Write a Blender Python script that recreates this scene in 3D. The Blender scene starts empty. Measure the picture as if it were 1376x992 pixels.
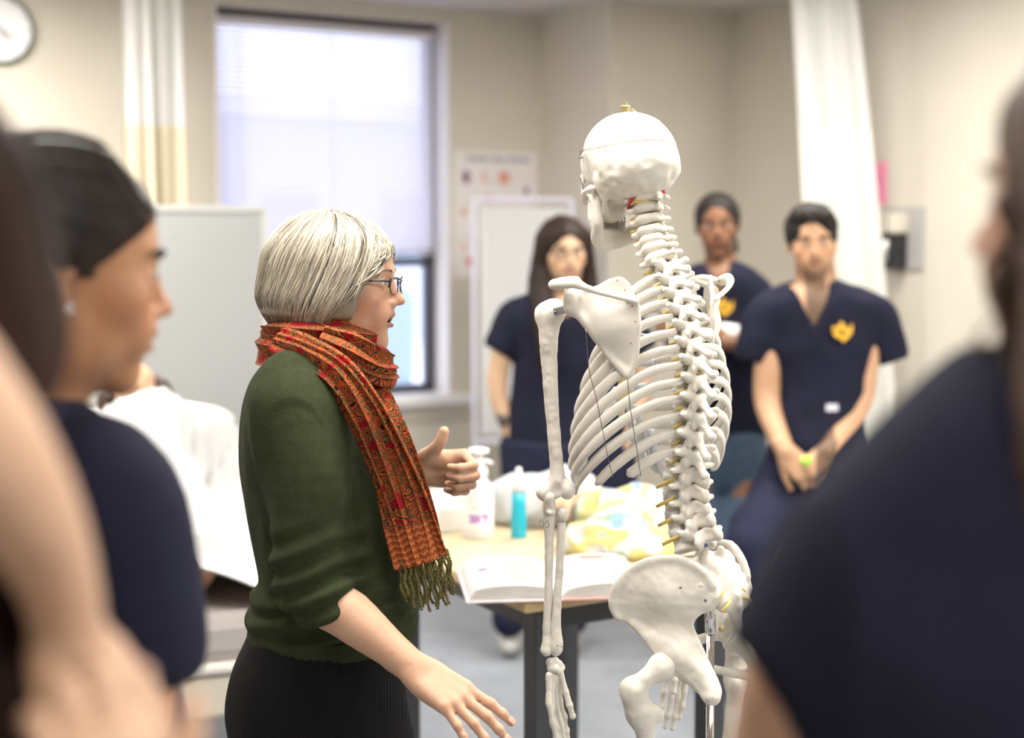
import bpy, bmesh, math, random
import numpy as np
from mathutils import Vector, Matrix, Euler
random.seed(7); np.random.seed(7)
R = math.radians
scene = bpy.context.scene
COL = scene.collection

# ------------------------------------------------------------------ camera
F_PX = 1911.0                       # 50 mm lens on a 36 mm wide frame, 1376 px across
CAM_Z = 1.5
PITCH = math.atan(176 / F_PX)       # the camera looks slightly down
CP, SP = math.cos(PITCH), math.sin(PITCH)
cam_data = bpy.data.cameras.new('camera'); cam = bpy.data.objects.new('camera', cam_data); COL.objects.link(cam)
cam.location = (0, 0, CAM_Z); cam.rotation_euler = (R(90) - PITCH, 0, 0)
cam_data.lens = 50; cam_data.sensor_width = 36; cam_data.clip_start = 0.02
cam_data.dof.use_dof = True; cam_data.dof.focus_distance = 2.36; cam_data.dof.aperture_fstop = 1.9
scene.camera = cam

# ------------------------------------------------------------------ world and exposure
world = bpy.data.worlds.new('sky'); scene.world = world; world.use_nodes = True
bg = world.node_tree.nodes['Background']; bg.inputs[0].default_value = (0.80, 0.84, 1.0, 1); bg.inputs[1].default_value = 2.6
scene.view_settings.view_transform = 'Standard'; scene.view_settings.look = 'None'
scene.view_settings.gamma = 1; scene.view_settings.use_curve_mapping = False
scene.view_settings.exposure = 0.22
LAMP_W = 46.0

# ------------------------------------------------------------------ pixels to points
def at(px, py, Y):
    """world point seen at photograph pixel (px, py) at depth Y"""
    dx, up = (px - 688) / F_PX, (496 - py) / F_PX
    wy, wz = CP + up * SP, -SP + up * CP
    return Vector((dx / wy * Y, Y, CAM_Z + wz / wy * Y))
def atz(px, py, z):
    dx, up = (px - 688) / F_PX, (496 - py) / F_PX
    wy, wz = CP + up * SP, -SP + up * CP
    t = (z - CAM_Z) / wz
    return Vector((dx * t, wy * t, z))

# ------------------------------------------------------------------ materials
def mat(name, col, rough=0.6, metal=0.0, noise=None, bump=None, spec=0.5, sss=0.0, trans=0.0, emit=None, attr=None, sheen=0.0, coat=0.0, alpha=None):
    m = bpy.data.materials.new(name); m.use_nodes = True
    nt = m.node_tree; b = nt.nodes['Principled BSDF']
    b.inputs['Base Color'].default_value = (*col, 1); b.inputs['Roughness'].default_value = rough
    b.inputs['Metallic'].default_value = metal; b.inputs['Specular IOR Level'].default_value = spec
    if sss: b.inputs['Subsurface Weight'].default_value = sss; b.inputs['Subsurface Radius'].default_value = (0.01, 0.004, 0.002); b.inputs['Subsurface Scale'].default_value = 1.0
    if trans: b.inputs['Transmission Weight'].default_value = trans
    if sheen: b.inputs['Sheen Weight'].default_value = sheen; b.inputs['Sheen Roughness'].default_value = 0.5
    if coat: b.inputs['Coat Weight'].default_value = coat
    if emit: b.inputs['Emission Color'].default_value = (*emit[0], 1); b.inputs['Emission Strength'].default_value = emit[1]
    tc = nt.nodes.new('ShaderNodeTexCoord')
    src = None
    if attr:
        a = nt.nodes.new('ShaderNodeAttribute'); a.attribute_name = attr; src = a.outputs['Color']
    if noise:      # (scale, amount, stretch xyz)
        sc, amt = noise[0], noise[1]; st = noise[2] if len(noise) > 2 else (1, 1, 1)
        mp = nt.nodes.new('ShaderNodeMapping'); mp.inputs['Scale'].default_value = st
        n = nt.nodes.new('ShaderNodeTexNoise'); n.inputs['Scale'].default_value = sc; n.inputs['Detail'].default_value = 4
        nt.links.new(tc.outputs['Object'], mp.inputs[0]); nt.links.new(mp.outputs[0], n.inputs['Vector'])
        mr = nt.nodes.new('ShaderNodeMapRange'); mr.inputs['From Min'].default_value = 0.3; mr.inputs['From Max'].default_value = 0.7
        mr.inputs['To Min'].default_value = 1 - amt; mr.inputs['To Max'].default_value = 1 + amt
        nt.links.new(n.outputs['Fac'], mr.inputs['Value'])
        mx = nt.nodes.new('ShaderNodeVectorMath'); mx.operation = 'SCALE'
        if src: nt.links.new(src, mx.inputs[0])
        else: mx.inputs[0].default_value = col
        nt.links.new(mr.outputs[0], mx.inputs['Scale']); src = mx.outputs[0]
    if src: nt.links.new(src, b.inputs['Base Color'])
    if bump:       # (scale, strength, distance, stretch)
        st = bump[3] if len(bump) > 3 else (1, 1, 1)
        mp = nt.nodes.new('ShaderNodeMapping'); mp.inputs['Scale'].default_value = st
        n = nt.nodes.new('ShaderNodeTexNoise'); n.inputs['Scale'].default_value = bump[0]; n.inputs['Detail'].default_value = 3
        nt.links.new(tc.outputs['Object'], mp.inputs[0]); nt.links.new(mp.outputs[0], n.inputs['Vector'])
        bp = nt.nodes.new('ShaderNodeBump'); bp.inputs['Strength'].default_value = bump[1]; bp.inputs['Distance'].default_value = bump[2]
        nt.links.new(n.outputs['Fac'], bp.inputs['Height']); nt.links.new(bp.outputs[0], b.inputs['Normal'])
    return m

# ------------------------------------------------------------------ objects
def tag(o, label, cat, group=None, kind=None):
    o['label'] = label; o['category'] = cat
    if group: o['group'] = group
    if kind: o['kind'] = kind
    return o
def thing(name, loc, label, cat, rz=0.0, group=None):
    o = bpy.data.objects.new(name, None); COL.objects.link(o); o.location = loc; o.rotation_euler = (0, 0, rz)
    o.empty_display_size = 0.05
    return tag(o, label, cat, group)
def wmat(o):
    m = Matrix.LocRotScale(o.location, o.rotation_euler, o.scale)
    return wmat(o.parent) @ m if o.parent else m
def obj(name, verts, faces, m, parent=None, smooth=True, local=False, uv=None, cols=None, label=None, kind=None):
    """link one mesh object; verts are world points unless local"""
    V = np.asarray(verts, dtype=np.float64).reshape(-1, 3)
    if parent is not None and not local:
        I = np.array(wmat(parent).inverted()); V = V @ I[:3, :3].T + I[:3, 3]
    org = V.mean(0) if len(V) and not local else np.zeros(3)
    V = V - org
    me = bpy.data.meshes.new(name)
    me.from_pydata(V.tolist(), [], faces if isinstance(faces, list) else faces.tolist())
    if uv is not None:
        lay = me.uv_layers.new(name='UVMap'); li = np.zeros(len(me.loops), dtype=np.int32); me.loops.foreach_get('vertex_index', li)
        lay.data.foreach_set('uv', np.asarray(uv, dtype=np.float32)[li].ravel())
    if cols is not None:
        ca = me.color_attributes.new('Col', 'FLOAT_COLOR', 'POINT')
        c4 = np.ones((len(V), 4), dtype=np.float32); c4[:, :3] = cols; ca.data.foreach_set('color', c4.ravel())
    if smooth: me.polygons.foreach_set('use_smooth', [True] * len(me.polygons))
    me.update(); me.validate()
    o = bpy.data.objects.new(name, me); COL.objects.link(o); o.location = org
    if parent is not None: o.parent = parent
    if m is not None: me.materials.append(m)
    if label: o['label'] = label
    if kind: o['kind'] = kind
    return o
def copy_tree(o, parent=None):
    c = o.copy(); COL.objects.link(c)
    if parent is not None: c.parent = parent
    for ch in list(o.children): copy_tree(ch, c)
    return c

class MB:
    """collects simple shapes as one mesh"""
    def __init__(s): s.v = []; s.f = []
    def add(s, v, f):
        n = len(s.v); s.v += [tuple(p) for p in v]; s.f += [tuple(i + n for i in q) for q in f]; return s
    def box(s, c, h, rot=None, bev=0.0):
        """bevelled box: centre, half sizes, optional 3x3/Euler z"""
        c = Vector(c); hx, hy, hz = h
        M = Matrix.Rotation(rot, 3, 'Z') if isinstance(rot, (int, float)) else (rot if rot is not None else Matrix.Identity(3))
        b = min(bev, hx * .9, hy * .9, hz * .9)
        if b <= 0:
            v = [(x, y, z) for x in (-hx, hx) for y in (-hy, hy) for z in (-hz, hz)]
            f = [(0, 1, 3, 2), (4, 6, 7, 5), (0, 4, 5, 1), (2, 3, 7, 6), (0, 2, 6, 4), (1, 5, 7, 3)]
        else:
            bm = bmesh.new(); bmesh.ops.create_cube(bm, size=2)
            for q in bm.verts: q.co = Vector((q.co.x * hx, q.co.y * hy, q.co.z * hz))
            bmesh.ops.bevel(bm, geom=bm.edges[:] , offset=b, segments=2, affect='EDGES', profile=0.5)
            bm.verts.ensure_lookup_table(); v = [tuple(q.co) for q in bm.verts]; f = [tuple(q.index for q in p.verts) for p in bm.faces]; bm.free()
        return s.add([c + M @ Vector(p) for p in v], f)
    def tube(s, pts, r, seg=10, cap=True, flat=None, up=(0, 0, 1)):
        """swept round (or flattened) section; r a number or list; flat = (side, up) radii factors"""
        v, f, _ = sweep(pts, r, seg, cap, flat, up); return s.add(v, f)
    def lathe(s, prof, c, seg=24, axis=None, sx=1.0, sy=1.0):
        """prof: list of (r, z)"""
        c = Vector(c); v = []; f = []; n = len(prof)
        M = axis if axis is not None else Matrix.Identity(3)
        for (r_, z) in prof:
            for k in range(seg):
                a = 2 * math.pi * k / seg; v.append(c + M @ Vector((r_ * math.cos(a) * sx, r_ * math.sin(a) * sy, z)))
        for i in range(n - 1):
            for k in range(seg):
                k2 = (k + 1) % seg; f.append((i * seg + k, i * seg + k2, (i + 1) * seg + k2, (i + 1) * seg + k))
        f.append(tuple(range(seg))[::-1]); f.append(tuple((n - 1) * seg + k for k in range(seg)))
        return s.add(v, f)
    def build(s, name, m, parent=None, smooth=False, **k):
        o = obj(name, s.v, s.f, m, parent, smooth=smooth, **k)
        return o
def spline(pts, n):
    """Catmull-Rom through rows of numbers (any width)"""
    P = np.asarray([list(p) for p in pts], dtype=float); m = len(P)
    if m == 2: return np.array([P[0] * (1 - t) + P[1] * t for t in np.linspace(0, 1, n)])
    Q = np.vstack([2 * P[0] - P[1], P, 2 * P[-1] - P[-2]]); out = []
    for t in np.linspace(0, m - 1, n):
        i = min(int(t), m - 2); u = t - i; a, b, c, d = Q[i:i + 4]
        out.append(0.5 * (2 * b + (c - a) * u + (2 * a - 5 * b + 4 * c - d) * u * u + (3 * b - a - 3 * c + d) * u ** 3))
    return np.array(out)
def frames(P, up, fix=False):
    P = np.asarray(P, dtype=float); T = np.gradient(P, axis=0); T /= np.linalg.norm(T, axis=1)[:, None] + 1e-12
    U = np.zeros_like(P); S = np.zeros_like(P); u = np.array(up, dtype=float)
    for i in range(len(P)):
        s = np.cross(T[i], u); ls = np.linalg.norm(s)
        if ls < 1e-4: s = np.cross(T[i], u + np.array((.3, .5, .1))); ls = np.linalg.norm(s)
        S[i] = s / ls; U[i] = np.cross(S[i], T[i])
        if not fix: u = U[i]
    return T, S, U
def sweep(pts, r, seg=10, cap=True, flat=None, up=(0, 0, 1), fix=False):
    P = np.asarray([list(p) for p in pts], dtype=float); n = len(P)
    r = np.full(n, r, dtype=float) if np.isscalar(r) else np.asarray(r, dtype=float)
    T, S, U = frames(P, up, fix); a = np.linspace(0, 2 * np.pi, seg, endpoint=False); fs, fu = flat or (1, 1)
    V = (P[:, None] + (np.cos(a)[None, :, None] * S[:, None] * fs + np.sin(a)[None, :, None] * U[:, None] * fu) * r[:, None, None]).reshape(-1, 3)
    f = []
    for i in range(n - 1):
        for k in range(seg):
            k2 = (k + 1) % seg; f.append((i * seg + k, i * seg + k2, (i + 1) * seg + k2, (i + 1) * seg + k))
    if cap: f.append(tuple(range(seg))[::-1]); f.append(tuple((n - 1) * seg + k for k in range(seg)))
    uv = np.array([(i / (n - 1), k / seg) for i in range(n) for k in range(seg)])
    return V, f, uv

# ------------------------------------------------------------------ smooth solid modelling (distance fields meshed with surface nets)
class Prim:
    def __init__(s, lo, hi, fn, M=None, sc=1.0):
        s.lo, s.hi, s.fn, s.M, s.sc = np.array(lo, float), np.array(hi, float), fn, M, sc
    def bounds(s):
        if s.M is None: return s.lo, s.hi
        Rm, t = s.M; c = np.array([[x, y, z] for x in (s.lo[0], s.hi[0]) for y in (s.lo[1], s.hi[1]) for z in (s.lo[2], s.hi[2])])
        c = c * s.sc @ Rm.T + t; return c.min(0), c.max(0)
    def ev(s, X, Y, Z):
        if s.M is None: return s.fn(X, Y, Z)
        Rm, t = s.M; x, y, z = X - t[0], Y - t[1], Z - t[2]; k = 1 / s.sc
        return s.fn((Rm[0, 0] * x + Rm[1, 0] * y + Rm[2, 0] * z) * k, (Rm[0, 1] * x + Rm[1, 1] * y + Rm[2, 1] * z) * k, (Rm[0, 2] * x + Rm[1, 2] * y + Rm[2, 2] * z) * k) * s.sc
def Cp(a, b, ra, rb=None):
    a = np.array(a, float); b = np.array(b, float); rb = ra if rb is None else rb
    ab = b - a; L = float(ab @ ab) + 1e-12; m = max(ra, rb)
    def fn(X, Y, Z):
        x, y, z = X - a[0], Y - a[1], Z - a[2]
        t = np.clip((x * ab[0] + y * ab[1] + z * ab[2]) / L, 0, 1)
        return np.sqrt((x - t * ab[0]) ** 2 + (y - t * ab[1]) ** 2 + (z - t * ab[2]) ** 2) - (ra + (rb - ra) * t)
    return Prim(np.minimum(a, b) - m, np.maximum(a, b) + m, fn)
def El(c, r, rot=None):
    c = np.array(c, float); r = np.array(r if not np.isscalar(r) else (r, r, r), float)
    Rm = np.array(Euler([R(q) for q in rot]).to_matrix()) if rot is not None else None
    m = r if rot is None else np.full(3, r.max())
    def fn(X, Y, Z):
        x, y, z = X - c[0], Y - c[1], Z - c[2]
        if Rm is not None: x, y, z = Rm[0, 0] * x + Rm[1, 0] * y + Rm[2, 0] * z, Rm[0, 1] * x + Rm[1, 1] * y + Rm[2, 1] * z, Rm[0, 2] * x + Rm[1, 2] * y + Rm[2, 2] * z
        k0 = np.sqrt((x / r[0]) ** 2 + (y / r[1]) ** 2 + (z / r[2]) ** 2); k1 = np.sqrt((x / r[0] ** 2) ** 2 + (y / r[1] ** 2) ** 2 + (z / r[2] ** 2) ** 2)
        return k0 * (k0 - 1) / (k1 + 1e-6)
    return Prim(c - m, c + m, fn)
def Bx(c, h, rot=None, rd=0.005):
    c = np.array(c, float); h = np.array(h, float)
    Rm = np.array(Euler([R(q) for q in rot]).to_matrix()) if rot is not None else np.eye(3)
    m = np.abs(Rm) @ h
    def fn(X, Y, Z):
        x, y, z = X - c[0], Y - c[1], Z - c[2]
        x, y, z = Rm[0, 0] * x + Rm[1, 0] * y + Rm[2, 0] * z, Rm[0, 1] * x + Rm[1, 1] * y + Rm[2, 1] * z, Rm[0, 2] * x + Rm[1, 2] * y + Rm[2, 2] * z
        qx, qy, qz = np.abs(x) - h[0] + rd, np.abs(y) - h[1] + rd, np.abs(z) - h[2] + rd
        return np.sqrt(np.maximum(qx, 0) ** 2 + np.maximum(qy, 0) ** 2 + np.maximum(qz, 0) ** 2) + np.minimum(np.maximum(qx, np.maximum(qy, qz)), 0) - rd
    return Prim(c - m, c + m, fn)
def St(rows, pw=2.0, M=None, sc=1.0):
    """stack of horizontal sections: rows (z, cx, cy, rx, ry) with z rising"""
    A = np.array(rows, float); z0, z1 = A[0, 0], A[-1, 0]; D = spline(A, 80)
    def fn(X, Y, Z):
        zz = np.clip(Z, z0, z1); g = lambda k: np.interp(zz, D[:, 0], D[:, k])
        rx, ry = g(3), g(4); q = ((np.abs((X - g(1)) / rx)) ** pw + (np.abs((Y - g(2)) / ry)) ** pw) ** (1 / pw)
        d = (q - 1) * np.minimum(rx, ry); e = np.maximum(Z - z1, z0 - Z)
        return np.maximum(d, e)
    lo = ((A[:, 1] - A[:, 3]).min(), (A[:, 2] - A[:, 4]).min(), z0); hi = ((A[:, 1] + A[:, 3]).max(), (A[:, 2] + A[:, 4]).max(), z1)
    return Prim(lo, hi, fn, M, sc)
def chain(pts, k=0.01, sub=4):
    """pts: (point, r); one smooth tapering limb -> ops"""
    A = np.array([[*p, r] for p, r in pts], float)
    if len(A) > 2: A = spline(A, (len(A) - 1) * sub + 1); A[:, 3] = np.maximum(A[:, 3], min(r for _, r in pts) * .8)
    seg = [Cp(a[:3], b[:3], a[3], b[3]) for a, b in zip(A[:-1], A[1:])]
    def fn(X, Y, Z):
        sh = np.broadcast(X, Y, Z).shape; V = np.full(sh, 0.06, dtype=np.float32); G = [np.broadcast_to(q, sh) for q in (X, Y, Z)]
        if X.shape[1:] != (1, 1) or Y.shape[0] != 1:      # turned grid: no slicing
            for s in seg: V = np.minimum(V, s.fn(X, Y, Z))
            return V
        ax = (X[:, 0, 0], Y[0, :, 0], Z[0, 0, :])
        for s in seg:
            sl = tuple(slice(*np.searchsorted(ax[q], (s.lo[q] - .022, s.hi[q] + .022))) for q in range(3))
            if any(q.stop <= q.start for q in sl): continue
            V[sl] = np.minimum(V[sl], s.fn(ax[0][sl[0]][:, None, None], ax[1][sl[1]][None, :, None], ax[2][sl[2]][None, None, :]))
        return V
    return [('u', k, Prim(np.min([s.lo for s in seg], 0), np.max([s.hi for s in seg], 0), fn))]
def U(p, k=0.01): return ('u', k, p)
def D(p, k=0.005): return ('s', k, p)
def put(ops, M, sc=1.0):
    """move local ops by a 4x4 matrix"""
    Rm = np.array(M.to_3x3()); t = np.array(M.to_translation()); out = []
    for (o, k, p) in ops:
        q = Prim(p.lo, p.hi, p.fn, (Rm, t), sc) if p.M is None else None
        if q is None:
            R2, t2 = p.M; q = Prim(p.lo, p.hi, p.fn, (Rm @ R2, Rm @ t2 * sc + t), sc * p.sc)
        out.append((o, k * sc, q))
    return out
def smin(a, b, k):
    h = np.maximum(k - np.abs(a - b), 0) / k
    return np.minimum(a, b) - h * h * k * 0.25
def field(ops, h, lo=None, hi=None):
    bs = [(o, k, p, *p.bounds()) for (o, k, p) in ops]
    us = [b for b in bs if b[0] == 'u']
    L = np.min([b[3] for b in us], 0) - 3 * h - 0.004; H = np.max([b[4] for b in us], 0) + 3 * h + 0.004
    if lo is not None: L = np.maximum(L, lo)
    if hi is not None: H = np.minimum(H, hi)
    n = np.ceil((H - L) / h).astype(int) + 1
    ax = [(L[i] + h * np.arange(n[i])).astype(np.float32) for i in range(3)]
    V = np.full(n, 0.05, dtype=np.float32)
    for (o, k, p, a, b) in bs:
        mg = k + 3 * h
        i0 = np.clip(np.floor((a - mg - L) / h).astype(int), 0, n); i1 = np.clip(np.ceil((b + mg - L) / h).astype(int) + 1, 0, n)
        if (i1 <= i0).any(): continue
        sl = tuple(slice(i0[q], i1[q]) for q in range(3))
        d = p.ev(ax[0][sl[0]][:, None, None], ax[1][sl[1]][None, :, None], ax[2][sl[2]][None, None, :])
        d = np.minimum(d, 0.05) if o == 'u' else d
        V[sl] = smin(V[sl], d, max(k, 1e-5)) if o == 'u' else -smin(-V[sl], d, max(k, 1e-5))
    # keep the border outside so the surface always closes
    for q in range(3):
        s0 = [slice(None)] * 3; s1 = [slice(None)] * 3; s0[q] = 0; s1[q] = -1
        V[tuple(s0)] = np.maximum(V[tuple(s0)], h * .5); V[tuple(s1)] = np.maximum(V[tuple(s1)], h * .5)
    return V, L
def nets(V, L, h):
    ins = V < 0; n = np.array(V.shape); c = n - 1
    cnt = np.zeros(c, dtype=np.int8); 
    for dx in (0, 1):
        for dy in (0, 1):
            for dz in (0, 1): cnt += ins[dx:dx + c[0], dy:dy + c[1], dz:dz + c[2]]
    act = (cnt > 0) & (cnt < 8); I = np.argwhere(act)
    idx = np.full(c, -1, dtype=np.int64); idx[act] = np.arange(len(I))
    cs = [(dx, dy, dz) for dx in (0, 1) for dy in (0, 1) for dz in (0, 1)]
    val = {q: V[I[:, 0] + q[0], I[:, 1] + q[1], I[:, 2] + q[2]].astype(float) for q in cs}
    acc = np.zeros((len(I), 3)); w = np.zeros(len(I))
    for q in cs:
        for a in range(3):
            if q[a]: continue
            q2 = list(q); q2[a] = 1; q2 = tuple(q2); v0, v1 = val[q], val[q2]; m = (v0 < 0) != (v1 < 0)
            t = v0[m] / (v0[m] - v1[m]); p = np.tile(np.array(q, float), (m.sum(), 1)); p[:, a] += t
            acc[m] += p; w[m] += 1
    P = L + h * (I + acc / w[:, None]); F = []
    for a in range(3):
        b, d = (a + 1) % 3, (a + 2) % 3
        s0 = [slice(None)] * 3; s1 = [slice(None)] * 3; s0[a] = slice(0, -1); s1[a] = slice(1, None)
        A0, A1 = ins[tuple(s0)], ins[tuple(s1)]
        for flip in (False, True):
            E = np.argwhere((A0 & ~A1) if not flip else (~A0 & A1))
            E = E[(E[:, b] > 0) & (E[:, d] > 0) & (E[:, b] < c[b]) & (E[:, d] < c[d])]
            if not len(E): continue
            def cell(ob, od):
                q = E.copy(); q[:, b] -= ob; q[:, d] -= od; return idx[q[:, 0], q[:, 1], q[:, 2]]
            qd = np.stack([cell(1, 1), cell(0, 1), cell(0, 0), cell(1, 0)], 1)
            F.append(qd if not flip else qd[:, ::-1])
    F = np.concatenate(F) if F else np.zeros((0, 4), int)
    F = F[(F >= 0).all(1)]
    return P, F
def relax(P, F, it=1, lam=0.5):
    if it <= 0: return P
    e = np.concatenate([F[:, [0, 1]], F[:, [1, 2]], F[:, [2, 3]], F[:, [3, 0]]]); e = np.concatenate([e, e[:, ::-1]])
    deg = np.bincount(e[:, 0], minlength=len(P)).astype(float) + 1e-9
    for _ in range(it):
        M = np.stack([np.bincount(e[:, 0], weights=P[e[:, 1], q], minlength=len(P)) for q in range(3)], 1) / deg[:, None]
        P = P + lam * (M - P)
    return P
def normals(P, F):
    nf = np.cross(P[F[:, 2]] - P[F[:, 0]], P[F[:, 3]] - P[F[:, 1]]); N = np.zeros_like(P)
    for q in range(4):
        for a in range(3): N[:, a] += np.bincount(F[:, q], weights=nf[:, a], minlength=len(P))
    return N / (np.linalg.norm(N, axis=1)[:, None] + 1e-12)
def hash3(i, j, k): 
    n = (i * 374761393 + j * 668265263 + k * 2147483647 * 31) & 0xFFFFFFFF
    n = (n ^ (n >> 13)) * 1274126177 & 0xFFFFFFFF; return ((n ^ (n >> 16)) & 0xFFFF) / 65535.0
def vnoise(P, f=1.0, seed=0):
    """smooth value noise in -1..1; f a number or xyz"""
    Q = np.asarray(P, float) * np.asarray(f) + seed * 17.31 + 1000.0; I = np.floor(Q).astype(np.int64); u = Q - I; u = u * u * (3 - 2 * u); r = 0
    for dx in (0, 1):
        for dy in (0, 1):
            for dz in (0, 1):
                w = (u[:, 0] if dx else 1 - u[:, 0]) * (u[:, 1] if dy else 1 - u[:, 1]) * (u[:, 2] if dz else 1 - u[:, 2])
                r = r + w * hash3(I[:, 0] + dx, I[:, 1] + dy, I[:, 2] + dz)
    return r * 2 - 1
def solid(name, ops, h, m, parent=None, rel=1, disp=None, paint=None, lo=None, hi=None, **k):
    """mesh the ops; disp(P, N) -> new P; paint(P, N) -> colours"""
    V, L = field(ops, h, lo, hi); P, F = nets(V, L, h); P = relax(P, F, rel)
    if disp: P = disp(P, normals(P, F))
    cols = paint(P, normals(P, F)) if paint else None
    return obj(name, P, F, m, parent, cols=cols, **k)
def lerp(a, b, t): return a + (b - a) * t
def sstep(a, b, x): t = np.clip((x - a) / (b - a), 0, 1); return t * t * (3 - 2 * t)
# ------------------------------------------------------------------ materials of the place
M_wall = mat('wall_paint', (0.62, 0.575, 0.495), 0.7, noise=(3, 0.03), bump=(220, 0.08, 0.002))
M_ceil = mat('ceiling_paint', (0.60, 0.57, 0.56), 0.9, noise=(30, 0.05))
M_floor = mat('floor_vinyl', (0.25, 0.27, 0.30), 0.45, noise=(9, 0.12), bump=(60, 0.05, 0.002))
M_white = mat('white_paint', (0.80, 0.78, 0.80), 0.45)
M_dark = mat('dark_frame', (0.05, 0.05, 0.06), 0.5)
M_steel = mat('steel', (0.62, 0.62, 0.62), 0.3, metal=0.9)
M_grey = mat('grey_plastic', (0.35, 0.34, 0.32), 0.5)
M_black = mat('black_metal', (0.018, 0.018, 0.02), 0.4)

# ------------------------------------------------------------------ the room
ZC = 2.6
TH = R(30)
RU = np.array((math.cos(TH), math.sin(TH))); RV = np.array((math.sin(TH), -math.cos(TH)))     # along the window wall, and into the room
cA = np.array((0.1376, 7.239)); cB = cA + RV * 0.62; cC = cB + RU * 0.74; cD = cC + RV * 8.2
cL = cA - RU * 5.2; cE = cL + RV * 8.82
def up3(p, z): return Vector((p[0], p[1], z))
def rm(su, sv, z=0.0):
    """room coordinates: along the window wall from its corner, into the room, height"""
    p = cA + RU * su + RV * sv; return Vector((p[0], p[1], z))
def rbox(mb, s0, s1, t0, t1, z0, z1, bev=0.0):
    c = rm((s0 + s1) / 2, (t0 + t1) / 2, (z0 + z1) / 2); return mb.box(c, (abs(s1 - s0) / 2, abs(t1 - t0) / 2, (z1 - z0) / 2), TH, bev)
def struct(mb, name, m, parent=None, smooth=False):
    return mb.build(name, m, parent, smooth, **({} if parent else {'kind': 'structure'}))
su0, su1, wz0, wz1 = -1.68, -0.511, 0.73, 2.535
b = MB()
rbox(b, -5.3, su0, -0.3, 0, 0, ZC); rbox(b, su1, 0.1, -0.3, 0, 0, ZC); rbox(b, su0, su1, -0.3, 0, 0, wz0); rbox(b, su0, su1, -0.3, 0, wz1, ZC)
struct(b, 'wall_window', M_wall)
su_r = 0.74
b = MB(); rbox(b, 0.0, 0.9, -0.3, 0.62, 0, ZC); struct(b, 'wall_pier', M_wall)
b = MB(); rbox(b, su_r, su_r + 0.15, 0.62, 8.9, 0, ZC); struct(b, 'wall_right', M_wall)
b = MB(); rbox(b, -5.35, -5.2, -0.1, 8.9, 0, ZC); struct(b, 'wall_left', M_wall)
b = MB(); rbox(b, -5.35, su_r + 0.15, 8.8, 8.95, 0, ZC); struct(b, 'wall_back', M_wall)
b = MB(); rbox(b, -5.35, su_r + 0.15, -0.3, 8.95, -0.12, 0); struct(b, 'floor', M_floor)
b = MB(); rbox(b, -5.35, su_r + 0.15, -0.3, 8.95, ZC, ZC + 0.12); struct(b, 'ceiling', M_ceil)
b = MB(); rbox(b, -5.2, 0, 0, 0.012, 0, 0.1); struct(b, 'baseboard_window', M_grey)
b = MB(); rbox(b, su_r - 0.012, su_r, 0.62, 8.8, 0, 0.1); struct(b, 'baseboard_right', M_grey)
b = MB()
for z in (0.20, 0.42, 0.60): rbox(b, su0 - .3, 0, 0, 0.004, z, z + 0.006)
struct(b, 'trim_1', mat('wall_joint', (0.36, 0.32, 0.26), 0.8))

# the window: white reveal, dark aluminium frame, glass, sill
win = MB(); e = 0.012
for (a0, a1, z0, z1) in ((su0, su0 + e, wz0, wz1), (su1 - e, su1, wz0, wz1)): rbox(win, a0, a1, -0.17, 0.001, z0, z1)
w_o = win.build('window_1', M_white, smooth=False); w_o['kind'] = 'structure'
fr = MB()
for (a0, a1, z0, z1) in ((su0 + e, su0 + .055, wz0, wz1), (su1 - .055, su1 - e, wz0, wz1), (su0, su1, wz0, wz0 + .045), (su0, su1, wz1 - .05, wz1), (su0, su1, 1.36, 1.40)):
    rbox(fr, a0, a1, -0.20, -0.14, z0, z1)
fr.build('window_frame', M_dark, w_o)
gm = mat('window_glass', (1, 1, 1), 0.0, trans=1.0)
b_ = gm.node_tree.nodes['Principled BSDF']; b_.inputs['IOR'].default_value = 1.01
g = MB(); rbox(g, su0 + .05, su1 - .05, -0.172, -0.168, wz0 + .04, wz1 - .04); g.build('window_pane', gm, w_o)
s = MB(); rbox(s, su0 - .06, su1 + .12, -0.14, 0.05, wz0 - .045, wz0 + .004, 0.006); s.build('window_sill', M_white, w_o)

# the blind
bl = thing('window_blind', rm((su0 + su1) / 2, -0.11, wz1), 'white horizontal slat blind drawn most of the way down the window', 'blind')
h_ = MB(); rbox(h_, su0 + .02, su1 - .03, -0.135, -0.09, wz1 - .075, wz1 - .035, .004); h_.build('headrail', mat('blind_rail', (0.72, 0.70, 0.74), 0.4), bl)
slm = bpy.data.materials.new('blind_slat'); slm.use_nodes = True; nt = slm.node_tree; nt.nodes.clear()
o_ = nt.nodes.new('ShaderNodeOutputMaterial'); d1 = nt.nodes.new('ShaderNodeBsdfDiffuse'); d2 = nt.nodes.new('ShaderNodeBsdfTranslucent'); mx = nt.nodes.new('ShaderNodeMixShader')
d1.inputs[0].default_value = (0.78, 0.76, 0.82, 1); d2.inputs[0].default_value = (0.80, 0.77, 0.86, 1); mx.inputs[0].default_value = 0.5
nt.links.new(d1.outputs[0], mx.inputs[1]); nt.links.new(d2.outputs[0], mx.inputs[2]); nt.links.new(mx.outputs[0], o_.inputs[0])
sl = MB(); z = wz1 - .09; blind_z = 1.43
while z > blind_z + .02:
    a, bb = su0 + .03, su1 - .035; t = 0.0125; w = 0.009; z2 = 0.0105
    p = [rm(a, -0.112 + w, z - z2), rm(bb, -0.112 + w, z - z2), rm(bb, -0.110, z + .0015), rm(a, -0.110, z + .0015), rm(bb, -0.112 - w, z + z2), rm(a, -0.112 - w, z + z2)]
    sl.add(p, [(0, 1, 2, 3), (3, 2, 4, 5)]); z -= 0.0225
sl.build('slats', slm, bl)
br = MB(); rbox(br, su0 + .03, su1 - .035, -0.122, -0.10, blind_z - .012, blind_z + .004, .003); br.build('bottom_rail', mat('blind_bottom', (0.55, 0.53, 0.58), 0.4), bl)
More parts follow.
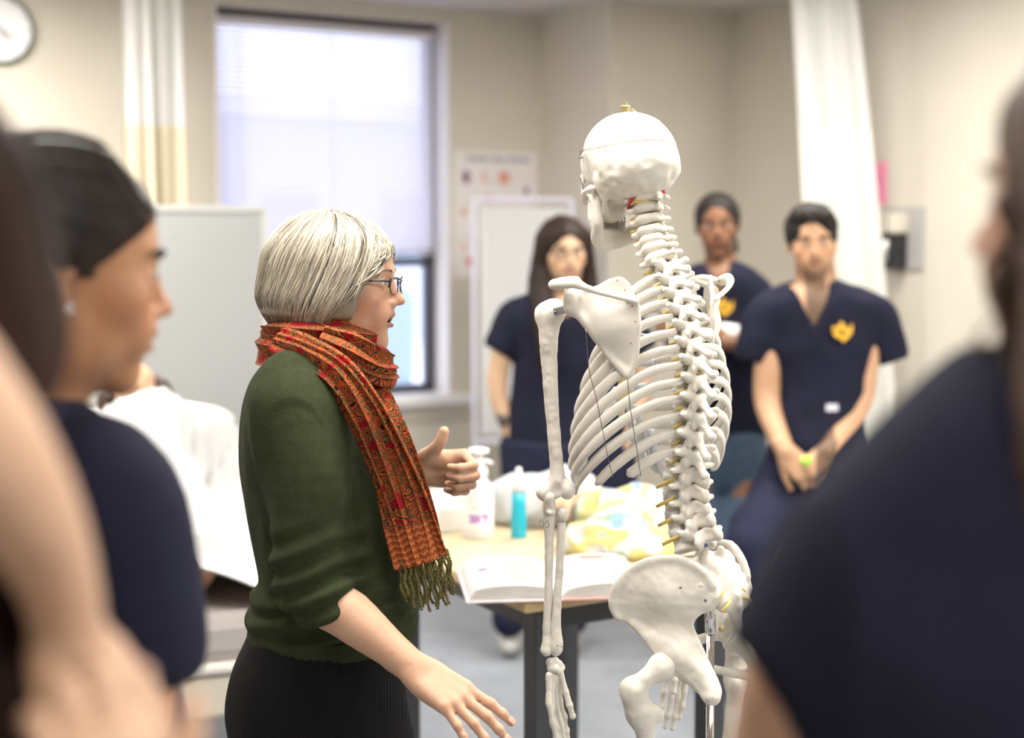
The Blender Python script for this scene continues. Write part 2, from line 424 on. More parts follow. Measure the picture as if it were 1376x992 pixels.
for a in (-1.53, -1.08, -0.66):
    c_ = MB(); c_.tube([rm(a, -0.096, wz1 - .06), rm(a, -0.096, blind_z)], 0.0022, 6); c_.build('ladder_cord', M_white, bl)

# outside the window
M_snow = mat('snow', (0.85, 0.87, 0.92), 0.8, noise=(2, 0.05))
b = MB(); b.box(rm(-2, -22, -0.75), (30, 21, 0.05), TH); struct(b, 'ground_outside', M_snow)
van = MB()
van.box(rm(1.25, -9.5, 0.35), (2.3, 1.0, 0.62), TH, 0.2).box(rm(1.0, -9.5, 1.15), (1.5, 0.9, 0.42), TH, 0.2)
vb = thing('parked_car', rm(1.25, -9.5, -0.7), 'hazy blue car outside in the snow, seen through the bare strip of window', 'car')
van.build('car_body', mat('car_blue', (0.30, 0.38, 0.50), 0.5), vb, smooth=False)
for sx in (-1.4, 1.4):
    for sy in (-.9, .9):
        w = MB(); p = rm(1.25 + sx, -9.5 + sy, -.37); w.lathe([(0.1, -.1), (.33, -.1), (.33, .1), (.1, .1)], p, 20, Matrix.Rotation(TH, 3, 'Z') @ Matrix.Rotation(R(90), 3, 'X')); w.build('wheel', M_black, vb)
hs = thing('neighbouring_building', rm(6, -24, -.7), 'pale building across the snowy yard, seen through the window glass', 'building')
b = MB(); b.box(rm(6, -24, 1.6), (9, 3, 2.3), TH); b.build('building_wall', mat('pale_render', (0.62, 0.66, 0.75), 0.8), hs)
b = MB(); b.box(rm(6, -24, 4.1), (9.3, 3.3, 0.2), TH); b.build('building_roof', M_snow, hs)
for k in range(6):
    b = MB(); b.box(rm(-1 + k * 2.6, -20.98, 1.7), (.6, .04, .7), TH); b.build('building_window', mat('far_glass', (0.2, 0.25, 0.33), 0.2) if k == 0 else bpy.data.materials['far_glass'], hs)

# ceiling lamps: recessed troffers, the room's own light
M_diff = mat('lamp_diffuser', (0.9, 0.9, 0.88), 0.5, emit=((1.0, 0.95, 0.86), 6.0))
k = 0
for (a, t, pw) in ((-3.3, 1.1, 1.6), (-0.6, 2.5, .8), (-2.9, 4.2, .75), (-0.75, 4.6, 1.45), (-2.9, 6.6, .8), (-0.7, 7.0, .8)):
    lf = thing('ceiling_light', rm(a, t, ZC), 'recessed rectangular fluorescent ceiling light above the room', 'ceiling light', group='recessed ceiling lights')
    f_ = MB()
    for (s0, s1, t0, t1) in ((-.63, .63, -.33, -.29), (-.63, .63, .29, .33), (-.63, -.59, -.33, .33), (.59, .63, -.33, .33)): rbox(f_, a + s0, a + s1, t + t0, t + t1, ZC - .02, ZC)
    f_.build('light_frame', M_white, lf)
    d_ = MB(); rbox(d_, a - .6, a + .6, t - .3, t + .3, ZC - .012, ZC - .004); d_.build('light_diffuser', M_diff, lf)
    ld = bpy.data.lights.new('lamp_tube', 'AREA'); ld.shape = 'RECTANGLE'; ld.size = 1.15; ld.size_y = .55; ld.energy = LAMP_W * pw; ld.color = (1.0, 0.955, 0.89)
    lo_ = bpy.data.objects.new('lamp_tube', ld); COL.objects.link(lo_); lo_.parent = lf; lo_.location = (0, 0, -.03); lo_.rotation_euler = (0, 0, TH)
    k += 1

# curtains: netting on top, heavy cloth below
def curtain(name, pts_top, pts_bot, ztop, znet, zbot, label, nf, m_net, m_cloth, track):
    """pleated sheet between a top line and a bottom line (each two points), nf folds"""
    c = thing(name, (pts_top[0][0], pts_top[0][1], 0), label, 'curtain')
    def sheet(z0, z1, nm, m, amp):
        n, r = nf * 10, 14; v = []; f = []
        T0, T1 = np.array(pts_top[0][:2]), np.array(pts_top[1][:2]); B0, B1 = np.array(pts_bot[0][:2]), np.array(pts_bot[1][:2])
        for side in (0, 1):
            for j in range(r + 1):
                z = lerp(z0, z1, j / r); q = (ztop - z) / (ztop - zbot); q = q ** 0.9
                P0, P1 = lerp(T0, B0, q), lerp(T1, B1, q); dr = (P1 - P0) / np.linalg.norm(P1 - P0); nn = np.array((-dr[1], dr[0]))
                for i in range(n + 1):
                    s = i / n; ph = 2 * math.pi * nf * (s + .02 * math.sin(9 * s + z * 1.3)); a_ = amp * (.55 + .45 * math.sin(3.1 * s * nf + 1 + z * .7)) * (0.6 + .5 * q)
                    p = lerp(P0, P1, s) + nn * (a_ * math.sin(ph) + side * .002); v.append((p[0], p[1], z))
        m1 = (n + 1) * (r + 1)
        for side in (0, 1):
            for j in range(r):
                for i in range(n):
                    a0 = side * m1 + j * (n + 1) + i; q4 = (a0, a0 + 1, a0 + n + 2, a0 + n + 1); f.append(q4 if side else q4[::-1])
        return obj(nm, v, f, m, c)
    sheet(ztop, znet, 'curtain_net', m_net, .028); sheet(znet, zbot, 'curtain_cloth', m_cloth, .030)
    sheet(ztop + .03, ztop - .02, 'curtain_heading', m_head, .028)
    t = MB(); t.tube([Vector(track[0]), Vector(track[1])], .012, 8); t.build('curtain_track', M_white, c)
    return c
def cloth_mat(name, col, tr, hole=0.0):
    m = bpy.data.materials.new(name); m.use_nodes = True; nt = m.node_tree; nt.nodes.clear()
    o_ = nt.nodes.new('ShaderNodeOutputMaterial'); a = nt.nodes.new('ShaderNodeBsdfDiffuse'); b = nt.nodes.new('ShaderNodeBsdfTranslucent'); mx = nt.nodes.new('ShaderNodeMixShader')
    a.inputs[0].default_value = (*col, 1); b.inputs[0].default_value = (*col, 1); mx.inputs[0].default_value = tr
    nt.links.new(a.outputs[0], mx.inputs[1]); nt.links.new(b.outputs[0], mx.inputs[2]); last = mx.outputs[0]
    if hole:
        tp = nt.nodes.new('ShaderNodeBsdfTransparent'); m2 = nt.nodes.new('ShaderNodeMixShader'); m2.inputs[0].default_value = hole
        nt.links.new(last, m2.inputs[1]); nt.links.new(tp.outputs[0], m2.inputs[2]); last = m2.outputs[0]
    nt.links.new(last, o_.inputs[0]); return m
m_head = cloth_mat('curtain_heading', (0.80, 0.74, 0.52), .3)
m_net = cloth_mat('curtain_net', (0.84, 0.84, 0.83), .4, .12)
p0, p1 = at(1060, 100, 5.9), at(1146, 100, 5.9); q0, q1 = at(1103, 600, 5.9), at(1222, 600, 5.9)
curtain('curtain', (p0, p1), (q0, q1), 2.52, 1.945, .25, 'white privacy curtain gathered behind the seated man, beside the pink note', 5, m_net, cloth_mat('curtain_white', (0.86, 0.85, 0.81), .3), ((p0.x - .3, p0.y + .3, 2.57), (p1.x + .6, p1.y - .9, 2.57)))
p0, p1 = at(166, 100, 5.75), at(246, 100, 5.9); q0, q1 = at(176, 600, 5.75), at(262, 600, 5.9)
curtain('curtain', (p0, p1), (q0, q1), 2.52, 1.955, .25, 'cream privacy curtain with net top hanging between the clock and the window', 4, m_net, cloth_mat('curtain_cream', (0.80, 0.74, 0.58), .3), ((p0.x - 1.2, p0.y - .7, 2.57), (p1.x + .2, p1.y + .12, 2.57)))
for o in COL.objects:
    pass

# wall clock
cw = at(-4, 40, 5.95); sclk = (np.array((cw.x, cw.y)) - cA) @ RU; cc = rm(sclk, 0.001, cw.z)
Mw = Matrix.Rotation(TH, 3, 'Z') @ Matrix.Rotation(R(90), 3, 'X')     # local z points into the room
ck = thing('wall_clock', cc, 'round white wall clock with a dark rim above the cream curtain side', 'clock')
r_ = 0.142
b = MB(); b.lathe([(r_ - .012, 0), (r_, .004), (r_, .03), (r_ - .006, .038), (r_ - .012, .034), (r_ - .014, .02)], cc, 48, Mw); b.build('clock_rim', mat('clock_rim', (0.12, 0.15, 0.11), 0.4), ck, smooth=False)
b = MB(); b.lathe([(r_ - .012, .0), (r_ - .012, .021), (.001, .022)], cc, 48, Mw); b.build('clock_face', mat('clock_face', (0.85, 0.85, 0.88), 0.4), ck)
def onclk(ang, rr, w, z, name, l0=0.0):
    d = Vector((math.sin(ang), math.cos(ang), 0)); n_ = Vector((d.y, -d.x, 0)); b = MB()
    p = [d * l0 - n_ * w, d * l0 + n_ * w, d * rr + n_ * w * .6, d * rr - n_ * w * .6]
    v = [cc + Mw @ Vector((q.x, q.y, z)) for q in p] + [cc + Mw @ Vector((q.x, q.y, z + .002)) for q in p]
    b.add(v, [(0, 1, 2, 3), (4, 5, 6, 7), (0, 1, 5, 4), (1, 2, 6, 5), (2, 3, 7, 6), (3, 0, 4, 7)]); b.build(name, M_dark, ck)
onclk(R(120), .075, .005, .024, 'hour_hand', -.015); onclk(R(150), .11, .003, .027, 'minute_hand', -.02)
for h in range(12): onclk(R(30 * h), .122, .0022, .0222, 'hour_mark', .108)

# posters on the window wall
def flat_on_wall(s0, s1, z0, z1, sv=0.003):
    return [rm(s0, sv, z0), rm(s1, sv, z0), rm(s1, sv, z1), rm(s0, sv, z1)]
M_paper = mat('poster_paper', (0.74, 0.70, 0.70), 0.5)
def poster(s0, s1, z0, z1, label, marks, title):
    p = thing('anatomy_poster', rm((s0 + s1) / 2, 0.002, z0), label, 'poster')
    b = MB(); rbox(b, s0, s1, 0.0005, 0.003, z0, z1); b.build('poster_sheet', M_paper, p)
    mats = {}
    for (a, c, w, h, col) in marks:
        kc = tuple(col)
        if kc not in mats: mats[kc] = mat('poster_ink', col, 0.6, noise=(60, .25))
        q = MB(); a_, c_ = lerp(s0, s1, a), lerp(z0, z1, c); vs = [rm(a_ + w * math.cos(t), .0036, c_ + h * math.sin(t)) for t in np.linspace(0, 2 * math.pi, 15)[:-1]]
        vs += [rm(a_ + w * math.cos(t), .0030, c_ + h * math.sin(t)) for t in np.linspace(0, 2 * math.pi, 15)[:-1]]
        q.add(vs, [tuple(range(14))] + [(i, (i + 1) % 14, 14 + (i + 1) % 14, 14 + i) for i in range(14)]); q.build('printed_figure', mats[kc], p)
    if title:
        q = MB()
        for i, (l0, l1) in enumerate(title): rbox(q, lerp(s0, s1, l0), lerp(s0, s1, l1), .003, .0036, z1 - .045, z1 - .028)
        q.build('printed_title', mat('poster_title', (0.30, 0.28, 0.36), 0.6), p)
    q = MB()
    for i in range(16):
        a = .1 + .82 * random.random(); c = .08 + .68 * random.random(); rbox(q, lerp(s0, s1, a), lerp(s0, s1, min(.96, a + .12)), .003, .0035, lerp(z0, z1, c), lerp(z0, z1, c) + .004)
    q.build('printed_text', bpy.data.materials.get('poster_text') or mat('poster_text', (0.5, 0.47, 0.5), 0.6), p)
red, org, skn, pur = (0.62, 0.12, 0.10), (0.70, 0.28, 0.20), (0.66, 0.42, 0.34), (0.25, 0.16, 0.28)
poster(-0.485, -0.020, 1.50, 1.925, 'anatomy poster with coloured head diagrams on the wall above the privacy screen',
       [(.14, .70, .022, .035, pur), (.14, .69, .016, .026, org), (.36, .70, .013, .03, skn), (.60, .70, .03, .036, org), (.88, .56, .014, .024, pur), (.42, .45, .02, .02, red), (.74, .30, .03, .012, red), (.6, .3, .03, .014, red), (.11, .3, .018, .022, skn), (.26, .3, .012, .02, (0.4, .5, .52)), (.55, .32, .016, .014, red), (.84, .3, .025, .013, red)], [(.14, .42), (.45, .62), (.65, .92)])
poster(-0.483, -0.350, 1.31, 1.495, 'small anatomy leaflet with a red figure, pinned under the head poster', [(.62, .40, .02, .022, red), (.35, .8, .016, .01, org)], None)

# soap dispenser and pink note on the right wall
def rw(t, z, off=0.0): return rm(su_r - off, t, z)
tD = 0.62 + 1.145
zb, zt = at(1213, 362, 6.08).z, at(1213, 279, 6.08).z
ds = thing('soap_dispenser', rw(tD, zb, 0), 'cream and black soap dispenser on a grey backplate below the pink note', 'dispenser')
def wbox(mb, t0, t1, o0, o1, z0, z1, bev=.0): return mb.box(rm(su_r - (o0 + o1) / 2, (t0 + t1) / 2, (z0 + z1) / 2), ((o1 - o0) / 2, (t1 - t0) / 2, (z1 - z0) / 2), TH, bev)
b = MB(); wbox(b, tD - .10, tD + .13, 0.0005, .015, zb - .0, zt, .003); b.build('backplate', mat('plate_grey', (0.42, 0.41, 0.40), 0.35), ds)
b = MB(); wbox(b, tD - .085, tD + .055, .015, .10, lerp(zb, zt, .58), lerp(zb, zt, .98) - .02, .012); b.build('reservoir', mat('cream_plastic', (0.66, 0.62, 0.52), 0.4), ds)
b = MB(); wbox(b, tD - .06, tD + .05, .015, .09, zb + .0, lerp(zb, zt, .58), .008); b.build('pump_body', M_black, ds)
b = MB(); b.tube([rm(su_r - .09, tD, lerp(zb, zt, .45)), rm(su_r - .105, tD, lerp(zb, zt, .3)), rm(su_r - .098, tD, lerp(zb, zt, .14))], [.018, .02, .012], 10); b.build('nozzle', M_steel, ds)
tP = 0.62 + 0.95
b = MB(); z0, z1 = at(1190, 275, 6.1).z, at(1190, 216, 6.1).z; wbox(b, tP - .07, tP + .10, 0.0005, .003, z0, z1)
nt_ = thing('paper_note', rw(tP, z0), 'bright pink paper notice on the wall above the soap dispenser', 'paper')
b.build('note_sheet', mat('pink_paper', (0.90, 0.30, 0.45), 0.7), nt_)
b = MB()
for i in range(6): wbox(b, tP - .045, tP + .03 + .02 * (i % 3), .003, .0036, z1 - .04 - i * .022, z1 - .035 - i * .022)
b.build('note_writing', mat('pink_ink', (0.5, 0.06, 0.16), 0.7), nt_)

# mobile grey board behind the bed
Yb = 5.5; pa, pb = at(120, 277, Yb - .1), at(355, 281, Yb)
ang = math.atan2(pb.y - pa.y, pb.x - pa.x); cx = (pa + pb) / 2; wd = (pb - pa).length / 2; zt = pb.z; zb_ = .55
bd = thing('mobile_board', (cx.x, cx.y, 0), 'plain pale grey display board on legs standing behind the bed', 'board', rz=ang)
def lb(o, name, c, h, m, bev=0, rot=None):
    q = MB(); q.box(c, h, rot, bev); return q.build(name, m, o, local=True)
lb(bd, 'board_panel', (0, 0, (zt + zb_) / 2), (wd, .012, (zt - zb_) / 2), mat('board_grey', (0.36, 0.37, 0.375), 0.35), .002)
M_alu = mat('aluminium', (0.62, 0.63, 0.62), 0.4, metal=.5)
for (c, h) in (((0, 0, zt), (wd + .01, .018, .012)), ((0, 0, zb_), (wd + .01, .018, .012)), ((-wd, 0, (zt + zb_) / 2), (.012, .018, (zt - zb_) / 2)), ((wd, 0, (zt + zb_) / 2), (.012, .018, (zt - zb_) / 2))): lb(bd, 'board_edge', c, h, M_alu, .003)
for sx in (-wd, wd): lb(bd, 'leg', (sx, 0, .28), (.014, .014, .27), M_alu, .003); lb(bd, 'foot', (sx, 0, .02), (.02, .25, .02), M_alu, .004)

# folding privacy screen in front of the posters
Ys = 6.35; pa, pb = at(637, 300, Ys), at(768, 300, Ys + .1)
ang = math.atan2(pb.y - pa.y, pb.x - pa.x); cx = (pa + pb) / 2; wd = (pb - pa).length / 2; zt = at(700, 268, Ys).z; zl = at(650, 585, Ys).z
sc = thing('privacy_screen', (cx.x, cx.y, 0), 'white cloth privacy screen on a metal frame with wheels below the posters', 'screen', rz=ang)
n = 60; v = []; f = []
for side in (0, 1):
    for zz in (zl + .0, zt - .035):
        for i in range(n + 1): v.append((lerp(-wd + .03, wd - .02, i / n), .012 * math.sin(i * 1.05) + side * .003, zz))
m1 = 2 * (n + 1)
for side in (0, 1):
    for i in range(n): a0 = side * m1 + i; f.append((a0, a0 + 1, a0 + n + 2, a0 + n + 1))
obj('screen_cloth', v, f, cloth_mat('screen_white', (0.80, 0.80, 0.80), .25), sc, local=True)
for (a, c) in (((-wd, 0, zt), (wd, 0, zt)), ((-wd, 0, zl - .03), (wd, 0, zl - .03)), ((-wd, 0, .06), (-wd, 0, zt)), ((wd, 0, .06), (wd, 0, zt))):
    q = MB(); q.tube([a, c], .011, 10); q.build('screen_rail', mat('screen_tube', (0.66, 0.66, 0.78), .35) if 'screen_tube' not in bpy.data.materials else bpy.data.materials['screen_tube'], sc, local=True)
for sx in (-wd, wd):
    lb(sc, 'foot', (sx, 0, .07), (.015, .22, .012), M_white, .004)
    for sy in (-.2, .2): q = MB(); q.lathe([(.005, -.012), (.028, -.012), (.028, .012), (.005, .012)], (sx, sy, .03), 16, Matrix.Rotation(R(90), 3, 'X')); q.build('caster', M_black, sc, local=True)
# ------------------------------------------------------------------ the teaching skeleton on its stand
M_bone = mat('bone_plastic', (0.67, 0.635, 0.57), 0.42, noise=(18, 0.05), bump=(90, 0.25, 0.0015), spec=0.4)
M_bonep = mat('bone_painted', (1, 1, 1), 0.42, attr='Col', bump=(70, 0.25, 0.0015), spec=0.4)
M_cart = mat('cartilage', (0.66, 0.68, 0.70), 0.3, spec=0.5)
M_nerve = mat('nerve_yellow', (0.66, 0.50, 0.14), 0.45)
M_red = mat('artery_red', (0.45, 0.04, 0.04), 0.35)
M_screw = mat('brass', (0.50, 0.42, 0.22), 0.3, metal=0.9)
M_wire = mat('wire', (0.16, 0.14, 0.12), 0.35, metal=0.7)
M_chrome = mat('chrome', (0.65, 0.63, 0.62), 0.08, metal=1.0)
SA = R(35); SR = np.array((math.cos(SA), math.sin(SA), 0)); SF = np.array((-math.sin(SA), math.cos(SA), 0))
S0 = np.array(at(912, 640, 2.39)); S0[2] = 0
sk = thing('teaching_skeleton', S0, 'full size white plastic anatomy skeleton hanging on a chrome pole, seen from behind', 'skeleton', rz=SA)
def loc(p): q = np.asarray(p, float) - S0; return np.array((q @ SR, q @ SF, q[2]))          # world -> skeleton frame (right, forward, up)
def L(px, py, Y): return loc(at(px, py, Y))
def onmid(px, py, x=0.0):
    """point of the pixel ray lying on the skeleton's middle plane (shifted x)"""
    a, b = loc(at(px, py, 1.0)), loc(at(px, py, 3.0)); t = (x - a[0]) / (b[0] - a[0]); return a + (b - a) * t
def sobj(name, ops, h, m=M_bone, parent=sk, **k): return solid(name, ops, h, m, parent, local=True, **k)
def bone_mir(name, ops, h, cx=0.0, m=M_bone, rel=1, disp=None, parent=None):
    """left bone and its mirror image on the other side of the plane x = cx"""
    V, Lo = field(ops, h); P, F = nets(V, Lo, h); P = relax(P, F, rel)
    if disp: P = disp(P, normals(P, F))
    a = obj(name, P, F, m, sk, local=True); Q = P.copy(); Q[:, 0] = 2 * cx - Q[:, 0]; b = obj(name, Q, F[:, ::-1], m, sk, local=True)
    return a, b
def poly_plate(poly, h, t, ax='y', edge=0.002):
    """plate over an outline in local (x, z); h(x, z) its depth y, t(x, z) half thickness"""
    P = np.array(poly, float)
    def fn(X, Y, Z):
        d = None; s = np.ones(np.broadcast(X, Z).shape)
        n = len(P); j = n - 1
        for i in range(n):
            ex, ez = P[j] - P[i]; wx, wz = X - P[i][0], Z - P[i][1]
            q = np.clip((wx * ex + wz * ez) / (ex * ex + ez * ez + 1e-12), 0, 1); dd = (wx - ex * q) ** 2 + (wz - ez * q) ** 2
            d = dd if d is None else np.minimum(d, dd)
            c1, c2, c3 = Z >= P[i][1], Z < P[j][1], ex * wz > ez * wx
            s = np.where((c1 & c2 & c3) | (~c1 & ~c2 & ~c3), -s, s); j = i
        d2 = np.sqrt(d) * s; w = np.abs(Y - h(X, Z)) - t(X, Z)
        k = edge * 2; a = np.maximum(k - np.abs(d2 - w), 0) / k
        return np.maximum(d2, w) + a * a * k * .25
    lo, hi = P.min(0), P.max(0); g = np.array([[h(x, z) for x in (lo[0], (lo[0] + hi[0]) / 2, hi[0])] for z in (lo[1], (lo[1] + hi[1]) / 2, hi[1])])
    tm = .03 + float(np.max(t(np.array(lo[0]), np.array(lo[1])) - .004))
    return Prim((lo[0], g.min() - tm, lo[1]), (hi[0], g.max() + tm, hi[1]), fn)
def smooth_poly(pts, n=60):
    return spline(list(pts) + [pts[0]], n)[:-1]

# --- skull
sk_top = at(836, 148, 2.44).z
SKM = Matrix.Translation(Vector(onmid(846, 243) + np.array((0, 0.012, 0.0)))) @ Matrix.Rotation(R(-11), 4, 'Z') @ Matrix.Rotation(R(-6), 4, 'X')
sgn = (-1, 1)
ops = [U(El((0, -.015, .046), (.076, .090, .071)), .01), U(El((0, -.048, .026), (.063, .058, .054)), .03), U(El((0, -.02, -.004), (.05, .055, .030)), .03), U(El((0, -.058, .010), (.058, .046, .038)), .03),
       U(El((0, .054, .032), (.053, .032, .038)), .03), U(Cp((-.03, .079, .013), (.03, .079, .013), .008), .015)]
for s in sgn: ops += [D(El((s * .083, .038, .012), (.018, .03, .030)), .03)]
ops += [U(El((0, .058, -.030), (.031, .030, .032)), .02), U(El((0, .062, -.052), (.027, .027, .012)), .012), U(Cp((0, .083, .006), (0, .094, -.010), .006, .004), .01)]
for s in sgn:
    ops += [D(El((s * .031, .082, -.003), (.019, .024, .0165), (0, s * 12, 0)), .006), D(El((s * .006, .092, -.027), (.007, .016, .012)), .004)]
    ops += chain([((s * .042, .064, -.026), .011), ((s * .058, .048, -.023), .0065), ((s * .0685, .022, -.017), .005), ((s * .0675, -.002, -.014), .0055)], .006)
    ops += chain([((s * .046, .07, -.020), .005), ((s * .0475, .072, .006), .0045), ((s * .044, .074, .016), .006)], .006)
    ops += [U(Cp((s * .056, -.022, -.004), (s * .053, -.018, -.034), .013, .006), .014), D(El((s * .070, -.006, -.006), (.008, .0035, .0035)), .004),
            U(Cp((s * .022, .03, -.03), (s * .020, .026, -.052), .005, .003), .006)]
ops += [U(El((0, -.103, .018), (.012, .007, .006)), .02), U(Cp((-.04, -.085, .012), (.04, -.085, .012), .006), .03), D(El((0, -.024, -.034), (.016, .020, .018)), .008)]
def skull_paint(P, N):
    Pl = P @ np.array(SKM.to_3x3()) - np.array(SKM.to_3x3()).T @ np.array(SKM.to_translation())
    c = np.tile((0.67, 0.635, 0.57), (len(P), 1)) * (1 + .04 * vnoise(P, 30))[:, None]
    cut = np.abs(Pl[:, 2] - .052 - .004 * np.sin(Pl[:, 1] * 30)) < .0012
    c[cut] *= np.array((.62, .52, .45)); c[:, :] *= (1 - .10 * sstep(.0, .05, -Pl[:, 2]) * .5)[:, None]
    return c
def skull_disp(P, N):
    Pl = P @ np.array(SKM.to_3x3()) - np.array(SKM.to_3x3()).T @ np.array(SKM.to_translation())
    g = np.exp(-((Pl[:, 2] - .052 - .004 * np.sin(Pl[:, 1] * 30)) / .0016) ** 2)
    low = sstep(.04, .0, Pl[:, 2])
    return P - N * (g * .0012)[:, None] + N * (low * .0022 * vnoise(P, 75, 3) + .0008 * vnoise(P, 40, 5))[:, None]
skull = sobj('skull', put(ops, SKM), .0018, M_bonep, disp=skull_disp, paint=skull_paint)
mops = []
for s in sgn:
    mops += chain([((s * .0545, .002, -.020), .0065), ((s * .054, .006, -.05), .008), ((s * .050, .012, -.078), .009), ((s * .037, .046, -.092), .0105), ((s * .018, .073, -.099), .012), ((0, .081, -.101), .013)], .008)
    mops += [U(Cp((s * .0525, .034, -.024), (s * .051, .028, -.062), .0045, .010), .008), U(Bx((s * .0525, .018, -.056), (.0045, .014, .022), None, .004), .008)]
    mops += chain([((s * .040, .032, -.078), .0075), ((s * .028, .060, -.082), .007), ((0, .074, -.084), .007)], .01)
jaw = sobj('jaw_bone', put(mops, SKM), .0018, disp=lambda P, N: P + N * (.0007 * vnoise(P, 60))[:, None])
for up_ in (0, 1):
    for i in range(14):
        a = R(-78 + 156 * i / 13); rr = (.026, .040) if up_ else (.025, .038)
        x, y = rr[0] * math.sin(a), .045 + rr[1] * math.cos(a) * .95; z = -.066 if up_ else -.076
        tb = MB(); p = SKM @ Vector((x, y, z)); tb.tube([SKM @ Vector((x, y - .001, z + .009)), p, SKM @ Vector((x, y, z - .008))], [.0028, .0038, .0030], 6); tb.build('tooth', M_bone, skull if up_ else jaw, smooth=True, label=None) if False else obj('tooth', tb.v, tb.f, M_bone, sk, local=True)
# eyelet bolt, hooks and springs
tp = SKM @ Vector((0, -.012, .117)); bolt = MB(); bolt.box(tp + Vector((0, 0, .003)), (.0065, .0065, .010), R(20), .001); bolt.tube([tp + Vector((0, 0, .010)), tp + Vector((0, 0, .019))], .0035, 8)
ob = obj('hanging_bolt', bolt.v, bolt.f, M_screw, sk, smooth=False, local=True, label='brass hanging bolt on the crown')
rg = MB(); rg.tube([tp + Vector((.005, 0, .008)), tp + Vector((.012, -.002, .008)), tp + Vector((.020, -.004, .003)), tp + Vector((.024, -.006, -.006))], .0012, 6); obj('bolt_wire', rg.v, rg.f, M_screw, sk, local=True)
for s in sgn:
    q = MB(); n = 60; a, b_ = Vector((s * .058, .056, .014)), Vector((s * .0555, .044, -.020)); pts = []
    for i in range(n): t = i / (n - 1); w = t * 2 * math.pi * 14; pts.append(SKM @ (a.lerp(b_, t) + Vector((.0016 * math.cos(w), .0016 * math.sin(w), 0)) + Vector((s * .002, 0, 0))))
    q.tube(pts, .0007, 5); obj('jaw_spring', q.v, q.f, M_wire, sk, local=True, label='small dark metal spring at the cheek')
    q = MB(); q.tube([SKM @ Vector(p) for p in ((s * 0.0620, .034, .059), (s * 0.0645, .040, .056), (s * 0.0625, .043, .050), (s * 0.0650, .037, .048))], .0011, 6); q.tube([SKM @ Vector(p) for p in ((s * 0.0625, .036, .046), (s * 0.0645, .046, .045))], .0011, 6)
    obj('calvaria_hook', q.v, q.f, M_wire, sk, local=True)

# --- spine
spx = [(860, 268), (862, 284), (865, 300), (868, 315), (871, 329), (875, 342), (880, 356),
       (887, 371), (893, 388), (899, 406), (905, 425), (909.5, 445), (913.5, 466), (917, 488), (918.5, 510), (919, 532), (918, 555), (916, 578), (913, 602),
       (910, 627), (909, 652), (910, 678), (914, 703), (922, 728)]
SPN = [onmid(*p) for p in spx]
def vert_ops(kind):
    o = []
    if kind == 'c':
        o += [U(St([(-.006, 0, 0, .0095, .0075), (0, 0, 0, .0085, .0068), (.006, 0, 0, .0098, .0078)], 2.4), .003)]
        for s in sgn: o += [U(El((s * .016, -.013, 0), (.0088, .0090, .0078)), .006), U(Cp((s * .012, -.022, 0), (0, -.029, -.001), .0066, .0060), .005), U(Cp((s * .016, -.016, 0), (s * .003, -.028, -.001), .005), .005), U(Cp((s * .014, -.003, 0), (s * .024, -.002, -.002), .0042, .004), .005),
                            U(Cp((0, -.028, -.001), (s * .006, -.044, -.008), .0042, .0035), .004)]
    elif kind == 't':
        o += [U(St([(-.0105, 0, 0, .0155, .0135), (0, 0, 0, .0135, .0118), (.0105, 0, 0, .0155, .0135)], 2.3), .003)]
        for s in sgn: o += [U(Cp((s * .009, -.010, .004), (s * .011, -.022, .004), .005), .005), U(Cp((s * .012, -.023, .002), (0, -.034, -.004), .0068, .0062), .006),
                            U(Cp((s * .011, -.023, .003), (s * .031, -.033, .007), .0064, .0050), .006), U(El((s * .010, -.027, .013), (.006, .004, .009)), .005), U(El((s * .009, -.030, -.012), (.006, .0045, .008)), .005)]
        o += [U(Cp((0, -.034, -.004), (0, -.058, -.024), .0056, .0050), .006), U(El((0, -.058, -.024), (.0055, .006, .007)), .004)]
    else:
        o += [U(St([(-.0135, 0, 0, .0235, .0175), (-.005, 0, 0, .0200, .0150), (.005, 0, 0, .0200, .0150), (.0135, 0, 0, .0235, .0175)], 2.3), .003)]
        for s in sgn: o += [U(Cp((s * .012, -.012, .005), (s * .013, -.026, .004), .0065), .005), U(Cp((s * .013, -.028, .002), (0, -.038, -.004), .008, .007), .006),
                            U(Cp((s * .014, -.026, .004), (s * .040, -.034, .006), .0058, .0045), .006), U(El((s * .015, -.034, .015), (.008, .007, .011)), .005), U(El((s * .012, -.038, -.014), (.0075, .006, .010)), .005), U(El((s * .019, -.037, .013), (.004, .004, .005)), .004)]
        o += [U(Bx((0, -.055, -.006), (.0042, .016, .011), (14, 0, 0), .004), .006), U(El((0, -.069, -.010), (.0062, .0055, .010)), .005)]
    return o
vmesh = {}
for kd in 'ctl':
    V, Lo = field(vert_ops(kd), .0016); P, F = nets(V, Lo, .0016); P = relax(P, F, 1); N = normals(P, F); P = P + N * (.0008 * vnoise(P, 130, 2))[:, None]
    me = bpy.data.meshes.new('vertebra'); me.from_pydata(P.tolist(), [], F.tolist()); me.polygons.foreach_set('use_smooth', [True] * len(F)); me.materials.append(M_bone); me.update(); vmesh[kd] = me
NRV = []
